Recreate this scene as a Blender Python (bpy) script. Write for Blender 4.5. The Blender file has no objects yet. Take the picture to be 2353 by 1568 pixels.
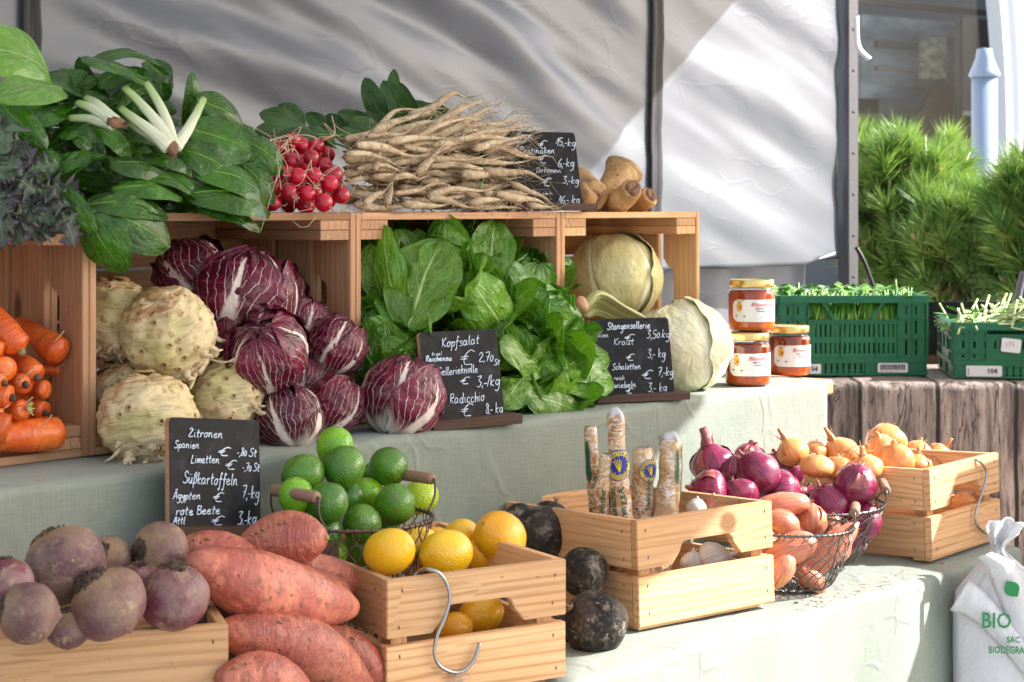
import bpy, bmesh, math, random
from mathutils import Vector, Matrix, noise
C = bpy.context.scene.collection
R_ = math.radians; PI = math.pi
V3 = Vector
# ---------------------------------------------------------------- camera, world, sun
FX = 4114.0; CX = 1176.5; HY = 478.0           # focal length, centre and horizon of the photograph (in 2353 px units)
ZU, ZL, CZ = 0.85, 0.592, 1.167                # upper tier, lower tier, camera height
cam = bpy.data.cameras.new('camera'); co = bpy.data.objects.new('camera', cam); C.objects.link(co)
co.location = (0, 0, CZ); co.rotation_euler = (PI/2, 0, 0)
cam.sensor_width = 36; cam.lens = 36*FX/2353; cam.shift_y = -306/2353; cam.clip_end = 500; cam.clip_start = .05
cam.dof.use_dof = True; cam.dof.focus_distance = 2.5; cam.dof.aperture_fstop = 14
sc = bpy.context.scene; sc.camera = co
SUN_AZ, SUN_EL = R_(8), R_(35)
sdir = V3((math.cos(SUN_AZ)*math.cos(SUN_EL), math.sin(SUN_AZ)*math.cos(SUN_EL), math.sin(SUN_EL)))
w = bpy.data.worlds.new('World'); sc.world = w; w.use_nodes = True
sky = w.node_tree.nodes.new('ShaderNodeTexSky'); sky.sky_type = 'NISHITA'; sky.sun_disc = False
sky.sun_elevation = SUN_EL; sky.sun_rotation = R_(90)-SUN_AZ; sky.air_density = 1; sky.dust_density = 2.5
bg = w.node_tree.nodes['Background']; bg.inputs[1].default_value = .14
tn = w.node_tree.nodes.new('ShaderNodeMix'); tn.data_type = 'RGBA'; tn.blend_type = 'MULTIPLY'; tn.inputs[0].default_value = 1; tn.inputs[7].default_value = (1.03, 1.0, .95, 1)
w.node_tree.links.new(sky.outputs[0], tn.inputs[6]); w.node_tree.links.new(tn.outputs[2], bg.inputs[0])
sl = bpy.data.lights.new('sun', 'SUN'); sl.energy = 4.5; sl.angle = R_(.5); sl.color = (1, .99, .975)
so = bpy.data.objects.new('sun', sl); C.objects.link(so); so.location = (5, 1, 5)
so.rotation_euler = sdir.to_track_quat('Z', 'Y').to_euler()
vs = sc.view_settings; vs.view_transform = 'Standard'; vs.look = 'None'; vs.exposure = 1.55; vs.gamma = 1
sc.cycles.max_bounces = 8; sc.cycles.diffuse_bounces = 4; sc.cycles.glossy_bounces = 3; sc.cycles.transmission_bounces = 6
sc.cycles.sample_clamp_indirect = 6; sc.cycles.caustics_reflective = False; sc.cycles.caustics_refractive = False
# ---------------------------------------------------------------- place helpers
O = V3((-.538, 2.28, 0)); U = V3((.6724, .7402, 0)); Vd = V3((-.7402, .6724, 0)); ZA = V3((0, 0, 1))
def S(u, v, z): return O + U*u + Vd*v + ZA*z          # stall coordinates: along the shelf, depth, height
def PV(px, py, v):
    r = V3(((px-CX)/FX, 1, -(py-HY)/FX)); d = (v+O.dot(Vd))/r.dot(Vd)
    return V3((0, 0, CZ)) + r*d
def PD(px, py, d): return V3(((px-CX)/FX*d, d, CZ-(py-HY)/FX*d))
def ray_plane(px, py, p, n):
    r = V3(((px-CX)/FX, 1, -(py-HY)/FX)); c = V3((0, 0, CZ))
    return c + r*((p-c).dot(n)/r.dot(n))
def frame(x, y, z, o):
    m = Matrix.Identity(4)
    for i, a in enumerate((x, y, z, o)):
        for k in range(3): m[k][i] = a[k]
    return m
def axis_frame(ax, o, ref=V3((.31, -.2, .93))):
    z = V3(ax).normalized(); x = ref.cross(z)
    if x.length < .05: x = V3((1, 0, 0)).cross(z)
    x.normalize(); return frame(x, z.cross(x), z, o)
def rnd(a, b): return random.uniform(a, b)
def nz(p, s=1.0, seed=0): return noise.noise(V3(p)*s + V3((seed*7.13, seed*3.7, seed*1.9)))
# ---------------------------------------------------------------- mesh builder
class MB:
    def __init__(s): s.v = []; s.f = []; s.uv = []; s.mi = []
    def grid(s, P, wrap=False, mi=0, uv=None, flip=False):
        n = len(P); m = len(P[0]); b = len(s.v)
        for r in P: s.v.extend([tuple(p) for p in r])
        mm = m if wrap else m-1
        for i in range(n-1):
            for j in range(mm):
                k = (j+1) % m
                a = [b+i*m+j, b+i*m+k, b+(i+1)*m+k, b+(i+1)*m+j]
                if uv: q = [uv[i][j], uv[i][j+1], uv[i+1][j+1], uv[i+1][j]]
                else: q = [(i/(n-1), j/mm), (i/(n-1), (j+1)/mm), ((i+1)/(n-1), (j+1)/mm), ((i+1)/(n-1), j/mm)]
                if flip: a.reverse(); q.reverse()
                s.f.append(a); s.uv.append(q); s.mi.append(mi)
    def poly(s, pts, mi=0):
        b = len(s.v); s.v.extend([tuple(p) for p in pts]); s.f.append(list(range(b, b+len(pts))))
        s.uv.append([(0, 0)]*len(pts)); s.mi.append(mi)
    def box(s, c, d, mi=0, M=None):
        b = len(s.v); c = V3(c)
        for sx in (-1, 1):
            for sy in (-1, 1):
                for sz in (-1, 1):
                    p = c + V3((sx*d[0]/2, sy*d[1]/2, sz*d[2]/2)); s.v.append(tuple(M@p if M else p))
        for f in ((0, 1, 3, 2), (4, 6, 7, 5), (0, 4, 5, 1), (2, 3, 7, 6), (0, 2, 6, 4), (1, 5, 7, 3)):
            s.f.append([b+i for i in f]); s.uv.append([(0, 0), (1, 0), (1, 1), (0, 1)]); s.mi.append(mi)
    def tube(s, pts, rad, seg=10, mi=0, amp=0, nsc=20, seed=0, flat=1.0, cap=True, ref=None):
        pts = [V3(p) for p in pts]; n = len(pts)
        if not isinstance(rad, (list, tuple)): rad = [rad]*n
        t0 = (pts[1]-pts[0]).normalized(); nn = ref or t0.orthogonal().normalized()
        P = []
        for i in range(n):
            t = (pts[min(i+1, n-1)]-pts[max(i-1, 0)])
            t = t.normalized() if t.length > 1e-9 else t0
            nn = (nn - t*nn.dot(t)).normalized(); bb = t.cross(nn)
            row = []
            for j in range(seg):
                a = 2*PI*j/seg; d = nn*math.cos(a)*flat + bb*math.sin(a); r = rad[i]
                p = pts[i]+d*r
                if amp: p = pts[i]+d*r*(1+amp*nz(p, nsc, seed))
                row.append(p)
            P.append(row)
        if cap:
            P = [[pts[0]]*seg]+P+[[pts[-1]]*seg]
        s.grid(P, True, mi)
    def lathe(s, prof, seg=24, mi=0, M=None, amp=0, nsc=20, seed=0, dfn=None):
        P = []
        for k, (r, z) in enumerate(prof):
            row = []
            for j in range(seg):
                a = 2*PI*j/seg; p = V3((r*math.cos(a), r*math.sin(a), z))
                if amp: p += p.normalized()*amp*nz(p, nsc, seed)
                if dfn: p = dfn(p, a, k/(len(prof)-1))
                row.append(M@p if M else p)
            P.append(row)
        s.grid(P, True, mi)
    def build(s, name, mats, parent=None, M=None, smooth=True):
        me = bpy.data.meshes.new(name); me.from_pydata(s.v, [], s.f)
        if not isinstance(mats, (list, tuple)): mats = [mats]
        for m in mats: me.materials.append(m)
        l = me.uv_layers.new(name='UVMap'); fl = []
        for q in s.uv:
            for a in q: fl.extend(a)
        l.data.foreach_set('uv', fl)
        me.polygons.foreach_set('material_index', s.mi)
        me.polygons.foreach_set('use_smooth', [smooth]*len(s.f)); me.update()
        o = bpy.data.objects.new(name, me); C.objects.link(o)
        if M is not None: o.matrix_local = M
        if parent: o.parent = parent
        return o
def tag(o, label=None, cat=None, group=None, kind=None):
    if label: o['label'] = label
    if cat: o['category'] = cat
    if group: o['group'] = group
    if kind: o['kind'] = kind
    return o
def thing(name, label, cat, M=None, group=None):
    o = bpy.data.objects.new(name, None); o.empty_display_size = .02; C.objects.link(o)
    if M is not None: o.matrix_world = M if isinstance(M, Matrix) else Matrix.Translation(M)
    return tag(o, label, cat, group)
def spline(pts, n):
    pts = [V3(p) for p in pts]; q = [pts[0]*2-pts[1]]+pts+[pts[-1]*2-pts[-2]]; out = []; m = len(pts)-1
    for i in range(n+1):
        t = i/n*m; k = min(int(t), m-1); t -= k; a, b, c, d = q[k:k+4]
        out.append(.5*((2*b)+(c-a)*t+(2*a-5*b+4*c-d)*t*t+(3*b-a-3*c+d)*t**3))
    return out
def lerpl(tab, t):
    for (a, x), (b, y) in zip(tab, tab[1:]):
        if t <= b: return x+(y-x)*(t-a)/max(b-a, 1e-9)
    return tab[-1][1]
# ---------------------------------------------------------------- node helpers
class NT:
    def __init__(s, name):
        s.m = bpy.data.materials.new(name); s.m.use_nodes = True; s.t = s.m.node_tree
        s.b = s.t.nodes['Principled BSDF']; s.out = s.t.nodes['Material Output']
    def put(s, sock, v):
        if hasattr(v, 'links') or isinstance(v, bpy.types.NodeSocket): s.t.links.new(v, sock)
        elif isinstance(v, (tuple, list)) and len(v) == 3 and sock.type == 'RGBA': sock.default_value = (*v, 1)
        else: sock.default_value = v
    def n(s, typ, ins={}, out=0, **pr):
        k = s.t.nodes.new('ShaderNode'+typ)
        for a, b in pr.items(): setattr(k, a, b)
        for a, b in ins.items(): s.put(k.inputs[a], b)
        return k.outputs[out] if out is not None else k
    def set(s, **kw):
        for a, b in kw.items(): s.put(s.b.inputs[a.replace('_', ' ')], b)
        return s
    def co(s, k='Object'): return s.n('TexCoord', out=None).outputs[k]
    def rand(s): return s.n('ObjectInfo', out=None).outputs['Random']
    def m_(s, op, a, b=0, c=0): return s.n('Math', {0: a, 1: b, 2: c}, operation=op)
    def vm(s, op, a, b=(0, 0, 0)): return s.n('VectorMath', {0: a, 1: b}, operation=op)
    def map(s, v, sc=(1, 1, 1), lo=(0, 0, 0)): return s.n('Mapping', {'Vector': v, 'Scale': sc, 'Location': lo})
    def ns(s, v, sc=5, de=3, ro=.55, di=0, out=0): return s.n('TexNoise', {'Vector': v, 'Scale': sc, 'Detail': de, 'Roughness': ro, 'Distortion': di}, out=out)
    def vo(s, v, sc=5, feature='F1', out=0, rn=1): return s.n('TexVoronoi', {'Vector': v, 'Scale': sc, 'Randomness': rn}, out=out, feature=feature)
    def mix(s, f, a, b, bt='MIX'):
        k = s.n('Mix', out=None, data_type='RGBA', blend_type=bt); s.put(k.inputs[0], f); s.put(k.inputs[6], a); s.put(k.inputs[7], b); return k.outputs[2]
    def mr(s, v, a, b, c=0, d=1, it='SMOOTHSTEP'): return s.n('MapRange', {0: v, 1: a, 2: b, 3: c, 4: d}, interpolation_type=it)
    def ramp(s, f, st):
        k = s.n('ValToRGB', {0: f}, out=None); e = k.color_ramp.elements
        while len(e) < len(st): e.new(.5)
        for x, (p, c) in zip(e, st): x.position = p; x.color = (*c, 1)
        return k.outputs[0]
    def bump(s, h, st=.5, di=.002, nrm=None):
        i = {'Height': h, 'Strength': st, 'Distance': di}
        if nrm is not None: i['Normal'] = nrm
        r = s.n('Bump', i); s.put(s.b.inputs['Normal'], r); return r
    def roff(s, v, k=10):
        r = s.rand(); c = s.n('CombineXYZ', {0: s.m_('MULTIPLY', r, k), 1: s.m_('MULTIPLY', r, k*1.7), 2: s.m_('MULTIPLY', r, k*.6)})
        return s.vm('ADD', v, c)
def plain(name, col, rough=.5, metal=0, **kw):
    a = NT(name); a.set(Base_Color=col, Roughness=rough, Metallic=metal, **kw); return a.m
# ---------------------------------------------------------------- materials
def wood(name, light, dark, knots=True, rough=.55, freq=55, kg=.74, kp=None):
    a = NT(name); c = a.roff(a.co(), 9)
    sep = a.n('SeparateXYZ', {0: c}, out=None)
    low = a.ns(a.map(c, (.8, 5, 5)), 1, 2, .5)
    k2 = a.map(c, (6, 14, 14)); kd = a.n('TexVoronoi', {'Vector': k2, 'Scale': 1.0, 'Randomness': 1}, out=None, feature='F1')
    kdist = kd.outputs[0]; gate = a.m_('GREATER_THAN', a.n('SeparateColor', {0: kd.outputs['Color']}), kg)
    if kp:
        kdist = a.m_('MULTIPLY', a.n('VectorMath', {0: a.vm('MULTIPLY', a.vm('SUBTRACT', a.co(), (kp[0], kp[1], 0)), (1, 1.1, 0))}, out=1, operation='LENGTH'), 9); gate = a.m_('ADD', 1.0, 0.0)
    ph = a.m_('ADD', a.m_('MULTIPLY', sep.outputs[1], freq*10.0), a.m_('MULTIPLY', low, 30))
    if knots: ph = a.m_('ADD', ph, a.m_('MULTIPLY', gate, a.m_('DIVIDE', 2.4, a.m_('ADD', kdist, .16))))
    ring = a.m_('MULTIPLY_ADD', a.m_('SINE', ph), .5, .5); ring = a.m_('POWER', ring, 4)
    fine = a.ns(a.map(c, (6, 260, 260)), 1, 3, .6)
    blot = a.ns(a.map(c, (5, 14, 14)), 1, 3, .6)
    col = a.mix(a.m_('MULTIPLY', ring, a.mr(a.ns(a.map(c, (1, 30, 30)), 1, 2), .3, .7, .15, .75)), light, dark)
    col = a.mix(a.mr(fine, .4, .75, 0, .45), col, tuple(x*.6 for x in dark))
    col = a.mix(a.mr(blot, .35, .75, 0, .4), col, tuple(min(1, x*y) for x, y in zip(light, (.95, .78, .62))))
    v = a.m_('MULTIPLY_ADD', a.rand(), .40, .74); stn = a.ns(a.map(c, (7, 16, 16)), 1.3, 5, .7, .6); col = a.mix(a.mr(stn, .62, .76, 0, .45), col, (.20, .13, .09)); spk = a.ns(a.map(c, (60, 120, 120)), 1, 2); col = a.mix(a.mr(spk, .72, .78, 0, .5), col, (.16, .09, .05))
    col = a.mix(1, col, a.n('CombineColor', {0: v, 1: v, 2: v}), 'MULTIPLY')
    if knots:
        kk = a.m_('MULTIPLY', gate, a.mr(kdist, .10, .2, 1, 0)); col = a.mix(a.m_('MULTIPLY', kk, .85), col, tuple(x*.35 for x in dark))
    a.set(Base_Color=col, Roughness=rough, Specular_IOR_Level=.22)
    a.bump(a.m_('ADD', a.m_('MULTIPLY', fine, .7), a.m_('MULTIPLY', ring, -.25)), .35, .0012)
    return a.m
WOOD = wood('pale_pine', (.76, .46, .245), (.46, .21, .08), kg=.66)
WOODK = wood('knotty_pine', (.76, .46, .245), (.46, .21, .08), kp=(.042, .012))
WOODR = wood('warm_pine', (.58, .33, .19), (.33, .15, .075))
WOODD = wood('dark_stained_wood', (.10, .055, .038), (.045, .025, .02), False, .5)
GRIP = wood('turned_grip_wood', (.36, .22, .15), (.2, .11, .07), False, .5, 120)
NAIL = plain('staple', (.06, .04, .03), .5)
def veined(name, c1, c2, vein, K=7, S_=.5, wm=(.1, .02), lw=.13, net=.35, nets=9, gloss=.35, bumpd=.003, puck=6, trans=0, edge=None, midf=1.0, back=None, jit=.05, sidef=.8, under=None, coat=.1, spec=.4):
    a = NT(name); uv = a.co('UV'); ob = a.co()
    wob = a.ns(uv, 5, 3, .6, out=1); d = a.vm('MULTIPLY', a.vm('SUBTRACT', wob, (.5, .5, .5)), (jit*2, jit, 0)); q = a.vm('ADD', uv, d)
    s = a.n('SeparateXYZ', {0: q}, out=None); u = s.outputs[0]; v = a.m_('ABSOLUTE', a.m_('MULTIPLY_ADD', s.outputs[1], 2, -1))
    wid = a.mr(u, 0, 1, wm[0], wm[1], 'LINEAR'); mid = a.mr(a.m_('DIVIDE', v, wid), .5, 1.15, 1, 0)
    qq = a.m_('SUBTRACT', a.m_('MULTIPLY', u, K), a.m_('MULTIPLY', a.m_('POWER', v, .8), S_*K))
    sgn = a.m_('GREATER_THAN', s.outputs[1], .5); qq = a.m_('ADD', qq, a.m_('MULTIPLY', sgn, .43))
    fr = a.m_('ABSOLUTE', a.m_('SUBTRACT', a.m_('FRACT', qq), .5)); wl = a.m_('MULTIPLY', a.mr(v, 0, 1, lw, lw*.25, 'LINEAR'), a.mr(u, .6, 1, 1, .5))
    side = a.mr(a.m_('DIVIDE', fr, wl), .4, 1.1, 1, 0)
    ve = a.vo(a.map(q, (nets, nets*.8, 1)), 1, 'DISTANCE_TO_EDGE'); nt = a.mr(ve, .0, .06, 1, 0)
    vv = a.m_('MAXIMUM', a.m_('MULTIPLY', mid, midf), a.m_('MAXIMUM', a.m_('MULTIPLY', side, sidef), a.m_('MULTIPLY', nt, net)))
    big = a.ns(a.roff(ob, 5), 22, 3, .6); col = a.mix(a.mr(big, .3, .7), c1, c2)
    r = a.m_('MULTIPLY_ADD', a.rand(), .5, .75); col = a.mix(1, col, a.n('CombineColor', {0: r, 1: r, 2: r}), 'MULTIPLY')
    if edge: col = a.mix(a.mr(v, .75, 1, 0, .8), col, edge)
    if back: col = a.mix(a.mr(u, back[0], back[1], 1, 0), col, back[2])
    col = a.mix(a.m_('MINIMUM', vv, 1), col, vein)
    if under: col = a.mix(a.m_('MULTIPLY', a.n('NewGeometry', out=None).outputs['Backfacing'], .8), col, under)
    a.set(Base_Color=col, Roughness=a.m_('ADD', gloss, a.m_('MULTIPLY', big, .15)), Specular_IOR_Level=spec, Coat_Weight=coat, Coat_Roughness=.10)
    pk = a.ns(uv, puck, 3, .5)
    a.bump(a.m_('SUBTRACT', a.m_('MULTIPLY', pk, 1.2), a.m_('MULTIPLY', vv, .35)), .7, bumpd)
    if trans:
        t = a.n('BsdfTranslucent', {'Color': a.mix(1, col, (1.2, 1.5, .6), 'MULTIPLY')}); mx = a.n('MixShader', {0: trans, 1: a.b.outputs[0], 2: t})
        a.t.links.new(mx, a.out.inputs[0])
    return a.m
CHARD = veined('chard_leaf', (.042, .155, .005), (.015, .075, .002), (.17, .37, .03), 6, .55, (.06, .012), .050, .12, 7, .20, .012, 4, .10, under=(.08, .19, .022), coat=.45, spec=.25)
CHARDL = veined('chard_leaf_backlit', (.12, .30, .025), (.07, .20, .014), (.38, .55, .16), 5, .55, (.06, .015), .07, .2, 7, .25, .012, 5, .2, coat=.5)  # brighter copy for leaves that look backlit, the light put into the colour
STALK = NT('chard_stalk'); _c = STALK.map(STALK.co('UV'), (1.2, 26, 1)); _n = STALK.ns(_c, 1, 2)
_u = STALK.n('SeparateXYZ', {0: STALK.co('UV')}); STALK.set(Base_Color=STALK.mix(STALK.mr(_u, .35, 1.0, 0, .9), STALK.mix(STALK.mr(_n, .4, .7), (.74, .76, .6), (.5, .56, .33)), (.26, .42, .09)), Roughness=.35); STALK.bump(_n, .5, .002); STALK = STALK.m
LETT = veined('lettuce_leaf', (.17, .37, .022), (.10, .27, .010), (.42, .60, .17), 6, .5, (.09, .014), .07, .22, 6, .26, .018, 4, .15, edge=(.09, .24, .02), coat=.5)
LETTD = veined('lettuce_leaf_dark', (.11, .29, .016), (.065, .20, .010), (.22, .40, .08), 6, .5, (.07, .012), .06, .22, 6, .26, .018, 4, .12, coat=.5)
RADI = veined('radicchio_leaf', (.155, .003, .032), (.06, .002, .014), (.80, .66, .60), 5, 1.05, (.24, .012), .095, .10, 5, .30, .010, 5, 0, jit=.10, sidef=.95, coat=.15, back=(.0, .22, (.78, .72, .66)))
CABB = veined('cabbage_leaf', (.95, .86, .46), (.90, .80, .36), (.97, .93, .66), 7, .7, (.10, .012), .05, .10, 6, .36, .010, 5, 0, jit=.07)  # brightened and yellowed to stand in for sun glowing through the leaves
CABW = veined('cabbage_leaf_pale', (.94, .90, .64), (.88, .83, .52), (.95, .93, .75), 7, .7, (.10, .012), .05, .10, 6, .4, .012, 5, 0, jit=.07)
KALE = veined('kale_leaf', (.11, .19, .10), (.075, .075, .08), (.28, .34, .22), 5, .5, (.06, .02), .06, .2, 9, .5, .004, 8, .08, edge=(.13, .06, .16))
GREENS = veined('root_greens', (.034, .095, .016), (.02, .06, .011), (.11, .20, .06), 6, .5, (.05, .012), .05, .15, 9, .5, .003, 6, .1)
def celer():
    a = NT('celeriac_skin'); c = a.roff(a.co(), 6); o = a.co(); z = a.n('SeparateXYZ', {0: o}, out=None).outputs[2]
    n1 = a.ns(c, 14, 4, .6); st = a.ns(a.map(c, (28, 28, 130)), 1, 4, .6, .6); st2 = a.ns(a.map(c, (60, 60, 260)), 1, 3, .6, .5)
    col = a.mix(a.mr(n1, .42, .62), (.76, .62, .37), (.60, .52, .23)); col = a.mix(a.mr(z, -.01, -.045, 0, .85), col, (.76, .62, .42))
    col = a.mix(a.mr(st, .5, .7, 0, .6), col, (.46, .27, .12)); col = a.mix(a.mr(st2, .52, .74, 0, .45), col, (.30, .15, .06))
    vo = a.n('TexVoronoi', {'Vector': c, 'Scale': 72, 'Randomness': 1}, out=None, feature='F1'); g = a.m_('GREATER_THAN', a.n('SeparateColor', {0: vo.outputs['Color']}), .5)
    rim = a.m_('MULTIPLY', g, a.mr(vo.outputs[0], .2, .48, 1, 0)); pit = a.m_('MULTIPLY', g, a.mr(vo.outputs[0], .10, .22, 1, 0))
    col = a.mix(a.m_('MULTIPLY', rim, .55), col, (.45, .26, .11)); col = a.mix(a.m_('MULTIPLY', pit, .85), col, (.13, .06, .03))
    top = a.mr(z, .032, .05); rg = a.ns(a.map(c, (20, 20, 330)), 1, 2, .5, .3); col = a.mix(a.m_('MULTIPLY', top, a.mr(rg, .4, .65, .1, .9)), col, (.45, .2, .08))
    a.set(Base_Color=col, Roughness=.6, Specular_IOR_Level=.3)
    a.bump(a.m_('ADD', a.m_('MULTIPLY', st, 1.1), a.m_('ADD', a.m_('MULTIPLY', rim, .5), a.m_('MULTIPLY', pit, -.9))), .9, .004); return a.m
CELER = celer(); CROOT = NT('celeriac_root'); _n = CROOT.ns(CROOT.map(CROOT.co('UV'), (8, 3, 1)), 1, 4); CROOT.set(Base_Color=CROOT.mix(CROOT.mr(_n, .4, .7), (.76, .63, .42), (.50, .30, .15)), Roughness=.6); CROOT.bump(_n, .6, .003); CROOT = CROOT.m
def skin(name, base, alt, mark, sc=16, rough=.5, rings=0, spots=60, sg=.7, bd=.0015, spec=.4, fine=.25, coat=0, zcol=None):
    a = NT(name); c = a.roff(a.co(), 6); uv = a.roff(a.co('UV'), 3)
    n1 = a.ns(c, sc, 4, .6); n2 = a.ns(c, sc*5, 4, .65)
    n3 = a.ns(c, sc*2.3, 5, .7, .6); col = a.mix(a.mr(n1, .42, .58), base, alt); col = a.mix(a.mr(n3, .54, .66, 0, min(1, fine*2.6)), col, mark); col = a.mix(a.mr(n2, .5, .72, 0, fine*2.2), col, tuple(x*.6 for x in mark)); col = a.mix(a.mr(n3, .42, .30, 0, fine*1.5), col, tuple(min(.95, x*1.5) for x in base))
    h = a.m_('ADD', n2, a.m_('MULTIPLY', n1, 1.2))
    if rings:
        rg = a.ns(a.map(uv, (rings, 2.2, 1)), 1, 4, .65); col = a.mix(a.mr(rg, .52, .75, 0, .65), col, mark); h = a.m_('ADD', h, a.m_('MULTIPLY', rg, -1.4))
    if spots:
        vo = a.n('TexVoronoi', {'Vector': c, 'Scale': spots, 'Randomness': 1}, out=None, feature='F1'); g = a.m_('GREATER_THAN', a.n('SeparateColor', {0: vo.outputs['Color']}), sg)
        sp = a.m_('MULTIPLY', g, a.mr(vo.outputs[0], .08, .2, 1, 0)); col = a.mix(a.m_('MULTIPLY', sp, .8), col, mark); h = a.m_('SUBTRACT', h, sp)
    if zcol:
        u = a.n('SeparateXYZ', {0: a.vm('ADD', a.co('UV'), a.vm('MULTIPLY', a.vm('SUBTRACT', a.ns(c, 26, 3, .6, out=1), (.5, .5, .5)), (.32, 0, 0)))}); col = a.mix(a.mr(u, zcol[0], zcol[1]), col, zcol[2])
    r = a.m_('MULTIPLY_ADD', a.rand(), .3, .85); col = a.mix(1, col, a.n('CombineColor', {0: r, 1: r, 2: r}), 'MULTIPLY')
    a.set(Base_Color=col, Roughness=a.m_('MULTIPLY_ADD', n1, .2, rough-.1), Specular_IOR_Level=spec, Coat_Weight=coat, Coat_Roughness=.2)
    a.bump(h, .6, bd); return a.m
BEET = skin('beet_skin', (.125, .052, .062), (.20, .118, .098), (.31, .21, .135), 26, .5, 0, 70, .6, .003, fine=.42, zcol=(.50, .95, (.30, .185, .095)))
BEETP = skin('beet_skin_purple', (.14, .03, .05), (.23, .12, .12), (.32, .21, .15), 26, .42, 0, 70, .65, .003, fine=.36, zcol=(.80, .95, (.30, .17, .09)))
BCROWN = skin('root_crown', (.07, .045, .035), (.14, .09, .055), (.03, .02, .015), 60, .8, 0, 0)
BRAD = skin('black_radish_skin', (.012, .010, .010), (.05, .040, .035), (.26, .21, .16), 24, .5, 0, 60, .55, .003, fine=.36, spec=.25)
SWEET = skin('sweet_potato_skin', (.54, .165, .10), (.38, .085, .06), (.22, .08, .045), 24, .36, 12, 95, .72, .0045, .5, .30, coat=.1)
CARR = skin('carrot_skin', (.82, .18, .025), (.70, .105, .014), (.34, .06, .014), 24, .30, 30, 90, .8, .0025, .5, .18, coat=.2)
PARS = skin('parsley_root_skin', (.62, .49, .33), (.48, .35, .22), (.20, .13, .08), 34, .6, 34, 150, .7, .0022, .3, .24)
HORS = skin('horseradish_skin', (.62, .39, .17), (.47, .26, .10), (.18, .08, .035), 22, .5, 15, 40, .75, .004, .35, .22)
HEND = skin('cut_root_end', (.20, .10, .06), (.30, .16, .09), (.09, .04, .03), 60, .7, 0, 90, .6, .003)
RAD = skin('radish_skin', (.50, .002, .026), (.33, .002, .018), (.85, .65, .6), 30, .25, 0, 210, .9, .0004, .5, 0, .4)
RTAIL = NT('radish_tail'); _u = RTAIL.n('SeparateXYZ', {0: RTAIL.co('UV')}); RTAIL.set(Base_Color=RTAIL.mix(RTAIL.mr(_u, .0, .35), (.62, .04, .08), (.66, .47, .32)), Roughness=.5); RTAIL = RTAIL.m
def peel(name, base, alt, tip=None, bs=.75):
    a = NT(name); c = a.roff(a.co(), 6); n1 = a.ns(c, 18, 3, .5); col = a.mix(a.mr(n1, .35, .68), base, alt)
    vo = a.n('TexVoronoi', {'Vector': c, 'Scale': 480, 'Randomness': 1}, out=None, feature='F1')
    sc_ = a.ns(a.map(c, (90, 25, 25)), 1, 3, .7); col = a.mix(a.mr(sc_, .72, .8, 0, .6), col, (.35, .22, .05))
    if tip: u = a.n('SeparateXYZ', {0: a.co('UV')}); col = a.mix(a.m_('MAXIMUM', a.mr(u, .965, .99), a.mr(u, .03, .012)), col, tip)
    a.set(Base_Color=col, Roughness=.30, Specular_IOR_Level=.5, Coat_Weight=.5, Coat_Roughness=.2, Subsurface_Weight=.06, Subsurface_Radius=(.01, .01, .004))
    a.bump(a.m_('ADD', a.mr(vo.outputs[0], .0, .6), a.m_('MULTIPLY', a.ns(c, 110, 2), 1.6)), bs, .0016); return a.m
LIMED = peel('lime_peel_dark', (.04, .165, .004), (.10, .26, .006), (.2, .13, .04)); LIMEM = peel('lime_peel', (.17, .44, .005), (.27, .54, .008), (.2, .13, .04))
LIMEY = peel('lime_peel_yellow', (.44, .62, .010), (.55, .66, .016), (.25, .16, .04)); LEMON = peel('lemon_peel', (.95, .52, .006), (.95, .60, .014), (.5, .3, .06), .4); LEMONO = peel('lemon_peel_deep', (.92, .40, .006), (.92, .52, .01), (.45, .2, .04), .4)
def onion(name, a1, a2, a3, k=7, rough=.25):
    a = NT(name); c = a.co(); s = a.n('SeparateXYZ', {0: c}, out=None); az = a.m_('ARCTAN2', s.outputs[1], s.outputs[0])
    r = a.rand(); cs = a.m_('COSINE', az); sn = a.m_('SINE', az)
    vec = a.n('CombineXYZ', {0: a.m_('ADD', a.m_('MULTIPLY', cs, k), a.m_('MULTIPLY', r, 30)), 1: a.m_('MULTIPLY', sn, k), 2: a.m_('MULTIPLY', s.outputs[2], 14)})
    st = a.ns(vec, 1.1, 5, .6); st2 = a.ns(vec, 4.5, 3, .6); n1 = a.ns(a.roff(c, 8), 30, 3, .6)
    col = a.mix(a.mr(st, .36, .62), a1, a2); col = a.mix(a.mr(st2, .52, .72, 0, .75), col, a3)
    col = a.mix(a.mr(n1, .62, .66, 0, .5), col, a2)
    rr = a.m_('MULTIPLY_ADD', r, .35, .8); col = a.mix(1, col, a.n('CombineColor', {0: rr, 1: rr, 2: rr}), 'MULTIPLY')
    a.set(Base_Color=col, Roughness=rough, Specular_IOR_Level=.5, Coat_Weight=.35, Coat_Roughness=.18); a.bump(a.m_('ADD', st2, n1), .35, .0008); return a.m
ONR = onion('red_onion_skin', (.26, .010, .065), (.10, .006, .03), (.55, .06, .20)); ONY = onion('yellow_onion_skin', (.74, .33, .10), (.64, .23, .065), (.80, .46, .19))
ONS = onion('shallot_skin', (.60, .22, .11), (.50, .13, .085), (.72, .38, .2)); PAPER = onion('onion_paper', (.36, .12, .06), (.22, .02, .06), (.5, .30, .14), 5, .4); PAPY = onion('onion_paper_gold', (.60, .28, .08), (.45, .15, .04), (.7, .42, .16), 5, .4)
RHAIR = plain('dry_rootlets', (.40, .27, .14), .7); GARL = onion('garlic_skin', (.78, .72, .64), (.66, .55, .5), (.84, .80, .74), 8, .4)
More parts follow.
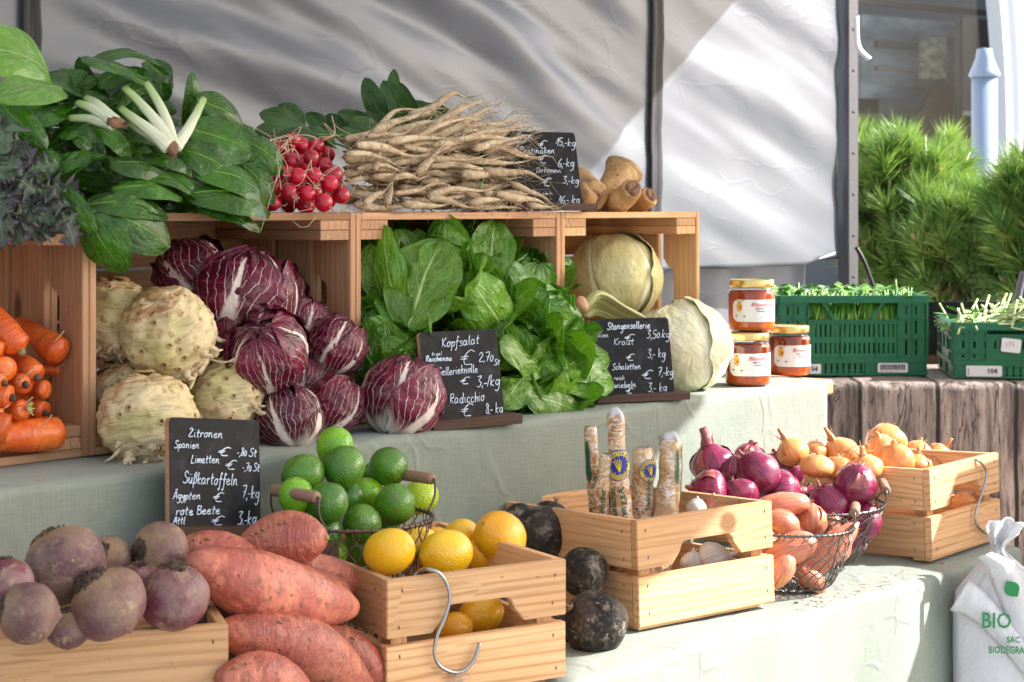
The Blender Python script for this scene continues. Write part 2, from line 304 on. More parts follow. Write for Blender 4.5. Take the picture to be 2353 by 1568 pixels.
def cloth(name, base, dk, weave=1100):
    a = NT(name); c = a.co(); n1 = a.ns(c, 4, 4, .6); col = a.mix(a.mr(n1, .3, .7), base, dk)
    wx = a.m_('SINE', a.m_('MULTIPLY', a.n('SeparateXYZ', {0: a.co('UV')}, out=None).outputs[0], weave*2)); thr = a.ns(a.map(a.co('UV'), (380, 26, 1)), 1, 3, .7); thr2 = a.ns(a.map(a.co('UV'), (26, 380, 1)), 1, 3, .7)
    t = a.m_('ADD', thr, thr2); col = a.mix(a.mr(t, .75, 1.25, 0, .35), col, tuple(x*.62 for x in base))
    col = a.mix(a.mr(a.ns(c, 130, 2), .7, .76, 0, .35), col, (.2, .17, .12))
    wr = a.ns(a.map(c, (1, 1, .6)), 7, 2, .5, .4); rd = a.m_('ABSOLUTE', a.m_('SUBTRACT', wr, .5)); crease = a.mr(rd, 0, .05, 0, 1)
    wr2 = a.m_('ABSOLUTE', a.m_('SUBTRACT', a.ns(c, 24, 4, .6, .8), .5)); cr2 = a.mr(wr2, 0, .045, 0, 1)
    a.set(Base_Color=col, Roughness=.85, Specular_IOR_Level=.2, Sheen_Weight=.15)
    wv = a.vm('ADD', c, a.vm('MULTIPLY', a.ns(c, 7, 2, .5, out=1), (.12, .12, .12))); cv = a.mr(a.vo(wv, 11, 'DISTANCE_TO_EDGE'), 0, .09, 1, 0); mk = a.mr(a.ns(c, 5, 3, .6), .48, .62); b1 = a.n('Bump', {'Height': a.m_('ADD', a.m_('MULTIPLY', cv, mk), a.m_('MULTIPLY', a.ns(c, 14, 3, .6), 1.5)), 'Strength': .30, 'Distance': .006}); a.bump(t, .45, .0016, b1); return a.m
CLOTH = cloth('sage_linen', (.275, .305, .255), (.235, .265, .218))
def tarp():
    a = NT('silver_tarpaulin'); c = a.co(); n = a.ns(a.map(c, (1, 1, 1)), 3, 4, .6, .6); f = a.ns(c, 600, 2)
    wr = a.m_('ABSOLUTE', a.m_('SUBTRACT', a.ns(a.map(c, (1, 1, 2.2)), 5.5, 5, .62, 1.3), .5)); cr = a.mr(wr, 0, .06, 0, 1)
    a.set(Base_Color=a.mix(n, (.158, .172, .205), (.132, .146, .176)), Roughness=.42, Metallic=.35, Specular_IOR_Level=.5)
    wv = a.vm('ADD', a.map(c, (1, 1, 1.7)), a.vm('MULTIPLY', a.ns(c, 3, 2, .5, out=1), (.25, .25, .25))); cv = a.mr(a.vo(wv, 8.5, 'DISTANCE_TO_EDGE'), 0, .07, 1, 0); mk = a.mr(a.ns(c, 2.6, 3, .6), .5, .62); b1 = a.n('Bump', {'Height': a.m_('MULTIPLY', cv, mk), 'Strength': .055, 'Distance': .008}); a.bump(f, .15, .001, b1)
    t = a.n('BsdfTranslucent', {'Color': (.7, .72, .75)}); mx = a.n('MixShader', {0: .06, 1: a.b.outputs[0], 2: t}); a.t.links.new(mx, a.out.inputs[0]); return a.m
TARP = tarp(); STRAP = NT('black_webbing'); _w = STRAP.ns(STRAP.map(STRAP.co('UV'), (2, 14, 1)), 1, 3); STRAP.set(Base_Color=STRAP.mix(_w, (.012, .012, .013), (.05, .05, .055)), Roughness=.6); STRAP.bump(_w, .8, .004); STRAP = STRAP.m
CHALKB = NT('blackboard'); _n = CHALKB.ns(CHALKB.roff(CHALKB.co(), 3), 30, 5, .7); CHALKB.set(Base_Color=CHALKB.mix(CHALKB.mr(_n, .45, .8), (.012, .012, .014), (.045, .045, .05)), Roughness=.55, Specular_IOR_Level=.15); CHALKB = CHALKB.m
CHALK = NT('white_chalk'); CHALK.set(Base_Color=(.68, .76, .88), Roughness=.9); CHALK = CHALK.m
WIRE = NT('rusty_wire'); _n = WIRE.ns(WIRE.co(), 60, 3); WIRE.set(Base_Color=WIRE.mix(_n, (.11, .08, .075), (.17, .10, .08)), Roughness=.5, Metallic=.6); WIRE = WIRE.m
WIREG = NT('grey_wire'); _n = WIREG.ns(WIREG.co(), 60, 3); WIREG.set(Base_Color=WIREG.mix(_n, (.20, .19, .18), (.12, .10, .09)), Roughness=.4, Metallic=.8); WIREG = WIREG.m
CHROME = plain('polished_steel', (.38, .39, .41), .16, 1)
GPLAS = NT('green_plastic'); _n = GPLAS.ns(GPLAS.co(), 25, 4, .6); GPLAS.set(Base_Color=GPLAS.mix(_n, (.004, .125, .052), (.006, .165, .075)), Roughness=.36); GPLAS.bump(_n, .1, .002); GPLAS = GPLAS.m
PRINT = plain('black_print', (.03, .03, .035), .6); PRED = plain('red_print', (.55, .06, .06), .6); LABELM = plain('white_label', (.80, .80, .80), .45); PGREEN = plain('green_print', (.01, .22, .06), .5)
YEL = plain('yellow_print', (.75, .58, .02), .45); BLU = plain('blue_print', (.015, .03, .28), .45); GOLD = NT('gold_lid'); _n = GOLD.ns(GOLD.co(), 40, 3); GOLD.set(Base_Color=GOLD.mix(_n, (.72, .52, .16), (.80, .64, .30)), Roughness=.28, Metallic=.9); GOLD = GOLD.m
def honey(nm, c0, c1):
    h = NT(nm); z = h.n('SeparateXYZ', {0: h.co()}, out=None).outputs[2]; h.set(Base_Color=h.mix(h.mr(z, .0, .075), c0, c1), Roughness=.12, Coat_Weight=.6, Coat_Roughness=.03, Subsurface_Weight=.25, Subsurface_Radius=(.03, .008, .002)); return h.m
HONEY = NT('honey'); _z = HONEY.n('SeparateXYZ', {0: HONEY.co()}, out=None).outputs[2]; HONEY.set(Base_Color=HONEY.mix(HONEY.mr(_z, .0, .075), (.60, .12, .010), (.26, .03, .004)), Roughness=.12, Transmission_Weight=.0, IOR=1.45, Coat_Weight=.6, Coat_Roughness=.03, Subsurface_Weight=.3, Subsurface_Radius=(.03, .008, .002)); HONEY = HONEY.m
def clear(name, ior=1.45, tint=(1, 1, 1)):
    a = NT(name); g_ = a.n('BsdfGlossy', {'Roughness': .03}); t_ = a.n('BsdfTransparent', {'Color': tint}); f_ = a.m_('MULTIPLY_ADD', a.m_('POWER', a.n('LayerWeight', {'Blend': .5}, out=1), 3), .10, .012); x_ = a.n('MixShader', {0: f_, 1: t_, 2: g_}); a.t.links.new(x_, a.out.inputs[0]); return a.m
HONEYD = honey('dark_honey', (.42, .07, .006), (.13, .014, .003))
GLASS = clear('jar_glass')
# ---------------------------------------------------------------- setting: ground, tiers, cloths, tarp
random.seed(11)
g = MB(); g.grid([[V3((-60+120*i/8, -30+120*j/8, 0)) for j in range(9)] for i in range(9)])
GR = NT('paving'); _c = GR.co(); _b = GR.n('TexBrick', {'Vector': GR.map(_c, (5, 5, 5)), 'Color1': (.34, .33, .31, 1), 'Color2': (.28, .27, .25, 1), 'Mortar': (.14, .13, .12, 1), 'Mortar Size': .02}); GR.set(Base_Color=GR.mix(.4, _b, GR.ramp(GR.ns(_c, 3, 5), [(0, (.2, .2, .19)), (1, (.4, .39, .37))])), Roughness=.85)
tag(g.build('ground', GR.m), kind='structure')
def tier_cloth(name, label, u0, u1, vback, vfront, ztop, zbot, amp, seed, nu=150):
    rows = []; prof = []; R = .012
    nt = 26; drop = ztop-zbot
    for k in range(nt): prof.append((vback+(vfront+R-vback)*k/(nt-1), ztop, 0, k/(nt-1)))
    for k in range(1, 6): a = k/6*PI/2; prof.append((vfront+R-R*math.sin(a), ztop-R+R*math.cos(a), 0, 1))
    nd = 34
    for k in range(nd): t = k/(nd-1); prof.append((vfront, ztop-R-(drop-R)*t, t, 1))
    for i in range(nu+1):
        u = u0+(u1-u0)*i/nu; row = []
        for (v, z, t, s) in prof:
            f = amp*(.25+t)*(math.sin(u*13+seed+2.2*nz((u*2, 0, z), 1, seed))*.6+1.1*nz((u*7, z*2.2, 0), 1, seed)) if t > 0 or z < ztop else 0
            dz = .0035*nz((u*6, v*7, seed), 1)+.0018*nz((u*22, v*22, seed), 1) if z > ztop-.02 else 0
            if s < 1 and v > vfront: dz = min(dz, .0012)
            row.append(S(u, v-abs(f)*.6-f*.4, z+dz-.001))
        rows.append(row)
    m = MB(); L = u1-u0; uvs = []; acc = 0
    for i, row in enumerate(rows):
        q = []; acc = 0
        for j in range(len(row)):
            if j: acc += (row[j]-row[j-1]).length
            q.append((i/nu*L, acc))
        uvs.append(q)
    m.grid(rows, False, 0, uvs)
    o = m.build(name, CLOTH); so_ = o.modifiers.new('thick', 'SOLIDIFY'); so_.thickness = .0015; so_.offset = -1
    return tag(o, label, 'tablecloth')
tier_cloth('tablecloth', 'sage green linen cloth over the upper tier, under the wooden display crates', -1.0, 1.50, .42, -.147, ZU, ZL-.06, .015, 1)
tier_cloth('tablecloth', 'sage green linen cloth over the lower front tier, sunlit and hanging down at lower right', -1.0, 1.50, -.13, -.53, ZL, .02, .030, 5)
m = MB(); m.box((0, 0, 0), (2.62, .50, .028)); o = m.build('shelf_board', WOOD, M=frame(U, Vd, ZA, S(.265, .135, ZU-.020)), smooth=False); tag(o, 'pale wooden shelf board whose end sticks out beside the sage cloth, under the honey jars', 'board')
bv = o.modifiers.new('b', 'BEVEL'); bv.width = .004
for (uu, vv, zz) in ((-.9, .1, ZU), (1.35, .1, ZU), (-.9, -.35, ZL), (1.35, -.35, ZL)):
    pass
t = thing('trestle_table', 'wooden trestle under the two cloth covered tiers', 'table', S(.25, 0, 0))
for (uu, vv, zz) in ((-.9, .3, ZU-.033), (1.38, .3, ZU-.033), (-.9, -.1, ZU-.033), (1.38, -.1, ZU-.033), (-.9, -.46, ZL-.03), (1.38, -.46, ZL-.03)):
    m = MB(); m.box((0, 0, zz/2), (.045, .045, zz)); o = m.build('leg', WOOD, t, M=Matrix.Translation(S(uu, vv, 0)-S(.25, 0, 0)), smooth=False)
m = MB(); m.box((0, 0, 0), (2.45, .36, .024)); m.build('tabletop', WOOD, t, M=frame(U, Vd, ZA, S(.24, -.335, ZL-.018)-S(.25, 0, 0)), smooth=False)
# tarpaulin wall behind the stall
WV = .75; UEND = (PV(1924, 300, WV)-O).dot(U)
SU = [(PV(q, 200, WV)-O).dot(U) for q in (65, 1500)]
def tarpf(u, z):
    s = z*1.0+u*.40                                # folds sag from upper left to lower right
    n = nz((u*1.1, z*1.3, 3), 1); a = .012*math.sin(s*17+n*4.5)+.006*math.sin(s*37+n*5+1)+.020*nz((s*3.0, (u-z)*.7, 0), 1, 2)+.005*nz((s*30, (u-z)*3, 4), 1, 3)
    a += .0035*nz((u*8, z*8, 0), 1, 5)+.005*nz((s*13, (u-z)*1.6, 1), 1, 9)
    a *= 1-.6*max(0, min(1, (u-1.7)/.5))
    for us in SU: a *= 1-.8*math.exp(-((u-us)/.10)**2)
    return a*(1 if u < UEND-.25 else .55+.45*max(0, (UEND-u)/.25))
def tarp_sheet(u0, u1, z0, z1, nu, nv, off=0, hem=None):
    m = MB(); P = []
    for i in range(nu+1):
        u = u0+(u1-u0)*i/nu; row = []
        for j in range(nv+1):
            z = z0+(z1-z0)*j/nv; zz = z
            if hem and j == 0: zz = z0+hem(u)
            uu = u + (.012*nz((0, z*9, 1), 1, 8) if i == nu else 0)
            row.append(S(uu, WV+off+tarpf(u, z), zz))
        P.append(row)
    m.grid(P); return m
tr = thing('tarpaulin_wall', 'silver grey tarpaulin wall with diagonal sagging folds behind the whole stall', 'tarpaulin', S(.8, WV, 0))
tl = Matrix.Translation(-S(.8, WV, 0))
o = tarp_sheet(-1.0, UEND, 1.012, 2.35, 240, 110, 0, lambda u: .006*nz((u*5, 0, 0), 1)+(.035*max(0, (u-UEND+.18)/.18))).build('sheet', TARP, tr, M=tl); md = o.modifiers.new('t', 'SOLIDIFY'); md.thickness = .0012
m = MB(); P = []
for i in range(121):
    u = -.4+(UEND-.03+.4)*i/120; P.append([S(u, WV+.10+.018*nz((u*4, z*5, 0), 1, 4)+.01*math.sin(u*19), z) for z in [(1.02 if u < 1.9 else 1.02)-.02*k for k in range(-6, 9)]])
m.grid(P); m.build('lower_flap', TARP, tr, M=tl)
def strap(px0, px1, ztop, zbot, wob, mat=STRAP):
    m = MB(); P = []
    for i in range(70):
        z = zbot+(ztop-zbot)*i/69; row = []
        for k in range(7):
            px = px0+(px1-px0)*k/6; u = (PV(px, 200, WV)-O).dot(U)+wob(z)+(.004*nz((0, z*30, 0), 1, k//4))
            row.append(S(u, WV+tarpf(u, z)-.010-.004*math.sin(k*PI/2), z))
        P.append(row)
    m.grid(P); o = m.build('strap', mat, tr, M=tl); md = o.modifiers.new('t', 'SOLIDIFY'); md.thickness = .002; o['label'] = 'black webbing strap running down the tarpaulin'; return o
strap(43, 88, 2.3, 1.30, lambda z: 0); strap(1484, 1512, 2.3, 1.05, lambda z: .02*math.sin((z-1.4)*3)+(1.6-z)*.03)
# canopy roof over the stall (just above the frame), and poles
CANM = NT('canopy_fabric'); CANM.set(Base_Color=(.75, .75, .75), Roughness=.7); _t = CANM.n('BsdfTranslucent', {'Color': (.8, .8, .8)}); _x = CANM.n('MixShader', {0: .14, 1: CANM.b.outputs[0], 2: _t}); CANM.t.links.new(_x, CANM.out.inputs[0])
ct = thing('canopy', 'white fabric market canopy stretched over the stall, just above the picture', 'canopy', S(.5, 0, 0)); cl = Matrix.Translation(-S(.5, 0, 0))
edge = [(3.35, 1.2), (3.14, .2), (2.93, -.65), (2.72, -1.49), (2.42, -1.93), (2.22, -2.06), (2.1, -2.3), (2.0, -2.7)]  # unseen right edge, shaped so the roof's shade ends where the sunlit area starts
m = MB(); P = []
for (ue, ve) in edge: P.append([S(-3.2+(ue+3.2)*k/12, ve, 2.36+.05*math.sin(k*.52)) if k < 12 else S(ue, ve, 2.3) for k in range(13)])
m.grid(P); m.build('roof_fabric', CANM.m, ct, M=cl)
POLE = NT('speckled_steel'); _n = POLE.ns(POLE.co(), 420, 3, .7); POLE.set(Base_Color=POLE.mix(POLE.mr(_n, .4, .65), (.055, .055, .065), (.13, .13, .15)), Roughness=.42, Metallic=.3); POLE.bump(_n, .4, .001); POLE = POLE.m
def pole(px, v, label):
    p = PV(px, 300, v); t = thing('tent_pole', label, 'pole', V3((p.x, p.y, 0)))
    m = MB(); m.box((0, 0, 1.15), (.043, .043, 2.3)); o = m.build('profile', POLE, t, M=Matrix.Rotation(R_(38), 4, 'Z'), smooth=False); bv = o.modifiers.new('b', 'BEVEL'); bv.width = .003
    m = MB()
    for z in [.86+.115*k for k in range(10)]:
        m.tube([(0, -.0226, z), (0, -.0216, z)], .0045, 10)
    m.build('bolt_holes', plain('hole_black', (.004, .004, .004)), t, M=Matrix.Rotation(R_(38), 4, 'Z'))
    m = MB(); m.box((0, 0, 0), (.09, .09, .01)); m.build('foot', POLE, t, M=Matrix.Translation((0, 0, .005)), smooth=False)
    return t, p
pt, pp = pole(1948, WV-.01, 'dark speckled steel tent pole at the right end of the tarpaulin wall')
# white loose ribbon and black cord at the pole
def ribbon(name, pts, wdt, mat, label, cat, side=V3((1, 0, 0))):
    pts = spline(pts, 24); m = MB(); m.grid([[p-side*wdt/2, p+side*wdt/2] for p in pts]); o = m.build(name, mat); md = o.modifiers.new('t', 'SOLIDIFY'); md.thickness = .0012; return tag(o, label, cat)
dd = pp.y-.04
ribbon('ribbon', [PD(1968, 40, dd), PD(1970, 95, dd), PD(1978, 118, dd), PD(1998, 137, dd-.02)], .017, plain('white_ribbon', (.75, .75, .78), .6), 'short white ribbon hanging loose from the dark tent pole', 'ribbon', V3((.8, .1, .55)).normalized())
m = MB(); m.tube(spline([PD(1967, 568, dd), PD(1985, 600, dd), PD(2000, 640, dd), PD(2012, 672, dd)], 16), .006, 6); tag(m.build('cord', plain('black_cord', (.01, .01, .011), .4)), 'black cord running down from the tent pole beside the pine', 'cord')
m = MB(); m.tube(spline([PD(2353, 625, 5.0), PD(2345, 655, 5.0), PD(2338, 690, 5.0)], 10), .010, 6); tag(m.build('guy_rope', plain('grey_cord', (.12, .12, .15), .5)), 'grey rope slanting down at the right edge, before the pine', 'rope')
# ---------------------------------------------------------------- wood-print table with green crates
WP = NT('wood_print_cloth'); _c = WP.co(); _s = WP.n('SeparateXYZ', {0: _c}, out=None)
_gr = WP.ns(WP.map(_c, (9, 9, 1.1)), 4, 5, .7, .5); _f = WP.ns(WP.map(_c, (70, 70, 4)), 3, 4, .7, .4); _dots = WP.ns(WP.map(_c, (1, 1, .55)), 190, 2, .6)
_xx = WP.m_('ADD', _s.outputs[0], WP.m_('MULTIPLY', WP.ns(WP.map(_c, (2, 2, 4)), 2, 3), .012)); _pl = WP.m_('ABSOLUTE', WP.m_('SUBTRACT', WP.m_('FRACT', WP.m_('MULTIPLY', _xx, 5.45)), .5)); _gap = WP.mr(_pl, .018, .038, 1, 0)
_pid = WP.n('TexWhiteNoise', {'W': WP.m_('FLOOR', WP.m_('ADD', WP.m_('MULTIPLY', _xx, 5.45), .5))}, noise_dimensions='1D')
_col = WP.mix(WP.mr(_gr, .32, .65), (.135, .10, .088), (.46, .36, .31)); _col = WP.mix(WP.mr(_f, .5, .68, 0, .85), _col, (.045, .03, .026)); _col = WP.mix(WP.mr(_dots, .6, .72, 0, .6), _col, (.1, .075, .065))
_cr = WP.m_('ABSOLUTE', WP.m_('SUBTRACT', WP.ns(WP.map(_c, (3.2, 3.2, .42)), 7, 3, .6, .7), .5)); _col = WP.mix(WP.mr(_cr, .0, .018, .9, 0), _col, (.03, .02, .018)); _col = WP.mix(_gap, _col, (.015, .011, .01))
_v = WP.m_('MULTIPLY_ADD', _pid, .5, .72); _col = WP.mix(1, _col, WP.n('CombineColor', {0: _v, 1: _v, 2: _v}), 'MULTIPLY'); WP.set(Base_Color=_col, Roughness=.55)
YT = 4.215; ZT = .755; m = MB(); P = []
for i in range(121):
    x = .45+2.6*i/120; row = []
    for k in range(8): row.append(V3((x, YT+.86-.12*k, ZT+.002*nz((x*6, k, 0), 1))))
    for k in range(1, 4): a = k/4*PI/2; row.append(V3((x, YT+.02-.02*math.sin(a), ZT-.02+.02*math.cos(a)+.003*math.sin(x*40))))
    for k in range(14):
        t_ = k/13; row.append(V3((x, YT-.012*t_*math.sin(x*11+1)-.008*t_*math.sin(x*29), ZT-.02-(ZT-.04)*t_)))
    P.append(row)
m.grid(P); o = m.build('table_cover', WP.m); tag(o, 'table cover printed with weathered brown planks, under the green crates', 'tablecloth')
t = thing('folding_table', 'folding table under the plank printed cover', 'table', V3((1.6, YT+.45, 0)))
m = MB(); m.box((0, 0, ZT-.02), (2.4, .8, .025)); m.build('tabletop', WOOD, t, smooth=False)
for sx in (-1, 1):
    for sy in (-1, 1): m = MB(); m.box((sx*1.1, sy*.36, (ZT-.034)/2), (.03, .03, ZT-.034)); m.build('leg', POLE, t, smooth=False)
def vprism(m, x0, x1, z0, z1, y0, y1): m.box(((x0+x1)/2, (y0+y1)/2, (z0+z1)/2), (x1-x0, y1-y0, z1-z0))
def crate_face(m, W, H, openwin, rib=.006, th=.004, base=.036):
    # outer face towards -y at y=0; slot rows between ribs
    def row(x0, x1, z0, z1, n, fr_=.38):
        p = (x1-x0)/n
        for k in range(n): vprism(m, x0+p*k, x0+p*(k+1)-p*fr_, z0, z1, 0, th)
        vprism(m, x1-p*.02, x1, z0, z1, 0, th)
    zt = H-.018; vprism(m, 0, W, zt, H, -.006, th+.004); vprism(m, 0, W, base, base+.006, -.005, th)
    a, b = W*.20, W*.80
    def sidecols(x0, x1):
        xm = (x0+x1)/2
        for z0, z1 in ((base+.006, H*.48), (H*.48, H*.72), (H*.72, zt)):
            vprism(m, x0, x1, z0, z0+.008, 0, th); vprism(m, x0, x1, z1-.008, z1, 0, th); row(x0, x1, z0+.008, z1-.008, 3, .22)
            vprism(m, x0, x1, z1-.003, z1, -.004, 0)
        for x in (x0, xm, x1-.003): vprism(m, x, x+.003, base, zt, -.004, 0)
    sidecols(0, a); sidecols(b, W)
    if openwin:
        for s, x in ((1, a+.03), (-1, b-.03)):
            m.poly([V3((x, 0, zt)), V3((x+.006*s, 0, zt)), V3((x+s*.038, 0, H*.72)), V3((x+s*.030, 0, H*.72))])
            m.box((0, 0, 0), (.006, .005, .055), M=Matrix.Translation((x+s*.018, .002, (zt+H*.72)/2)) @ Matrix.Rotation(-s*R_(32), 4, 'Y'))
        ztop = H*.70
    else: ztop = zt-.01
    vprism(m, a, b, ztop-.010, ztop, -.002, th)
    z2 = base+.006; bands = ((z2+.012, z2+(ztop-z2)*.40), (z2+(ztop-z2)*.55, ztop-.012)) if H > .15 else ((z2+.03, ztop-.016),)
    prev = z2
    for (q0, q1) in bands:
        vprism(m, a, b, prev, q0, 0, th); row(a+.008, b-.008, q0, q1, 17, .36); vprism(m, a, a+.008, q0, q1, 0, th); vprism(m, b-.008, b, q0, q1, 0, th); prev = q1
    vprism(m, a, b, prev, ztop-.010, 0, th)
    vprism(m, a, b, ztop-.003, ztop, -.005, 0)
    for x in (W*.42, W*.66): m.box((x, -.002, (bands[0][0]+bands[0][1])/2), (.004, .004, bands[0][1]-bands[0][0]+.02))
    vprism(m, 0, W, 0, .006, -.002, th+.002); vprism(m, 0, W, base-.006, base, -.004, th)
    row(W*.24, W*.56, .006, base-.006, 8, .3); vprism(m, 0, W*.24, .006, base-.006, .0, th); vprism(m, W*.56, W, .006, base-.006, .0, th)
    vprism(m, W*.20, W*.22, .004, base, -.005, 0); vprism(m, W*.58, W*.60, .004, base, -.005, 0)
def text_mesh(s, size, align='LEFT', shear=0, font_w=0):
    c = bpy.data.curves.new('lettering', 'FONT'); c.body = s; c.size = size; c.align_x = align; c.shear = shear; c.offset = font_w; c.resolution_u = 2
    o = bpy.data.objects.new('lettering', c); C.objects.link(o); bpy.context.view_layer.update()
    me = bpy.data.meshes.new_from_object(o.evaluated_get(bpy.context.evaluated_depsgraph_get())); bpy.data.objects.remove(o); return me
def add_text(s, size, mat, parent, M, name='lettering', align='LEFT', shear=0, xs=1, fn=None, font_w=0, label=None):
    me = text_mesh(s, size, align, shear, font_w)
    for v in me.vertices:
        v.co.x *= xs
        if fn: v.co = fn(v.co)
    me.materials.clear(); me.materials.append(mat); o = bpy.data.objects.new(name, me); C.objects.link(o); o.matrix_local = M; o.parent = parent
    if label: o['label'] = label
    return o
XZ = frame(V3((1, 0, 0)), V3((0, 0, 1)), V3((0, -1, 0)), V3((0, 0, 0)))    # text plane facing -y
def green_crate(name, label, W, D_, H, M, openwin):
    t = thing(name, label, 'crate', M)
    for k, (w_, mm) in enumerate(((W, Matrix.Identity(4)), (W, Matrix.Translation((W, D_, 0)) @ Matrix.Rotation(PI, 4, 'Z')), (D_, Matrix.Translation((0, D_, 0)) @ Matrix.Rotation(-PI/2, 4, 'Z')), (D_, Matrix.Translation((W, 0, 0)) @ Matrix.Rotation(PI/2, 4, 'Z')))):
        m = MB(); crate_face(m, w_, H, openwin and k < 2); o = m.build('side_panel', GPLAS, t, M=mm, smooth=False); b_ = o.modifiers.new('b', 'BEVEL'); b_.width = .0012; b_.limit_method = 'ANGLE'
    m = MB(); m.box((W/2, D_/2, .012), (W-.012, D_-.012, .006)); m.build('floor', GPLAS, t, smooth=False)
    return t
def sticker(parent, x, z, w_, h_, y=-.0062, rot=0, name='sticker'):
    m = MB(); M = Matrix.Translation((x, y, z)) @ Matrix.Rotation(rot, 4, 'Y'); pts = []
    r = min(w_, h_)*.14
    for cx_, cz_, a0 in ((w_/2-r, h_/2-r, 0), (-w_/2+r, h_/2-r, 90), (-w_/2+r, -h_/2+r, 180), (w_/2-r, -h_/2+r, 270)):
        for k in range(5): a = R_(a0+k*22.5); pts.append(V3((cx_+r*math.cos(a), 0, cz_+r*math.sin(a))))
    m.poly(pts); m.poly([p+V3((0, .0015, 0)) for p in pts]); 
    for i in range(len(pts)): a, b = pts[i-1], pts[i]; m.poly([a, b, b+V3((0, .0015, 0)), a+V3((0, .0015, 0))])
    o = m.build(name, LABELM, parent, M=M, smooth=False); return o
def bars(parent, x, z, w_, h_, y=-.0068):
    m = MB(); random.seed(4); q = x-w_/2
    while q < x+w_/2:
        a = rnd(.0006, .002); m.box((q+a/2, y, z), (a, .0003, h_)); q += a+rnd(.0006, .0018)
    return m.build('barcode', PRINT, parent, smooth=False)
# crate 1
c1 = PD(1790, 868, 4.36); G1W = .395; H1 = (868-684)/FX*4.36
G1 = green_crate('plastic_crate', 'green slotted plastic crate full of upright chive stems, beside the honey jars', G1W*.92, .34, H1, Matrix.Translation((c1.x, c1.y, ZT+.003)) @ Matrix.Rotation(R_(2), 4, 'Z'), True)
sticker(G1, .278, .019, .074, .023); bars(G1, .278, .021, .062, .013); add_text('00031 087 29004 51003', .0034, PRINT, G1, Matrix.Translation((.246, -.0072, .0095)) @ XZ, xs=1.4)
sticker(G1, .072, .017, .06, .024); add_text('54', .0155, PRINT, G1, Matrix.Translation((.078, -.0072, .012)) @ XZ, font_w=.0004)
c2 = PD(2190, 880, 4.30); H2 = (880-752)/FX*4.30
G2 = green_crate('plastic_crate', 'green slotted plastic crate heaped with cut pale stalks, at the right edge', .40, .30, H2, Matrix.Translation((c2.x, c2.y, ZT+.003)) @ Matrix.Rotation(R_(-7), 4, 'Z'), False)
sticker(G2, .072, .018, .084, .026); add_text('104', .0165, PRINT, G2, Matrix.Translation((.078, -.0072, .013)) @ XZ, font_w=.0004); m = MB()
for k in range(3): m.box((.035, -.0070, .011+.006*k), (.003, .0003, .003))
m.build('print_marks', PRINT, G2, smooth=False); sticker(G2, .135, .080, .046, .033, rot=R_(6), name='price_tag')
add_text('172', .015, plain('grey_pencil', (.35, .35, .38)), G2, Matrix.Translation((.121, -.0072, .077)) @ Matrix.Rotation(R_(-6), 4, 'Y') @ XZ)
# stems
STEM = NT('green_stem'); _r = STEM.ns(STEM.co(), 26, 2); STEM.set(Base_Color=STEM.ramp(_r, [(.3, (.03, .14, .01)), (.5, (.09, .28, .02)), (.7, (.30, .46, .09))]), Roughness=.4); STEM = STEM.m
STEML = NT('pale_stem'); _r = STEML.ns(STEML.co(), 26, 2); STEML.set(Base_Color=STEML.ramp(_r, [(.3, (.22, .42, .08)), (.5, (.50, .58, .25)), (.7, (.72, .74, .5))]), Roughness=.4); STEML = STEML.m
random.seed(3); m = MB(); Mi = G1.matrix_world.copy()
for k in range(1300):
    x = rnd(.012, G1W*.92-.012); y = rnd(.012, .33) if k > 450 else rnd(.01, .04); h = H1*(.90+.20*nz((x*16, y*16, 2), 1)+rnd(-.08, .08))+(rnd(0, .05) if random.random() < .015 else 0)
    dx, dy = rnd(-.05, .05)*.7, rnd(-.03, .05)*.7; r = rnd(.0016, .0042)
    b0 = V3((x, y, .02)); m.tube([b0, b0+V3((dx*.6, dy*.5, h*.6)), V3((min(max(x+dx, .01), G1W*.92-.01), max(y+dy, .01), h))], [r, r, r*.9], 5)
for k in range(420):
    x, y = rnd(.02, .34), rnd(.01, .32); z = H1*rnd(.93, 1.05); a = rnd(0, 6.3); L = rnd(.018, .045); d_ = V3((math.cos(a), math.sin(a), rnd(-.2, .5)))
    p = V3((x, y, z)); s_ = d_.cross(ZA).normalized()*L*.28; m.poly([p, p+d_*L*.5+s_, p+d_*L, p+d_*L*.5-s_])
o = m.build('cut_chives', STEM, M=Mi); tag(o, 'bright green cut chive stems packed upright in the left green crate', 'chives', kind='stuff')
m = MB(); Mi = G2.matrix_world.copy()
for k in range(620):
    x = rnd(.01, .39); y = rnd(-.005, .28); hh = H2*.88+.045*math.exp(-((x-.24)/.13)**2)*rnd(.2, 1.3); a = rnd(-.5, .5)+(0 if k % 3 else 1.2); L = rnd(.04, .12)
    d_ = V3((math.cos(a), math.sin(a)*.6, rnd(-.12, .32))).normalized(); p = V3((x, y, hh)); r = rnd(.0016, .0032); q = p+d_*L; 
    if q.x > .43: continue
    m.tube([p-d_*L*.3, p+d_*L*.3+ZA*.004, q], r, 5)
for k in range(46):
    x = rnd(-.03, .3); y = rnd(-.012, .2); L = rnd(.02, .045); a = rnd(0, 6.3); p = V3((x, y, H2*.95+rnd(-.01, .03))); d_ = V3((math.cos(a), math.sin(a)*.6, rnd(-.5, .3))).normalized(); s_ = d_.cross(ZA).normalized()*L*.4
    P = [[p+d_*L*t_+s_*(w_*math.sin(PI*min(1, t_*.9+.05)))+ZA*.004*abs(w_) for w_ in (-1, 0, 1)] for t_ in (0, .3, .6, .85, 1)]; m.grid(P, False, 1)
o = m.build('cut_stalks', [STEML, STEM], M=Mi); tag(o, 'heap of pale green cut stalks and leaves on the right green crate', 'stalks', kind='stuff')
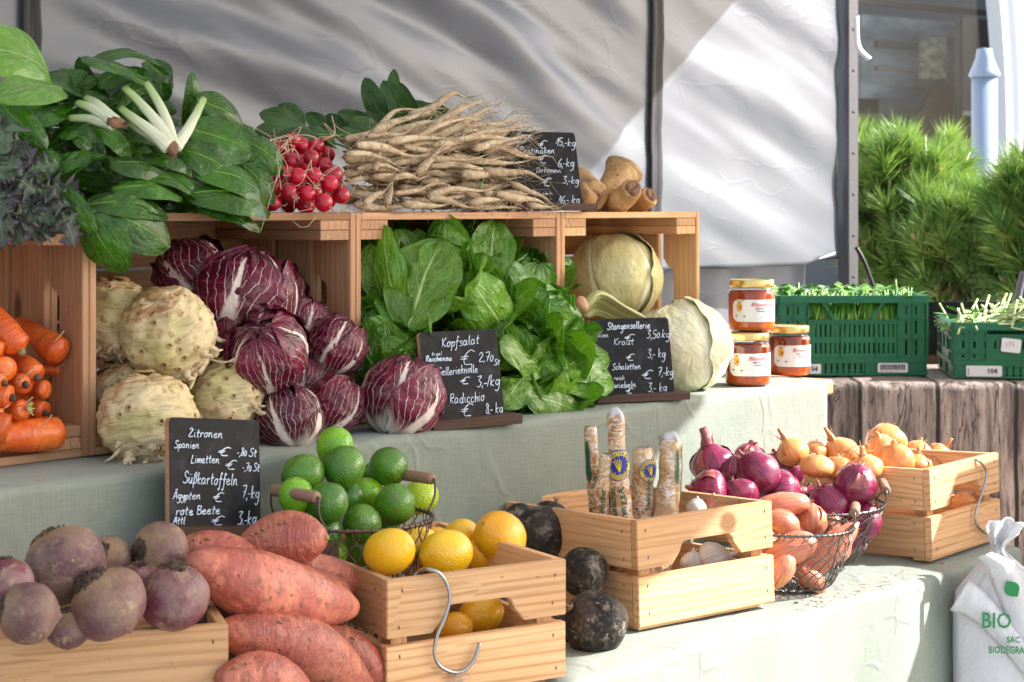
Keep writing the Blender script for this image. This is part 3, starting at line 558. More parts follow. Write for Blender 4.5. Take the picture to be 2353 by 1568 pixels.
# dark board lying behind crate 2 with faint writing
m = MB(); m.box((0, 0, 0), (.30, .012, .14)); pb = PD(2222, 735, 4.75); bt = thing('price_board', 'dark chalk board lying behind the two green crates, faint writing', 'sign', V3((pb.x, pb.y, ZT)))
m.build('panel', CHALKB, bt, M=Matrix.Translation((0, 0, .093)), smooth=False)
add_text('Dau', .034, plain('faint_chalk', (.12, .12, .13)), bt, Matrix.Translation((-.06, -.008, .105)) @ XZ, shear=.3)
m = MB(); m.box((0, 0, .012), (.32, .06, .022)); m.build('stand', WOODD, bt, smooth=False)
# ---------------------------------------------------------------- building, column, pines
def bldg():
    Y = 12.0; t = thing('building', 'pale pink plastered building with a white arched shop window, blurred behind the pines', 'building', Matrix.Translation(((2300-CX)/FX*Y, Y, 0)) @ Matrix.Rotation(R_(35), 4, 'Z'))
    PL = NT('pink_plaster'); n_ = PL.ns(PL.co(), 5, 5); PL.set(Base_Color=PL.mix(n_, (.76, .69, .68), (.80, .75, .74)), Roughness=.9); WH = plain('white_trim', (.78, .78, .78), .6)
    def X(px): return (px-2300)/FX*Y/.80
    def Zz(py): return CZ-(py-HY)/FX*Y
    r0 = (X(2300)-X(1700))/2; cx_ = X(1700)+r0; zsp = Zz(330); zb = .45          # arch: inner half width, springing height
    def arch(r, n=40, e=2.5): return [V3((cx_-r, 0, zb))]+[V3((cx_-r*math.cos(PI*k/n), 0, zsp+r*e*math.sin(PI*k/n))) for k in range(n+1)]+[V3((cx_+r, 0, zb))]
    A = arch(r0*1.0); n = len(A); m = MB(); Ro = arch(r0+.20)
    # wall around the arch
    def outer(p):
        q = V3(p); q.x = cx_+(q.x-cx_)*1.0; return q
    T = 7.0
    top = [V3((p.x, 0, T)) for p in Ro]
    m.grid([Ro, top]); m.poly([V3((Ro[0].x, 0, 0)), V3((Ro[0].x-6, 0, 0)), V3((Ro[0].x-6, 0, T)), V3((Ro[0].x, 0, T))]); m.poly([V3((Ro[-1].x, 0, 0)), V3((Ro[-1].x+9, 0, 0)), V3((Ro[-1].x+9, 0, T)), V3((Ro[-1].x, 0, T))]); m.poly([V3((Ro[0].x, 0, 0)), V3((Ro[-1].x, 0, 0)), V3((Ro[-1].x, 0, zb)), V3((Ro[0].x, 0, zb))])
    m.build('wall', PL.m, t, smooth=False)
    m = MB(); m.grid([[p+V3((0, -.05, 0)) for p in A], [p+V3((0, -.05, 0)) for p in Ro]]); m.grid([[p+V3((0, -.05, 0)) for p in A], [p+V3((0, .07, 0)) for p in A]]); m.grid([[p+V3((0, -.05, 0)) for p in Ro], Ro])
    Rm = arch(r0+.10); m.grid([[p+V3((0, -.08, 0)) for p in Rm], [p+V3((0, -.05, 0)) for p in arch(r0+.12)]]); m.grid([[p+V3((0, -.08, 0)) for p in Rm], [p+V3((0, -.05, 0)) for p in arch(r0+.08)]])
    wf = m.build('arch_frame', WH, t, smooth=False)
    m = MB(); m.poly([p+V3((0, .05, 0)) for p in A]); GL = clear('shop_glass', 1.5); g_ = m.build('pane', GL, wf, smooth=False)
    # panels behind the pane, standing in for the interior and the reflected facade
    def panel(name, x0, x1, y0, y1, col, dy, rough=.8, nsc=0):
        a = NT(name+'_paint'); 
        if nsc: nn = a.ns(a.map(a.co(), (nsc, 1, nsc*2)), 1, 4, .7); a.set(Base_Color=a.mix(a.mr(nn, .35, .65), col, tuple(c*.45 for c in col)), Roughness=rough)
        else: a.set(Base_Color=col, Roughness=rough)
        m = MB(); m.box(((X(x0)+X(x1))/2+1.17*dy, dy, (Zz(y0)+Zz(y1))/2), (X(x1)-X(x0), .04, abs(Zz(y0)-Zz(y1)))); return m.build(name, a.m, t, smooth=False)
    panel('back_room', 1300, 2500, -300, 900, (.13, .145, .155), 1.2)
    panel('beam', 1900, 2260, 0, 12, (.05, .04, .035), .5); panel('grey_panel', 1900, 2190, 15, 215, (.32, .36, .38), .9, nsc=1.2)
    panel('poster', 2074, 2140, 66, 168, (.36, .35, .27), .7, nsc=9); panel('shelf_unit', 1960, 2110, 215, 330, (.22, .23, .23), .8, nsc=1)
    panel('dark_shelf', 1950, 2060, 82, 98, (.10, .09, .08), .72, nsc=3); panel('dark_shelf', 1950, 2060, 142, 152, (.16, .14, .12), .72); panel('curtain', 2199, 2232, 10, 245, (.26, .245, .21), .75); panel('curtain', 2236, 2300, 10, 330, (.05, .035, .03), .73)
    panel('door_frame', 2178, 2188, 10, 330, (.11, .11, .10), .5); panel('sill', 2190, 2240, 246, 256, (.55, .58, .55), .5); panel('counter', 2190, 2240, 258, 325, (.16, .14, .12), .55, nsc=3); panel('ledge', 2150, 2240, 330, 362, (.50, .50, .47), .45)
    a = NT('dark_tiles'); nn = a.ns(a.co(), 6, 3); a.set(Base_Color=a.mix(nn, (.075, .06, .055), (.03, .025, .025)), Roughness=.8); m = MB()
    sx_ = 1.17*.45; q = [V3((X(2110)+sx_, .45, Zz(200))), V3((X(2165)+sx_, .45, Zz(200))), V3((X(2168)+sx_, .45, Zz(345))), V3((X(2028)+sx_, .45, Zz(345)))]; m.poly(q); m.poly([p+V3((0, .05, 0)) for p in q])
    for i in range(4): m.poly([q[i-1], q[i], q[i]+V3((0, .05, 0)), q[i-1]+V3((0, .05, 0))])
    m.build('dark_roof_shape', a.m, t, smooth=False)
bldg()
cp = PD(2262, 400, 8.0); t = thing('column', 'blue grey round column with a conical cap, between pine and arch', 'column', V3((cp.x, cp.y, 0)))
BG = plain('blue_grey_paint', (.30, .37, .47), .5); k_ = 8.0/FX
m = MB(); m.lathe([(0, 0), (.075, 0), (.062, .05), (30*k_, .1), (29*k_, CZ+(HY-177)*k_), (0, CZ+(HY-177)*k_)], 32); m.build('shaft', BG, t)
zc = CZ+(HY-177)*k_; m = MB(); m.lathe([(0, zc-.002), (34*k_, zc-.002), (36*k_, zc+.012), (33*k_, zc+.022), (27*k_, zc+.05), (20*k_, zc+.085), (17*k_, zc+.125), (0, zc+.13)], 32); m.build('cap', BG, t)
NEED = NT('pine_needles'); _r = NEED.ns(NEED.co(), 9, 3, .7); _r2 = NEED.ns(NEED.co(), 90, 2, .7); NEED.set(Base_Color=NEED.mix(NEED.mr(_r2, .62, .75, 0, .5), NEED.ramp(_r, [(.32, (.045, .13, .04)), (.48, (.15, .30, .07)), (.62, (.45, .58, .17))]), (.42, .25, .08)), Roughness=.4, Specular_IOR_Level=.5)
_t = NEED.n('BsdfTranslucent', {'Color': (.25, .4, .06)}); _x = NEED.n('MixShader', {0: .25, 1: NEED.b.outputs[0], 2: _t}); NEED.t.links.new(_x, NEED.out.inputs[0]); NEED = NEED.m
BARK = skin('pine_bark', (.10, .06, .035), (.16, .10, .06), (.04, .025, .015), 30, .9, 0, 0); BUD = plain('pine_bud', (.55, .34, .22), .6)
def pine(px, py, d, wpx, hpx, n, seed, label, base=.25):
    random.seed(seed); c0 = PD(px, py, d); a, b = wpx/2/FX*d, hpx/2/FX*d
    t = thing('pine_shrub', label, 'pine', V3((c0.x, c0.y, 0))); cz_ = c0.z
    tr_ = MB(); cr = MB(); bd = MB(); tr_.tube(spline([(0, 0, 0), (.03, .02, cz_*.4), (-.02, 0, cz_*.8), (0, 0, cz_+b*.3)], 10), [.035-.0025*k for k in range(11)], 8, amp=.3, nsc=20)
    for k in range(n):
        while 1:
            q = V3((rnd(-1, 1), rnd(-1, 1), rnd(-1, 1)))
            if .45 < q.length < 1: break
        f = .82+.30*nz(q*2, 1, seed); p = V3((q.x*a*f, q.y*a*f, cz_+q.z*b*f)); ax = (V3((q.x*.8, q.y*.8, q.z*.5+.75))).normalized()
        L = rnd(.05, .10); st = V3((q.x*a*.2, q.y*a*.2, cz_+q.z*b*.3-.03)); tr_.tube(spline([st, (st+p)/2-ZA*.02, p, p+ax*L*.6], 6), [.008, .007, .006, .005, .004, .004, .003], 5)
        if random.random() < .4: cr.tube([p+ax*L*.6, p+ax*(L*.6+.012), p+ax*(L*.6+.026)], [.003, .0065, .002], 6, 1)
        ox = ax.orthogonal().normalized(); oy = ax.cross(ox)
        for j in range(100):
            an = rnd(0, 6.283); rad_ = ox*math.cos(an)+oy*math.sin(an); s_ = rnd(-.6, 1); b0 = p+ax*L*s_*.6; sp = rnd(.45, 1.15) if s_ < .9 else rnd(.1, .6)
            dr = (ax+rad_*sp).normalized(); LL = rnd(.075, .115); wd = dr.cross(V3((rnd(-1, 1), rnd(-1, 1), rnd(-1, 1)))).normalized()*rnd(.0010, .0020); e = b0+dr*LL+ax*.008*rnd(-1, 1)-ZA*.004; mdp = b0+dr*LL*.55
            cr.f.append([len(cr.v)+i for i in range(4)]); cr.v += [tuple(b0-wd), tuple(b0+wd), tuple(mdp+wd), tuple(mdp-wd)]; cr.uv.append([(0, 0), (1, 0), (1, 1), (0, 1)]); cr.mi.append(0)
            cr.f.append([len(cr.v)-1, len(cr.v)-2, len(cr.v)]); cr.v.append(tuple(e)); cr.uv.append([(0, 0), (1, 0), (1, 1)]); cr.mi.append(0)
    tr_.build('trunk', BARK, t); cr.build('crown', [NEED, BUD], t, smooth=False)
pine(2075, 500, 5.75, 350, 430, 165, 1, 'bright green pine shrub with long needles, directly right of the dark tent pole')
pine(2205, 600, 5.55, 330, 330, 140, 2, 'lower bushy pine shrub in the middle, behind the green crates')
pine(2375, 560, 5.3, 210, 440, 105, 3, 'darker pine shrub cut off by the right edge')
pine(1985, 390, 6.2, 110, 200, 40, 7, 'tall light green pine shoots against the dark shop window')
# unseen stack of boxes, made up to cast the shade across the lower right corner
ds = thing('shade_stack', 'added stack of wooden boxes, unseen right of the stall, shading the lower right corner', 'boxes', S(2.10, -1.0, 0))
for k in range(4):
    m = MB(); 
    for sx, sy, wx, wy in ((0, -.20, .6, .015), (0, .20, .6, .015), (-.2925, 0, .015, .385), (.2925, 0, .015, .385)): m.box((sx, sy, .14), (wx, wy, .27))
    m.box((0, 0, .01), (.57, .385, .012)); m.build('box', WOOD, ds, M=Matrix.Translation((0, 0, .275*k)) @ Matrix.Rotation(R_(47+k*2), 4, 'Z'), smooth=False)
# ---------------------------------------------------------------- wooden crates
def slat(parent, L, W, T, M, mat, notch=0, nails=1, name='slat', ndir=-1, nfrac=.40):
    pts = [(-L/2, -W/2), (L/2, -W/2), (L/2, W/2), (-L/2, W/2)]
    if notch:
        a, h = L*nfrac/2, notch; r = .012; q = []
        q += [(-a-.014, -W/2)]+[(-a+.002+r-r*math.cos(x), -W/2+h-r+r*math.sin(x)) for x in [PI/2*k/5 for k in range(6)]]
        q += [(a-.002-r+r*math.sin(x), -W/2+h-r+r*math.cos(x)) for x in [PI/2*k/5 for k in range(6)]]+[(a+.014, -W/2)]
        if ndir > 0: pts = [(-L/2, -W/2), (L/2, -W/2), (L/2, W/2)]+[(x, -y) for x, y in reversed(q)]+[(-L/2, W/2)]
        else: pts = [(-L/2, -W/2)]+q+[(L/2, -W/2), (L/2, W/2), (-L/2, W/2)]
    bm = bmesh.new(); vs_ = [bm.verts.new((x, y, T/2)) for x, y in pts]; f = bm.faces.new(vs_)
    r = bmesh.ops.extrude_face_region(bm, geom=[f]); bmesh.ops.translate(bm, verts=[v for v in r['geom'] if isinstance(v, bmesh.types.BMVert)], vec=(0, 0, -T))
    bmesh.ops.recalc_face_normals(bm, faces=bm.faces); bmesh.ops.bevel(bm, geom=list(bm.edges), offset=.0011, segments=2, affect='EDGES')
    if nails:
        for sx in (-1, 1):
            for sy in (-.28, .28):
                c = V3((sx*(L/2-.017+rnd(-.003, .003)), W*sy+rnd(-.003, .003), T/2+.0002)); k = bmesh.ops.create_cube(bm, size=1, matrix=Matrix.Translation(c) @ Matrix.Rotation(rnd(-.3, .3), 4, 'Z') @ Matrix.Diagonal((.0013, .0042, .0008, 1)))
                for v in k['verts']:
                    for ff in v.link_faces: ff.material_index = 1
    me = bpy.data.meshes.new(name); bm.to_mesh(me); bm.free(); me.materials.append(mat); me.materials.append(NAIL)
    o = bpy.data.objects.new(name, me); C.objects.link(o); o.matrix_local = M; o.parent = parent; return o
X_, Y_, Z_ = V3((1, 0, 0)), V3((0, 1, 0)), V3((0, 0, 1))
def jz(M): return Matrix.Translation((rnd(-.0008, .0008), rnd(-.0004, .0004), rnd(-.001, .001))) @ M @ Matrix.Rotation(rnd(-.006, .006), 4, 'Z')
def small_crate(M, label, w=.26, dep=.33, h=.148, mat=WOOD, t=.012, handle=True):
    c = thing('wooden_crate', label, 'crate', M, 'wooden crates on the lower tier'); hs = (h-.014)/2; zs = (.004+hs/2, .004+hs*1.5+.010)
    for k, z in enumerate(zs):
        nt_ = .030 if (k and handle) else 0
        slat(c, w, hs, t, jz(frame(X_, Z_, -Y_, V3((w/2, t/2, z)))), mat, nt_)
        slat(c, w, hs, t, frame(-X_, Z_, Y_, V3((w/2, dep-t/2, z))), mat, nt_)
        slat(c, dep-2*t-.0004, hs, t, frame(Y_, Z_, X_, V3((w-t/2-.0006, dep/2, z))), mat)
        slat(c, dep-2*t-.0004, hs, t, frame(-Y_, Z_, -X_, V3((t/2+.0006, dep/2, z))), mat)
    for sx in (t+.011, w-t-.011):
        for sy in (t+.011, dep-t-.011):
            m = MB(); m.box((0, 0, 0), (h-.012, .0205, .0205)); m.build('corner_post', mat, c, M=frame(Z_, X_, Y_, V3((sx, sy, h/2-.003))), smooth=False)
    m = MB(); m.box((0, 0, 0), (w-.05, dep-2*t-.002, .006)); m.build('base', mat, c, M=Matrix.Translation((w/2, dep/2, .0085)), smooth=False)
    for y in (.02, dep-.02): m = MB(); m.box((0, 0, 0), (w-.03, .03, .0038)); m.build('base_strip', mat, c, M=Matrix.Translation((w/2-.012, y, .0019)), smooth=False)
    return c
def crM(x, y, z, yaw, tilt=0): return Matrix.Translation((x, y, z)) @ Matrix.Rotation(R_(yaw), 4, 'Z') @ Matrix.Rotation(R_(tilt), 4, 'X')
random.seed(5)
ML = crM(-.1435, 2.045, ZL+.001, 31.5, 0); CL = small_crate(ML, 'small pine crate full of lemons with a steel hook on its rim', .245, .31)
MG = crM(.172, 2.415, ZL+.004, 38.5, -2.2); CG = small_crate(MG, 'small pine crate holding garlic and wrapped horseradish sticks, big knot on its front', .265, .31); [o.data.materials.__setitem__(0, WOODK) for o in [x for x in CG.children if x.name.startswith('slat')][4:5]]
MO = crM(.679, 2.892, ZL+.003, 50.5, -2.2); CO = small_crate(MO, 'small pine crate of yellow onions at the far right end of the lower tier', .262, .35)
MBt = crM(-.289-.33*math.cos(R_(17.5)), 1.83-.33*math.sin(R_(17.5)), ZL+.001, 17.5, 0); CB = small_crate(MBt, 'pale pine crate full of red beets, nearest at lower left', .33, .24, .148, WOOD, handle=False)
def big_crate(u0, Wd, label, mat):
    H, D_, t = .309, .25, .0105; z0 = ZU+.001; M = frame(U, Vd, Z_, S(u0, 0, z0)); c = thing('wooden_crate', label, 'crate', M, 'wooden crates laid on their sides on the upper tier')
    sw = .076; gp = (D_-3*sw)/2
    for k in range(3):
        y = sw/2+k*(sw+gp)
        for sx, x in ((1, Wd-t/2), (-1, t/2)):
            slat(c, H, sw, t, frame(Z_, Y_*-sx if False else Y_, X_ if sx > 0 else X_, V3((x, y, H/2))), mat, .024 if k == 0 else 0, 0, ndir=1, nfrac=.36)
        for z in (t/2, H-t/2): slat(c, Wd-2*t-.0006, sw, t, frame(X_, Y_, Z_, V3((Wd/2, y, z))), mat, 0, 0)
    bh = (H-2*t)/4
    for k in range(4): slat(c, Wd-2*t-.0006, bh-.004, .007, frame(X_, Z_, -Y_, V3((Wd/2, D_-.004, t+bh*(k+.5)))), mat, 0, 0, name='base_board')
    for x in (t+.0283, Wd-t-.0283):
        for zz in (t+.0075, t+.0223, H-t-.0075, H-t-.0223):
            m = MB(); m.box((0, 0, 0), (D_-.012, .0558, .0142)); o = m.build('corner_block', mat, c, M=frame(Y_, X_, Z_, V3((x, D_/2-.004, zz))), smooth=False); bv = o.modifiers.new('b', 'BEVEL'); bv.width = .0008
    return c
random.seed(8)
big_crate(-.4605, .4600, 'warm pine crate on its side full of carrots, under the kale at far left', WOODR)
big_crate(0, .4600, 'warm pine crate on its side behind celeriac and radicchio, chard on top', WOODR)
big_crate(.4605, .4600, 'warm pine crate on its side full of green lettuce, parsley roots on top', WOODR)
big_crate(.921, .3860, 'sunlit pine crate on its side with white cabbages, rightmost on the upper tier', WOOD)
# riser box hidden behind beets and sweet potatoes carries the lemon price board
rs = thing('riser_box', 'small wooden riser box under the lemon price board, behind the beets', 'box', frame(U, Vd, Z_, S(-.09, -.295, ZL)))
m = MB(); m.box((.125, .07, .0835), (.25, .138, .163)); m.build('body', WOODD, rs, smooth=False)
# ---------------------------------------------------------------- handwriting
G = {'a': [[(.6, .85), (.3, 1), (.05, .6), (.1, .1), (.35, 0), (.6, .4), (.62, .9), (.62, .2), (.85, .05)]], 'b': [[(.05, 2), (.08, 0), (.1, .5), (.4, .95), (.6, .5), (.4, 0), (.1, .1)]], 'c': [[(.6, .85), (.3, 1), (.05, .5), (.25, 0), (.65, .15)]], 'd': [[(.6, .8), (.3, 1), (.05, .5), (.3, 0), (.6, .4), (.66, 2), (.64, .3), (.8, 0)]], 'e': [[(.05, .45), (.55, .65), (.4, 1), (.1, .7), (.1, .2), (.4, 0), (.75, .2)]], 'f': [[(.6, 1.7), (.4, 2), (.3, 1.5), (.25, -.5), (.1, -.9), (.0, -.6)], [(.0, .9), (.6, 1)]],
'g': [[(.6, .85), (.3, 1), (.05, .55), (.3, .1), (.6, .6), (.62, 1), (.6, -.5), (.3, -.95), (.05, -.7)]], 'h': [[(.05, 2), (.08, 0), (.15, .6), (.4, 1), (.58, .7), (.6, 0)]], 'i': [[(.15, 1), (.15, .2), (.35, 0)], [(.2, 1.5), (.22, 1.55)]], 'k': [[(.08, 2), (.08, 0)], [(.55, 1.05), (.12, .5), (.6, 0)]], 'l': [[(.1, 2), (.1, .3), (.3, 0)]], 'm': [[(.05, 1), (.06, 0), (.12, .7), (.3, 1), (.42, .7), (.42, 0), (.5, .7), (.68, 1), (.8, .7), (.82, 0)]],
'n': [[(.05, 1), (.07, 0), (.15, .7), (.4, 1), (.55, .7), (.6, .1), (.8, 0)]], 'o': [[(.35, 1), (.05, .6), (.2, 0), (.55, .2), (.6, .8), (.35, 1), (.7, .9)]], 'p': [[(.08, 1), (.05, -.9)], [(.07, .5), (.3, 1), (.6, .7), (.45, .1), (.1, .1)]], 'r': [[(.08, 1), (.1, 0), (.12, .6), (.3, 1), (.55, .9)]], 's': [[(.55, .9), (.25, 1), (.12, .7), (.5, .4), (.45, .05), (.05, .05)]], 't': [[(.25, 1.7), (.22, .2), (.45, 0)], [(0, 1.05), (.55, 1.1)]], 'u': [[(.05, 1), (.08, .2), (.3, 0), (.55, .4), (.6, 1), (.6, .1), (.78, 0)]],
'w': [[(.05, 1), (.15, 0), (.4, .7), (.55, 0), (.8, .9), (.9, .9)]], 'y': [[(.05, 1), (.15, .4), (.4, .3), (.6, 1), (.55, -.4), (.3, -.9), (.1, -.7)]], 'z': [[(.05, 1), (.55, 1), (.1, .05), (.6, .05)]], 'ß': [[(.05, -.8), (.1, 1.4), (.4, 1.8), (.5, 1.3), (.3, 1), (.6, .6), (.4, 0), (.2, .1)]],
'A': [[(0, 0), (.45, 1.9), (.75, 0)], [(.1, .7), (.75, .7)]], 'B': [[(.1, 1.9), (.12, 0)], [(0, 1.8), (.6, 1.8), (.6, 1.2), (.25, 1), (.8, .7), (.7, .1), (.1, 0)]], 'D': [[(.15, 1.9), (.15, 0)], [(0, 1.8), (.6, 1.6), (.8, .9), (.5, .1), (.0, 0)]], 'I': [[(.2, 1.9), (.2, 0)]], 'K': [[(.1, 1.9), (.15, 0)], [(.8, 1.9), (.2, .9), (.8, 0)]], 'L': [[(.3, 1.9), (.15, .1), (.8, .1)]], 'P': [[(.15, 1.9), (.15, 0)], [(0, 1.7), (.6, 1.9), (.7, 1.2), (.15, 1)]], 'R': [[(.15, 1.9), (.15, 0)], [(0, 1.6), (.6, 1.9), (.7, 1.2), (.2, 1), (.8, 0)]],
'S': [[(.8, 1.6), (.5, 1.95), (.15, 1.6), (.3, 1.1), (.7, .7), (.6, .1), (.1, .0), (0, .3)]], 'Z': [[(.1, 1.5), (.3, 1.9), (.6, 1.6), (.4, 1.0), (.1, .3), (.2, .6), (.1, 0), (.8, .1)]], 'O': [[(.45, 1.9), (.05, 1.2), (.2, .1), (.65, .1), (.8, 1.2), (.45, 1.9)]],
'0': [[(.3, 1.2), (.05, .7), (.15, 0), (.45, .1), (.5, .9), (.3, 1.2)]], '1': [[(-.1, .5), (.3, 1.9), (.25, 0)]], '2': [[(.0, 1.4), (.3, 1.9), (.6, 1.4), (.1, .05), (.7, .05)]], '3': [[(.0, 1.8), (.6, 1.85), (.25, 1.1), (.65, .7), (.4, 0), (0, .15)]], '5': [[(.6, 1.9), (.15, 1.9), (.1, 1.1), (.55, .9), (.45, .05), (.0, .1)]], '6': [[(.55, 1.9), (.1, 1.0), (.1, .1), (.5, .05), (.55, .7), (.15, .7)]], '7': [[(.0, 1.8), (.65, 1.85), (.3, 0)], [(.15, .95), (.6, 1)]], '8': [[(.5, 1.6), (.2, 1.9), (.1, 1.4), (.5, .8), (.4, 0), (.05, .3), (.5, 1.3), (.5, 1.6)]],
'€': [[(.75, 1.7), (.45, 1.9), (.15, 1.2), (.25, .2), (.75, .1)], [(-.1, 1.1), (.4, 1.15)], [(-.12, .8), (.35, .85)]], ',': [[(.1, .15), (.05, -.35)]], '.': [[(.1, .1), (.14, .05)]], '-': [[(.0, .6), (.4, .62)]], '/': [[(.0, -.1), (.25, 1.8)]]}
for k_, b_ in (('ä', 'a'), ('ü', 'u'), ('ö', 'o')): G[k_] = G[b_]+[[(.2, 1.4), (.21, 1.5)], [(.5, 1.45), (.51, 1.55)]]
G['Ä'] = G['A']+[[(.2, 2.25), (.6, 2.3)]]; G['Ö'] = G['O']+[[(.2, 2.25), (.21, 2.35)], [(.6, 2.25), (.61, 2.35)]]
def write_board(parent, W, H, items, y=-.0052):
    m = MB(); sl_ = .018
    for it in items:
        s, f0, f1, fy, xh = it[:5]; slope = it[5] if len(it) > 5 else 0; rr = .00072*(it[6] if len(it) > 6 else 1)
        adv = []; x = 0
        for ch in s:
            if ch == ' ': x += .5; adv.append(None); continue
            wd = max(p[0] for st in G[ch] for p in st); adv.append(x); x += wd+.16
        tot = x; sx = (f1-f0)*W/tot; hh = xh*H
        for ch, a_ in zip(s, adv):
            if a_ is None: continue
            jy = rnd(-.09, .09)
            for st in G[ch]:
                pts = [V3(((f0*W+(a_+px+.16*py)*sx), y+rnd(0, .0001), H*(1-fy)+hh*(py+jy)+slope*(a_+px)*sx)) for px, py in st]
                P = spline(pts, 4*(len(pts)-1)+1) if len(pts) > 2 else spline(pts, 3)
                m.tube([V3((p.x, y, p.z)) for p in P], [rr*rnd(.75, 1.2) for _ in P], 5, flat=1)
    return m.build('chalk_writing', CHALK, parent)
def price_board(label, pos, yaw, tilt, roll, W, H, items, stand=True, sh=.012, sw=None):
    M = Matrix.Translation((pos[0], pos[1], pos[2]+CZ)) @ Matrix.Rotation(R_(yaw), 4, 'Z') @ Matrix.Rotation(R_(roll), 4, 'Y')
    t = thing('price_board', label, 'price sign', M, 'chalk price boards')
    T_ = Matrix.Rotation(R_(tilt), 4, 'X')
    m = MB(); pts = []; r = .006
    for cx_, cz_, a0 in ((W/2-r, H-r, 0), (-W/2+r, H-r, 90), (-W/2+r, r, 180), (W/2-r, r, 270)):
        for k in range(5): a = R_(a0+k*22.5); pts.append(V3((cx_+r*math.cos(a), -.004, cz_+r*math.sin(a))))
    m.poly(pts); m.poly([p+V3((0, .008, 0)) for p in reversed(pts)])
    for i in range(len(pts)): a, b = pts[i-1], pts[i]; m.poly([a, b, b+V3((0, .008, 0)), a+V3((0, .008, 0))], 1)
    pn = m.build('panel', [CHALKB, WOODR], t, M=T_, smooth=False)
    e = thing('chalk_offset', None, None); bpy.data.objects.remove(e)
    wr = write_board(t, W, H, items); wr.matrix_local = T_ @ Matrix.Translation((-W/2, 0, 0))
    if stand:
        sw = sw or W*1.16; m = MB(); m.box((0, 0, 0), (sw, .048, sh)); o = m.build('stand', WOODD, t, M=Matrix.Translation((.006, -.002, -sh/2+.003)), smooth=False); bv = o.modifiers.new('b', 'BEVEL'); bv.width = .001
    return t
random.seed(21)
price_board('black chalk board reading Kren, behind the parsley roots on top of the crates', (.053, 2.968, .004), 27.9, -12.3, 0, .143, .125, [('Kren', .22, .42, .10, .05), ('Österreich', .03, .33, .155, .03), ('€', .48, .60, .235, .06, 0, 1.1), ('15,-kg', .73, .99, .19, .055), ('Pastinaken', .23, .70, .30, .045), ('Attl', .03, .16, .40, .03), ('€', .46, .58, .44, .06), ('6,-kg', .72, .94, .48, .06), ('Dotomen', .42, .76, .56, .035, 0, .7), ('€', .48, .6, .75, .06, 0, 1.1), ('3,-kg', .76, .98, .71, .05), ('Wien'.replace('W', 'L'), .4, .62, .86, .02, 0, .6), ('16,- kg', .68, .96, .98, .055)])
price_board('black chalk board reading Kopfsalat, between radicchio and lettuce', (-.068, 2.613, -.307), 37.1, -10.3, 0, .138, .128, [('Kopfsalat', .26, .76, .185, .055, .05), ('Insel', .12, .26, .27, .022, 0, .6), ('Reichenau', .04, .38, .335, .034, 0, 1.2), ('€', .48, .66, .40, .09), ('2,70', .72, .92, .37, .055), ('St', .92, 1.0, .42, .035), ('Sellerieknolle', .18, .70, .50, .048, .02), ('Attl', .08, .18, .62, .03, 0, .7), ('€', .45, .57, .62, .042), ('3,-/kg', .66, .97, .66, .065, 0, 1.1), ('Radicchio', .29, .75, .825, .06), ('€', .42, .57, .985, .075, 0, 1.1), ('8,- kg', .74, .97, .97, .06)], sh=.0145)
price_board('black chalk board reading Stangensellerie, before the pale cabbages', (.200, 2.939, -.307), 23.1, -10.6, 0, .147, .126, [('Stangensellerie', .22, .76, .14, .048, 0, 1.3), ('Italien', .03, .23, .24, .035, 0, .7), ('€', .42, .54, .30, .045), ('3,50.kg', .70, 1.0, .27, .055), ('Kraut', .28, .54, .345, .045, 0, .8), ('€', .42, .52, .555, .045), ('3,- kg', .69, .92, .53, .06), ('Schalotten', .24, .60, .67, .042), ('reich', .25, .38, .80, .028, 0, .8), ('€', .60, .73, .81, .06, 0, 1.1), ('7,-kg', .80, 1.0, .77, .055), ('Zwiebeln', .20, .52, .905, .042, 0, 1.1), ('3,- kg', .66, .90, .975, .06), ('Attl', .03, .13, .975, .025, 0, .8), ('€', .38, .47, .985, .035)])
price_board('black chalk board reading Zitronen, behind the beets and sweet potatoes', (-.362, 2.176, -.388), 47, -9.5, 6.5, .139, .131, [('Zitronen', .20, .58, .175, .042), ('Spanien', .05, .32, .28, .036, 0, .9), ('€', .52, .65, .35, .042, 0, 1.1), ('-,80 St', .73, .96, .345, .04), ('Limetten', .22, .54, .415, .04), ('€', .60, .72, .475, .046), ('-,70 St', .79, .99, .485, .04), ('Süßkartoffeln', .14, .74, .60, .055, -.03), ('Ägypten', .03, .33, .745, .038), ('€', .46, .57, .775, .045), ('7,-kg', .78, .98, .74, .06), ('rote Beete', .06, .54, .885, .042, 0, 1.1), ('Attl', .03, .16, .97, .035), ('€', .44, .57, .99, .045), ('3,-kg', .73, .94, .985, .065, 0, 1.1)], sh=.019, sw=.16)
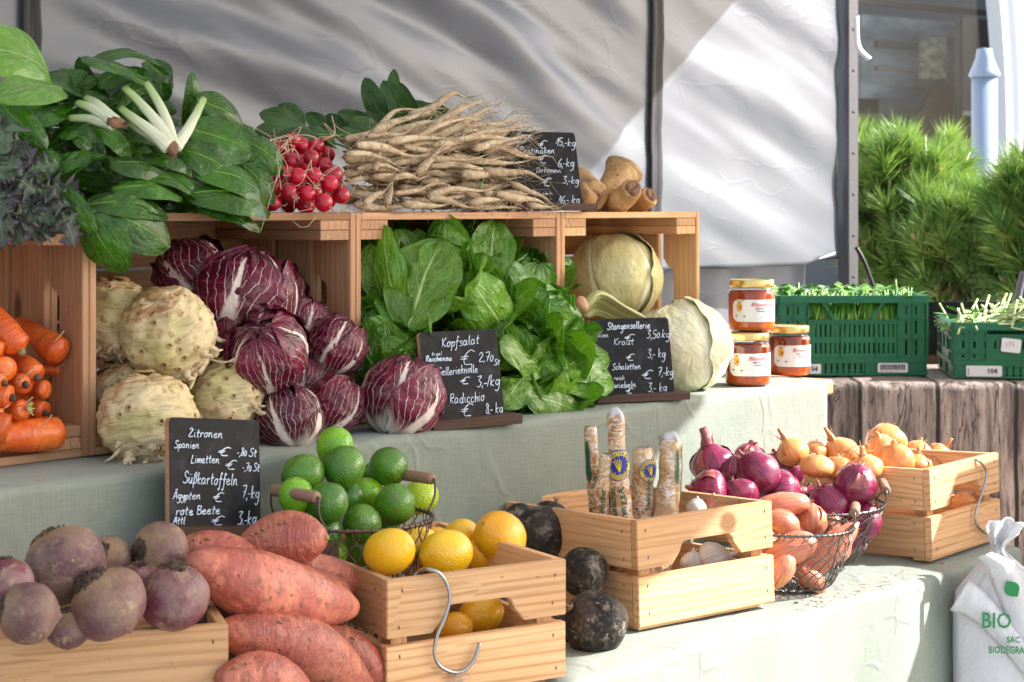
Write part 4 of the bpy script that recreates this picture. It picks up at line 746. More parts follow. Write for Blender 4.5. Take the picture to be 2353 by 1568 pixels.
# ---------------------------------------------------------------- wire baskets
def basket(label, c, R, h, az, WM, grips=True, n=26, gz=.028, hf=.40):
    t = thing('wire_basket', label, 'basket', Matrix.Translation(c) @ Matrix.Rotation(az, 4, 'Z'), 'wire baskets with wooden grips')
    def rad_(s): return R*(.52+.48*(s**.55)) if s > .0 else R*.52
    def pt(a, s):
        if s < 0: return V3((R*.52*(1+s)*math.cos(a), R*.52*(1+s)*math.sin(a), .003))
        return V3((rad_(s)*math.cos(a), rad_(s)*math.sin(a), .003+(h-.003)*s))
    m = MB()
    for k in range(n):
        for sgn in (-1, 1):
            a0 = 2*PI*k/n; P = []
            for q in range(27):
                s = -.75+1.75*q/26; zig = .5*math.sin(q*PI/2)*0.35
                P.append(pt(a0+sgn*(s*1.15+zig*.22/1), s)+V3((rnd(-1, 1), rnd(-1, 1), rnd(-1, 1)))*.0006)
            m.tube(P, .00085, 4, cap=False)
    m.build('wire_mesh', WM, t)
    m = MB(); m.tube([V3((R*math.cos(a), R*math.sin(a), h)) for a in [2*PI*k/48 for k in range(49)]], .0021, 6, cap=False)
    for k in range(6): a = 2*PI*k/6+.4; m.tube([pt(a, -.9+1.9*q/14) for q in range(15)], .0013, 5)
    for k in range(60): a = 2*PI*k/60; c_ = V3((R*math.cos(a), R*math.sin(a), h)); m.tube([c_+V3((0, 0, .0035)), c_+V3((.003*math.cos(a), .003*math.sin(a), 0)), c_-V3((0, 0, .0035))], .0009, 4)
    m.build('rim', WM, t)
    for s_ in (-1, 1):
        hw = R*hf; xx = R*.93; zt = h+gz; m = MB(); xo = xx+.008
        m.tube(spline([V3((s_*math.sqrt(R*R-hw*hw)*.99, -hw, h)), V3((s_*xo, -hw, h+gz*.5)), V3((s_*xo, -hw, zt))], 8), .0017, 6); m.tube(spline([V3((s_*math.sqrt(R*R-hw*hw)*.99, hw, h)), V3((s_*xo, hw, h+gz*.5)), V3((s_*xo, hw, zt))], 8), .0017, 6)
        m.tube([V3((s_*xo, -hw, zt)), V3((s_*xo, hw, zt))], .0017, 6); hd = m.build('handle', WM, t)
        m = MB(); m.tube([V3((s_*xo, -hw+.003, zt)), V3((s_*xo, -hw+.006, zt)), V3((s_*xo, hw-.006, zt)), V3((s_*xo, hw-.003, zt))], [.006, .0075, .0075, .006], 14); m.build('grip', GRIP, hd)
    return t
random.seed(2)
bl = PV(815, 1190, -.262); basket('dark wire basket with wooden grips heaped with limes', V3((bl.x, bl.y, ZL+.003)), .098, bl.z-ZL-.003, math.atan2(-.075, -.068), WIRE, gz=.042, hf=.45)
SB = V3((.425, 2.69, ZL+.004)); basket('grey wire basket of shallots with a pale wooden grip, in front of the red onions', SB, .087, .093, R_(-12), WIREG)
RB = V3((.475, 2.875, ZL+.004)); basket('grey wire basket heaped with red onions, left of the onion crate', RB, .121, .098, R_(-8), WIREG)
# ---------------------------------------------------------------- round produce
def rad_of(p, rpx): return rpx*p.y/FX
def ell(R, H, n=18, pw=1.0, tip=0, base=0):
    out = []
    for k in range(n+1):
        a = PI*k/n; z = -math.cos(a)*H; r = R*math.sin(a)**pw
        if tip and k > n-3: z += tip*(k-n+3)/3
        if base and k < 3: z -= base*(3-k)/3
        out.append((r, z))
    return out
def limes():
    T = [(770, 1028, 45, -.25, LIMEM, 'light green lime at the very top back of the basket'), (790, 1073, 50, -.29, LIMED, 'dark green lime high in the middle, below the topmost one'), (893, 1072, 47, -.28, LIMED, 'dark green lime with a brown scar, high right in the basket'), (697, 1090, 47, -.27, LIMED, 'green lime at upper left of the heap, above the left grip'),
    (680, 1140, 42, -.30, LIMEM, 'yellowish green lime behind the left wooden grip'), (752, 1157, 48, -.33, LIMED, 'dark green lime just right of the left wooden grip'), (797, 1143, 40, -.28, LIMED, 'half hidden green lime in the middle of the heap'), (843, 1137, 40, -.27, LIMEM, 'bright yellow-green lime in the centre of the heap'), (908, 1160, 49, -.33, LIMED, 'large dark green lime at the front right of the basket'), (965, 1143, 42, -.27, LIMEY, 'yellow lime at the right rim of the basket'),
    (831, 1205, 47, -.33, LIMED, 'dark green lime at the front rim, behind the wire'), (745, 1225, 40, -.32, LIMED, 'lime low in the basket beside the front handle wire'), (895, 1222, 36, -.29, LIMED, 'lime seen through the wire at lower right'), (855, 1088, 26, -.22, LIMED, 'small shaded lime between the two top right limes'), (760, 1270, 38, -.30, LIMEM, 'light lime at the bottom behind the wire'), (830, 1265, 40, -.26, LIMED, 'shaded lime low in the middle behind the wire')]
    for i, (x, y, r, v, mt, lb) in enumerate(T):
        random.seed(40+i); v = min(v+.05, -.178); p = PV(x, y, v); R = rad_of(p, r); m = MB(); m.lathe(ell(R*.97, R*1.06, 20, .95, R*.05, R*.03), 30, amp=R*.05, nsc=26, seed=i)
        tag(m.build('lime', mt, M=axis_frame((rnd(-1, 1), rnd(-1, .3), rnd(-.6, .9)), p)), lb, 'lime', 'limes in the wire basket')
    T = [(895, 1268, 62, 52, -.40, LEMON, (.75, -.6, .35), 'large lemon at the left front corner of the lemon crate'), (1026, 1272, 62, 52, -.38, LEMON, (-.8, -.5, -.1), 'lemon in the middle of the crate front row'), (1148, 1236, 62, 58, -.36, LEMONO, (-.55, -.6, .6), 'big orange-yellow lemon at the right of the crate'), (962, 1250, 42, 38, -.33, LEMON, (.8, .2, .4), 'lemon half hidden between the two front lemons'), (1058, 1236, 46, 40, -.30, LEMON, (.6, .5, .5), 'bright lemon behind the middle front lemon'), (993, 1240, 42, 28, -.28, LEMONO, (.9, .1, .1), 'flat looking lemon at the back left of the crate'),
    (1105, 1275, 40, 36, -.34, LEMONO, (0, 0, 1), 'shaded lemon low between the middle and right lemons'), (1105, 1412, 52, 42, -.40, LEMONO, (.8, .3, .2), 'upper lemon seen through the crate handle hole'), (1042, 1447, 44, 38, -.41, LEMONO, (.8, -.2, .3), 'lower left lemon seen through the crate handle hole'), (1152, 1437, 46, 36, -.37, LEMONO, (.9, .1, .1), 'lower right lemon seen through the crate handle hole')]
    for i, (x, y, a, b, v, mt, ax, lb) in enumerate(T):
        p = PV(x, y, v); R = rad_of(p, b*1.03); m = MB(); m.lathe(ell(R, rad_of(p, a)*1.02, 22, .9, R*.10, R*.05), 32, amp=R*.05, nsc=22, seed=i+60)
        tag(m.build('lemon', mt, M=axis_frame(ax, p)), lb, 'lemon', 'lemons in the small crate')
limes()
def tuft(m, c, ax, n, L, r=.0006, spread=.9, mi=0):
    ax = V3(ax).normalized(); ox = ax.orthogonal().normalized(); oy = ax.cross(ox)
    for k in range(n):
        a = rnd(0, 6.28); s = rnd(.2, spread); d = (ax+(ox*math.cos(a)+oy*math.sin(a))*s).normalized(); l = L*rnd(.5, 1.2); e = V3((rnd(-1, 1), rnd(-1, 1), rnd(-1, 1)))*l*.35
        m.tube([c, c+d*l*.5+e*.5, c+d*l+e], [r, r*.8, r*.4], 4, mi)
def beet(i, x, y, rx, ry, v, ax, mt, lb, crown=True, kind='beet', group='beets in the front crate', root=True, cm=BCROWN):
    random.seed(100+i); p = PV(x, y, v); R = rad_of(p, rx); Hh = rad_of(p, ry); M = axis_frame(ax, p); t = thing(kind, lb, kind.replace('_', ' '), M, group)
    prof = []
    for k in range(23):
        a = PI*k/22; rr = math.sin(a); z = -math.cos(a); prof.append((R*rr**.95, Hh*z))
    prof[0] = (0, -Hh*1.12); prof[1] = (R*.10, -Hh*1.03)
    m = MB(); m.lathe(prof, 36, amp=R*.07, nsc=1.3/R, seed=i*3); m.build('root_body', mt, t)
    if crown:
        m = MB(); 
        if kind == 'beet':
            m.lathe([(R*.50, Hh*.80), (R*.42, Hh*.93), (R*.28, Hh*1.02), (0, Hh*1.05)], 28, amp=R*.12, nsc=7/R, seed=i)
            for k in range(110):
                a = rnd(0, 6.28); r0 = R*rnd(.04, .48); c = V3((r0*math.cos(a), r0*math.sin(a), Hh*(1.0-.8*(r0/R)**2))); m.tube([c, c+V3((math.cos(a+1.2)*R*.07, math.sin(a+1.2)*R*.07, Hh*rnd(.06, .14))), c+V3((math.cos(a+1.8)*R*.13, math.sin(a+1.8)*R*.13, Hh*rnd(.03, .12)))], [R*.028, R*.022, R*.006], 5)
        else: tuft(m, V3((0, 0, Hh*.96)), (0, 0, 1), 14, R*.26, R*.018, 1.3); tuft(m, V3((0, 0, Hh*.96)), (0, 0, 1), 5, R*.2, R*.05, .7)
        m.build('crown', cm, t)
    if root:
        m = MB(); q = V3((0, 0, -Hh*1.08)); m.tube(spline([q+V3((0, 0, .004)), q-V3((.006, 0, .012)), q-V3((rnd(-.02, .02), rnd(-.02, .02), .02)), q-V3((rnd(-.03, .03), rnd(-.03, .03), .026))], 9), [.0035-.0003*k for k in range(10)], 6); m.build('taproot', cm if kind == 'beet' else RHAIR, t)
for i, a in enumerate([(147, 1300, 97, 84, -.40, (-.55, .35, .75), BEET, 'largest beet, on top of the heap at left, dark crown turned away'), (66, 1410, 70, 68, -.46, (-.95, -.35, .15), BEET, 'tan topped beet at the left front corner, crown facing left'), (248, 1388, 90, 80, -.46, (-.55, -.2, .8), BEET, 'wide brownish beet in the middle of the front row'), (400, 1374, 80, 76, -.45, (.05, .1, 1), BEETP, 'smooth purple beet at the right front of the crate'), (370, 1268, 72, 60, -.36, (-.75, -.55, .1), BEET, 'beet with its scaly brown crown facing left, at the upper right'), (252, 1285, 52, 50, -.33, (-.3, -.7, .5), BEET, 'orange-brown beet behind the largest one'), (18, 1345, 62, 60, -.42, (-.3, .3, .8), BEETP, 'purple beet half cut off at the left edge'), (325, 1335, 54, 40, -.40, (.1, .1, 1), BEETP, 'dark beet half hidden behind the purple one'), (155, 1445, 52, 45, -.44, (0, 0, 1), BEET, 'shaded beet low between the front beets'), (455, 1420, 36, 38, -.40, (0, 0, 1), BEET, 'beet deep in the right corner of the crate')]):
    beet(i, *a[:8], root=False)
for i, a in enumerate([(1245, 1228, 66, 62, -.235, (.75, -.5, -.5), BRAD, 'long black radish behind the big lemon, pale root hairs at its tip'), (1190, 1205, 50, 40, -.20, (-.7, .3, .3), BRAD, 'black radish partly hidden behind the biggest lemon'), (1262, 1203, 52, 52, -.185, (.3, .2, .9), BRAD, 'round black radish at the top back of the radish pile'), (1340, 1315, 58, 54, -.36, (.45, -.6, -.6), BRAD, 'black radish with a pale root tuft in the middle of the pile'), (1368, 1432, 76, 70, -.43, (-.75, -.3, .55), BRAD, 'largest round black radish at the front on the cloth'), (1410, 1378, 46, 52, -.36, (.1, .2, .9), BRAD, 'dusty grey black radish behind the largest one'), (1300, 1440, 42, 50, -.37, (-.3, .3, .5), BRAD, 'black radish squeezed against the lemon crate')]):
    beet(30+i, *a[:8], kind='black_radish', group='black radishes between the crates', root=False, cm=RHAIR)
def celeriac(i, x, y, r, v, ax, lb, ell_=1.0):
    random.seed(200+i); p = PV(x, y, v); R = rad_of(p, r); sc_ = R/.06; M = axis_frame(ax, p) @ Matrix.Scale(sc_, 4); R = .06; t = thing('celeriac', lb, 'celeriac', M, 'celeriac roots in front of the second crate')
    def df(p, a, k):
        q = p.normalized(); s = .007*nz(q, 2.2, i)+.0040*nz(q, 6, i)+.0024*nz(q, 14, i); f = math.sin(q.z*34+2.5*nz(q, 3, i)+a)*.0006
        if q.z < -.45: s += .012*abs(nz(q, 4.5, i+5))*(-q.z-.45)*2.6
        return p+q*(s+f)
    m = MB(); m.lathe(ell(R, R*.95*ell_, 44, .92), 64, dfn=df); m.build('root_body', CELER, t)
    m = MB()
    for k in range(26):
        a = rnd(0, 6.28); b = rnd(-.75, -.35) if k % 3 else rnd(-.95, -.7); q = V3((math.cos(a)*math.sqrt(1-b*b), math.sin(a)*math.sqrt(1-b*b), b))*R*.93; a2 = a+rnd(-.9, .9); e = V3((math.cos(a2), math.sin(a2), -.9)).normalized(); L = rnd(.012, .032); r0 = rnd(.004, .0085)
        m.tube(spline([q-q.normalized()*.006, q+q.normalized()*.004, q+e*L*.6, q+e*L+V3((rnd(-.01, .01), rnd(-.01, .01), .002))], 8), [r0*(1-.09*k2) for k2 in range(9)], 8, amp=.35, nsc=90, seed=k)
    for k in range(22):
        a = rnd(0, 6.28); q = V3((math.cos(a)*R*.6, math.sin(a)*R*.6, -R*.72)); m.tube(spline([q, q+V3((math.cos(a+rnd(-1, 1))*.02, math.sin(a)*.02, -.008)), q+V3((math.cos(a+rnd(-1, 1))*.03, math.sin(a+rnd(-1, 1))*.034, -.010))], 6), .0009, 5)
    m.build('side_roots', CROOT, t)
    m = MB(); m.lathe([(.016, R*.955), (.013, R*1.0), (.009, R*1.03), (0, R*1.02)], 20, amp=.002, nsc=120, seed=i); m.build('crown', HORS, t)
celeriac(0, 340, 965, 112, -.055, (-.15, .15, 1), 'biggest pale celeriac at the bottom front, behind the lemon price board')
celeriac(1, 386, 765, 108, -.010, (-.30, -.45, .95), 'round celeriac on top of the pile with ringed crown facing the viewer')
celeriac(2, 262, 735, 98, .08, (.1, .1, 1), 'yellow-green celeriac high at left against the crate side')
celeriac(3, 517, 905, 90, -.02, (-.2, .1, 1), 'celeriac at right of the pile, beside the radicchio')
celeriac(4, 285, 905, 76, .045, (-.6, -.1, .8), 'celeriac squeezed low at left behind the biggest one')
celeriac(5, 232, 690, 46, .17, (0, 0, 1), 'small shaded celeriac at the back left under the chard leaf')
celeriac(6, 232, 960, 60, .13, (0, 0, 1), 'shaded celeriac deep in the lower left of the crate')
# ---------------------------------------------------------------- leafy heads
def head(mb, R, n, amax=2.1, wmax=1.05, lift=.10, ruf=.05, flare=0, z=1.0, seed=0, mi=0, nu=18, nv=14, gap=.012, basep=0, rk=5):
    ga = 2.39996
    for i in range(n):
        f0 = ga*i+rnd(-.2, .2); rr = R*(.80+.20*i/max(1, n-1)) if n > 1 else R; am = ((3.25 if amax < 2.2 or True else amax)*(1-i/n)+amax*(i/n))*rnd(.94, 1.04); wm = wmax*rnd(.85, 1.15); ph = rnd(0, 6)
        P = []; fl = flare*(i/n)
        for a in range(nu+1):
            s = a/nu; al = .12+s*am; row = []; pf = (math.sin(PI*min(1, .16+.80*s**.8)))**.55; pf = .28+(pf-.28)*min(1, s*3+.1)
            if s > .86: pf *= math.sqrt(max(0.02, 1-((s-.86)/.145)**2))
            for b in range(nv+1):
                t = -1+2*b/nv; be = t*wm*pf
                mv = V3((math.sin(al), 0, -math.cos(al))); dr = mv*math.cos(be)+V3((0, 1, 0))*math.sin(be)
                edge = abs(t)**2.5*s
                k = 1+lift*edge+ruf*(math.sin(rk*6.28*s+ph+t*3)*abs(t)**1.6*s+.6*math.sin(rk*4*t+ph)*s**4)+fl*s**2.2+.045*nz(dr*2.6+V3((i, 0, 0)), 1, seed)+.02*nz(dr*7, 1, seed+i)-.03*math.exp(-(t/.12)**2)*0
                if flare: k += fl*.4*abs(t)*s
                q = dr*rr*k; q.z *= z; c, s_ = math.cos(f0), math.sin(f0); row.append(V3((q.x*c-q.y*s_, q.x*s_+q.y*c, q.z)))
            P.append(row)
        mb.grid(P, False, mi)
def leaf(m, b, t, wd, nrm=(0, -.75, .6), bend=.12, cup=.12, ruf=.05, rk=3, droop=0, mi=0, nu=16, nv=10, lob=0, lf=6, pw=.78, seed=0, fold=0):
    b, t = V3(b), V3(t); L = (t-b).length; x = (t-b)/L; n = V3(nrm); n = (n-x*n.dot(x)).normalized(); y = n.cross(x); P = []; ph = rnd(0, 6)
    for i in range(nu+1):
        u = i/nu; pf = max(0, math.sin(PI*min(1, (.03+.97*u)**pw)))**.52 if u < 1 else 0
        c = b+x*L*u+n*(bend*L*4*u*(1-u)-droop*L*u*u); row = []
        for j in range(nv+1):
            s = -1+2*j/nv; w_ = wd/2*pf; 
            if lob: w_ *= 1+lob*math.sin(lf*6.28*u+ph+(1 if s > 0 else 0))*abs(s)**3+lob*.6*math.sin(lf*15*u+ph)*abs(s)**6
            h = cup*wd*(abs(s)**1.8)*pf+ruf*wd*math.sin(rk*6.28*u+ph+s*1.3)*abs(s)**2*pf+.05*wd*nz((u*4+ph, s*1.5, seed), 1)+fold*wd*abs(s)
            row.append(c+y*w_*s*(1-.25*abs(fold))+n*h)
        P.append(row)
    m.grid(P, False, mi, None, True)
def leafy(name, label, cat, group, x, y, r, v, ax, mat, n, seed, core=.86, spin=0, **kw):
    random.seed(seed); p = PV(x, y, v); R = rad_of(p, r); M = axis_frame(ax, p) @ Matrix.Rotation(spin, 4, 'Z'); m = MB()
    k = MB(); k.lathe(ell(R*core*.80, R*core*.80*kw.get('z', 1), 14), 20, amp=R*.06, nsc=3/R, seed=seed); m.v = k.v; m.f = k.f; m.uv = [[(0.5, .8)]*4 for _ in k.f]; m.mi = k.mi
    head(m, R, n, seed=seed, **{k_: v_ for k_, v_ in kw.items() if k_ != 'loose'})
    L_ = kw.get('loose', 0); Mi = M.inverted()
    for k in range(L_):
        a = 2*PI*k/L_+rnd(-.4, .4); rd = V3((math.cos(a), math.sin(a), 0)); th = rnd(.35, 1.0); b = V3((0, 0, -.75*R))+rd*R*.25; d = (V3((0, 0, 1))*math.cos(th)+rd*math.sin(th)); tp = b+d*R*rnd(1.9, 2.6)
        leaf(m, b, tp, R*rnd(1.25, 1.75), -(rd*math.cos(th)-V3((0, 0, 1))*math.sin(th)), rnd(-.22, -.10), rnd(.02, .16), rnd(.05, .09), rnd(1.5, 3), droop=rnd(-.05, .16), nu=18, nv=14, pw=1.0, seed=k+seed)
    return tag(m.build(name, mat, M=M), label, cat, group)
rad_kw = dict(amax=2.35, wmax=.98, lift=.10, ruf=.045, z=1.0, nu=24, nv=20)
RT = [(445, 632, 86, .10, (-.6, .4, .7), 'dark radicchio at the top left back of its pile'), (640, 668, 62, .10, (.5, .4, .8), 'shaded radicchio at the back right under the parsley roots'), (566, 690, 116, .02, (.25, .25, 1), 'wide radicchio on top of the pile with thin white veins'), (768, 796, 68, -.01, (.5, .3, .9), 'radicchio at the right, against the lettuce'), (612, 806, 98, -.055, (-.1, -.65, .55), 'round radicchio in the centre, white ribs on its right side'), (765, 930, 68, -.055, (.5, .3, .8), 'radicchio at lower right of the pile, beside the single one'), (668, 962, 75, -.075, (-.35, .45, .9), 'radicchio at the bottom left with a broad white base'), (922, 914, 92, -.100, (.30, .45, .9), 'separate radicchio in front of the Kopfsalat board, branching white ribs'), (522, 770, 40, -.01, (.3, .3, .8), 'radicchio mostly hidden between celeriac and the centre one'), (695, 745, 62, .05, (.3, .2, .9), 'radicchio sunk behind the centre one, right half in shade'), (700, 880, 58, .0, (.1, .1, 1), 'radicchio wedged between the centre and the lower ones')]
for i, (x, y, r, v, ax, lb) in enumerate(RT): leafy('radicchio', lb, 'radicchio', 'radicchio heads', x, y, r*1.06, v, ax, RADI, 11, 300+i, spin=i*1.3+(.9 if i == 7 else 0), **rad_kw)
leafy('cabbage', 'glossy yellow white cabbage inside the rightmost crate', 'cabbage', 'white cabbages', 1411, 638, 112, .11, (-.2, .2, 1), CABB, 9, 341, z=.96, amax=2.6, wmax=1.25, lift=.012, ruf=.006, nu=26, nv=22, spin=2.2)
leafy('cabbage', 'large pale cabbage in front, between the price board and the honey jars', 'cabbage', 'white cabbages', 1568, 798, 115, -.045, (-.35, .1, 1), CABW, 12, 345, z=.95, amax=2.5, wmax=1.05, lift=.06, ruf=.03, nu=26, nv=22, spin=.5)
leafy('cabbage', 'cabbage mostly hidden behind the Stangensellerie board', 'cabbage', 'white cabbages', 1440, 850, 88, .03, (-.1, .3, 1), CABW, 8, 346, z=.95, amax=2.6, wmax=1.2, lift=.02, ruf=.012, spin=1)
let_kw = dict(loose=5, amax=1.95, wmax=1.22, lift=.16, ruf=.085, flare=.30, nu=22, nv=18, core=.72)
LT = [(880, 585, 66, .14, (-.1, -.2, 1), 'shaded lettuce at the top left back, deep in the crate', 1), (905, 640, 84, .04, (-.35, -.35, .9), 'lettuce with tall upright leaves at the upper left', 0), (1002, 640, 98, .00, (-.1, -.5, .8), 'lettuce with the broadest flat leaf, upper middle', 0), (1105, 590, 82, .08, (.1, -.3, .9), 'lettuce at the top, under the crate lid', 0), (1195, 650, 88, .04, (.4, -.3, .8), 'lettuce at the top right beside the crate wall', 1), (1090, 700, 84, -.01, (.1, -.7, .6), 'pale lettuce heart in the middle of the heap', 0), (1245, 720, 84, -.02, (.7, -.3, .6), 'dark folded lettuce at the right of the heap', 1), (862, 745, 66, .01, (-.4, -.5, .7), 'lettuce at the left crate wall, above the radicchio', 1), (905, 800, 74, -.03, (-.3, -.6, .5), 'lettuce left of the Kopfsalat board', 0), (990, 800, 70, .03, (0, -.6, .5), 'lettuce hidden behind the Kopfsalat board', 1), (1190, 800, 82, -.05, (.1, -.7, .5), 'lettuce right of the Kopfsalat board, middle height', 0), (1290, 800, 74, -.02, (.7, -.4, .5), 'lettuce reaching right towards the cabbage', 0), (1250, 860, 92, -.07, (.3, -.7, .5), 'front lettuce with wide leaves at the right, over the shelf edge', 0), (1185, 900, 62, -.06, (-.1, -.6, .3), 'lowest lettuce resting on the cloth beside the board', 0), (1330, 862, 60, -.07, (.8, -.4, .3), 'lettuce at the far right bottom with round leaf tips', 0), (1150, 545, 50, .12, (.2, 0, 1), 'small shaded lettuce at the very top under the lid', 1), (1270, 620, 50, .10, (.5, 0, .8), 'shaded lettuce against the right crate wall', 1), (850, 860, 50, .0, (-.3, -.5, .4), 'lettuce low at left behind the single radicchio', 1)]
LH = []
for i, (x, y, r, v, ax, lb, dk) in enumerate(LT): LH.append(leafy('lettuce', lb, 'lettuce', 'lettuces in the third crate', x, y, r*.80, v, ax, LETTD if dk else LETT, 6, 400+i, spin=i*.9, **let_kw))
random.seed(90)
bpy.context.view_layer.update()
for hi, b, tp, wd, vb, vt, nr, cup in [(2, (938, 755), (1015, 548), 165, -.05, -.03, (-.15, -.95, .25), .06), (1, (925, 735), (884, 516), 78, -.02, .0, (-.5, -.8, .2), -.12), (1, (880, 690), (850, 560), 70, .02, .03, (-.3, -.9, .2), .15), (3, (1040, 640), (1020, 512), 90, .0, .01, (-.1, -.9, .3), -.15), (3, (1120, 650), (1135, 506), 100, .0, .02, (.2, -.9, .3), .12), (5, (1158, 768), (1068, 630), 118, -.05, -.05, (.1, -.9, .4), -.10), (4, (1165, 610), (1255, 740), 96, -.01, -.03, (.4, -.8, .4), -.14), (6, (1195, 660), (1345, 745), 92, -.03, -.05, (.3, -.8, .5), -.16), (6, (1230, 720), (1340, 800), 84, -.05, -.06, (.2, -.9, .4), .14), (7, (862, 890), (848, 725), 66, -.03, -.01, (-.4, -.9, .2), .12), (8, (915, 860), (880, 735), 84, -.05, -.03, (-.2, -.9, .3), .10), (12, (1250, 845), (1148, 792), 96, -.09, -.09, (0, -.85, .5), -.10), (12, (1262, 862), (1398, 812), 96, -.09, -.08, (.2, -.85, .5), -.12), (14, (1290, 888), (1406, 868), 92, -.10, -.09, (.2, -.9, .4), .10), (13, (1205, 868), (1152, 940), 78, -.10, -.11, (0, -.9, .4), -.10), (12, (1210, 905), (1330, 948), 96, -.10, -.12, (.1, -.9, .4), -.12), (10, (1180, 850), (1150, 735), 88, -.07, -.06, (-.1, -.9, .3), .08)]:
    pb, pt_ = PV(b[0], b[1], vb), PV(tp[0], tp[1], vt); m = MB(); leaf(m, pb, pt_, wd*pb.y/FX*1.08, nr, rnd(.05, .12), cup, rnd(.05, .08), rnd(1.5, 2.6), seed=hi, nu=26, nv=20, pw=.95)
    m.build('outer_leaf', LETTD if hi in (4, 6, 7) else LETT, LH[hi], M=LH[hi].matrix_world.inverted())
# ---------------------------------------------------------------- single leaves: chard, kale, greens
def bent_stalk(m, pts, r0, r1, flat=.55, seg=10, mi=0, n=14, ref=None):
    P = spline(pts, n); m.tube(P, [r0+(r1-r0)*k/n for k in range(n+1)], seg, mi, flat=flat, amp=.12, nsc=60, ref=ref)
# chard: (base px, tip px, width px, depth base, depth tip, light?, normal)
CH = [
 ('chard plant with the biggest light green leaf at the top left edge', [((118, 192), (-75, 108), 118, .12, .08, 1, (0, -.9, .35)), ((142, 205), (-15, 232), 78, .06, .02, 1, (.1, -.8, .5)), ((200, 196), (132, 172), 46, .14, .12, 0, None), ((205, 250), (95, 190), 84, .08, .06, 0, (-.1, -.7, .5)), ((0, 238), (108, 345), 66, .02, -.02, 0, (-.3, -.8, .5)), ((110, 180), (-10, 90), 70, .17, .14, 0, None)], [((262, 281), (235, 262), (205, 246), (176, 236)), ((262, 285), (232, 278), (200, 273), (158, 272)), ((262, 279), (240, 256), (218, 236), (196, 224))]),
 ('chard plant lying root down in the middle, three thick white stalks fanning upward', [((352, 196), (186, 140), 86, .06, .02, 2, (0, -.75, .65)), ((385, 175), (200, 150), 60, .12, .10, 0, (0, -.6, .8)), ((240, 230), (182, 130), 54, .14, .12, 0, (-.3, -.8, .3)), ((368, 190), (376, 235), 46, .10, .10, 0, None), ((450, 228), (560, 296), 84, .06, .05, 0, (.3, -.8, .4)), ((428, 290), (440, 165), 44, .10, .08, 0, (.6, -.6, 0)), ((330, 190), (250, 250), 60, .12, .10, 0, None)], [((396, 338), (388, 295), (366, 240), (335, 190)), ((390, 338), (368, 292), (330, 245), (284, 200)), ((384, 338), (350, 305), (310, 275), (276, 248)), ((402, 338), (425, 308), (448, 268), (468, 226)), ((388, 342), (360, 318), (325, 300), (300, 284))]),
 ('chard plant with a broad flat leaf facing the viewer at the right', [((442, 296), (585, 352), 104, .03, 0, 2, (.15, -.8, .5)), ((425, 345), (540, 412), 84, .0, -.02, 0, (.1, -.8, .5)), ((560, 322), (650, 398), 78, .06, .03, 0, (.4, -.7, .4)), ((448, 392), (612, 470), 88, -.01, -.03, 0, (.1, -.7, .7)), ((560, 380), (630, 470), 70, .03, .01, 0, (.4, -.7, .4))], []),
 ('chard plant whose long leaves hang to the lower right over the crate rim', [((432, 448), (622, 492), 104, -.015, -.035, 0, (.05, -.75, .65)), ((452, 478), (602, 532), 62, -.01, -.03, 0, (0, -.6, .8)), ((320, 402), (455, 458), 50, -.01, -.02, 0, (.1, -.6, .8)), ((470, 420), (600, 430), 60, .02, .0, 0, (.1, -.6, .8)), ((380, 395), (480, 440), 60, .0, -.01, 0, (.1, -.6, .8))], []),
 ('chard plant in the centre with glossy dark overlapping leaves', [((258, 436), (420, 458), 66, -.02, -.03, 0, (0, -.7, .7)), ((252, 372), (392, 412), 66, .0, -.01, 0, (.05, -.7, .7)), ((288, 328), (388, 362), 50, .02, .01, 0, (0, -.6, .8)), ((208, 292), (302, 368), 52, .03, .01, 0, (.3, -.7, .6)), ((330, 360), (450, 405), 56, .01, .0, 0, (0, -.6, .8))], []),
 ('chard plant whose leaves hang lowest into the celeriac crate', [((228, 474), (392, 568), 112, -.03, -.04, 0, (.1, -.9, .35)), ((205, 500), (286, 628), 96, -.035, -.04, 0, (-.2, -.9, .2)), ((205, 470), (388, 500), 78, -.025, -.03, 0, (.1, -.7, .6)), ((148, 432), (222, 540), 46, -.03, -.045, 2, (-.3, -.8, .4))], []),
 ('chard plant at left with short leaves above the kale', [((205, 345), (132, 402), 64, .0, -.02, 0, (-.2, -.8, .5)), ((112, 342), (68, 420), 82, .0, -.03, 0, (-.1, -.8, .5)), ((262, 372), (140, 425), 58, -.01, -.02, 0, (-.1, -.6, .8)), ((205, 285), (140, 320), 52, .03, .02, 2, (-.1, -.7, .6)), ((170, 300), (215, 340), 50, .02, .01, 0, None), ((150, 265), (70, 300), 60, .05, .03, 0, None)], []),
]
random.seed(77)
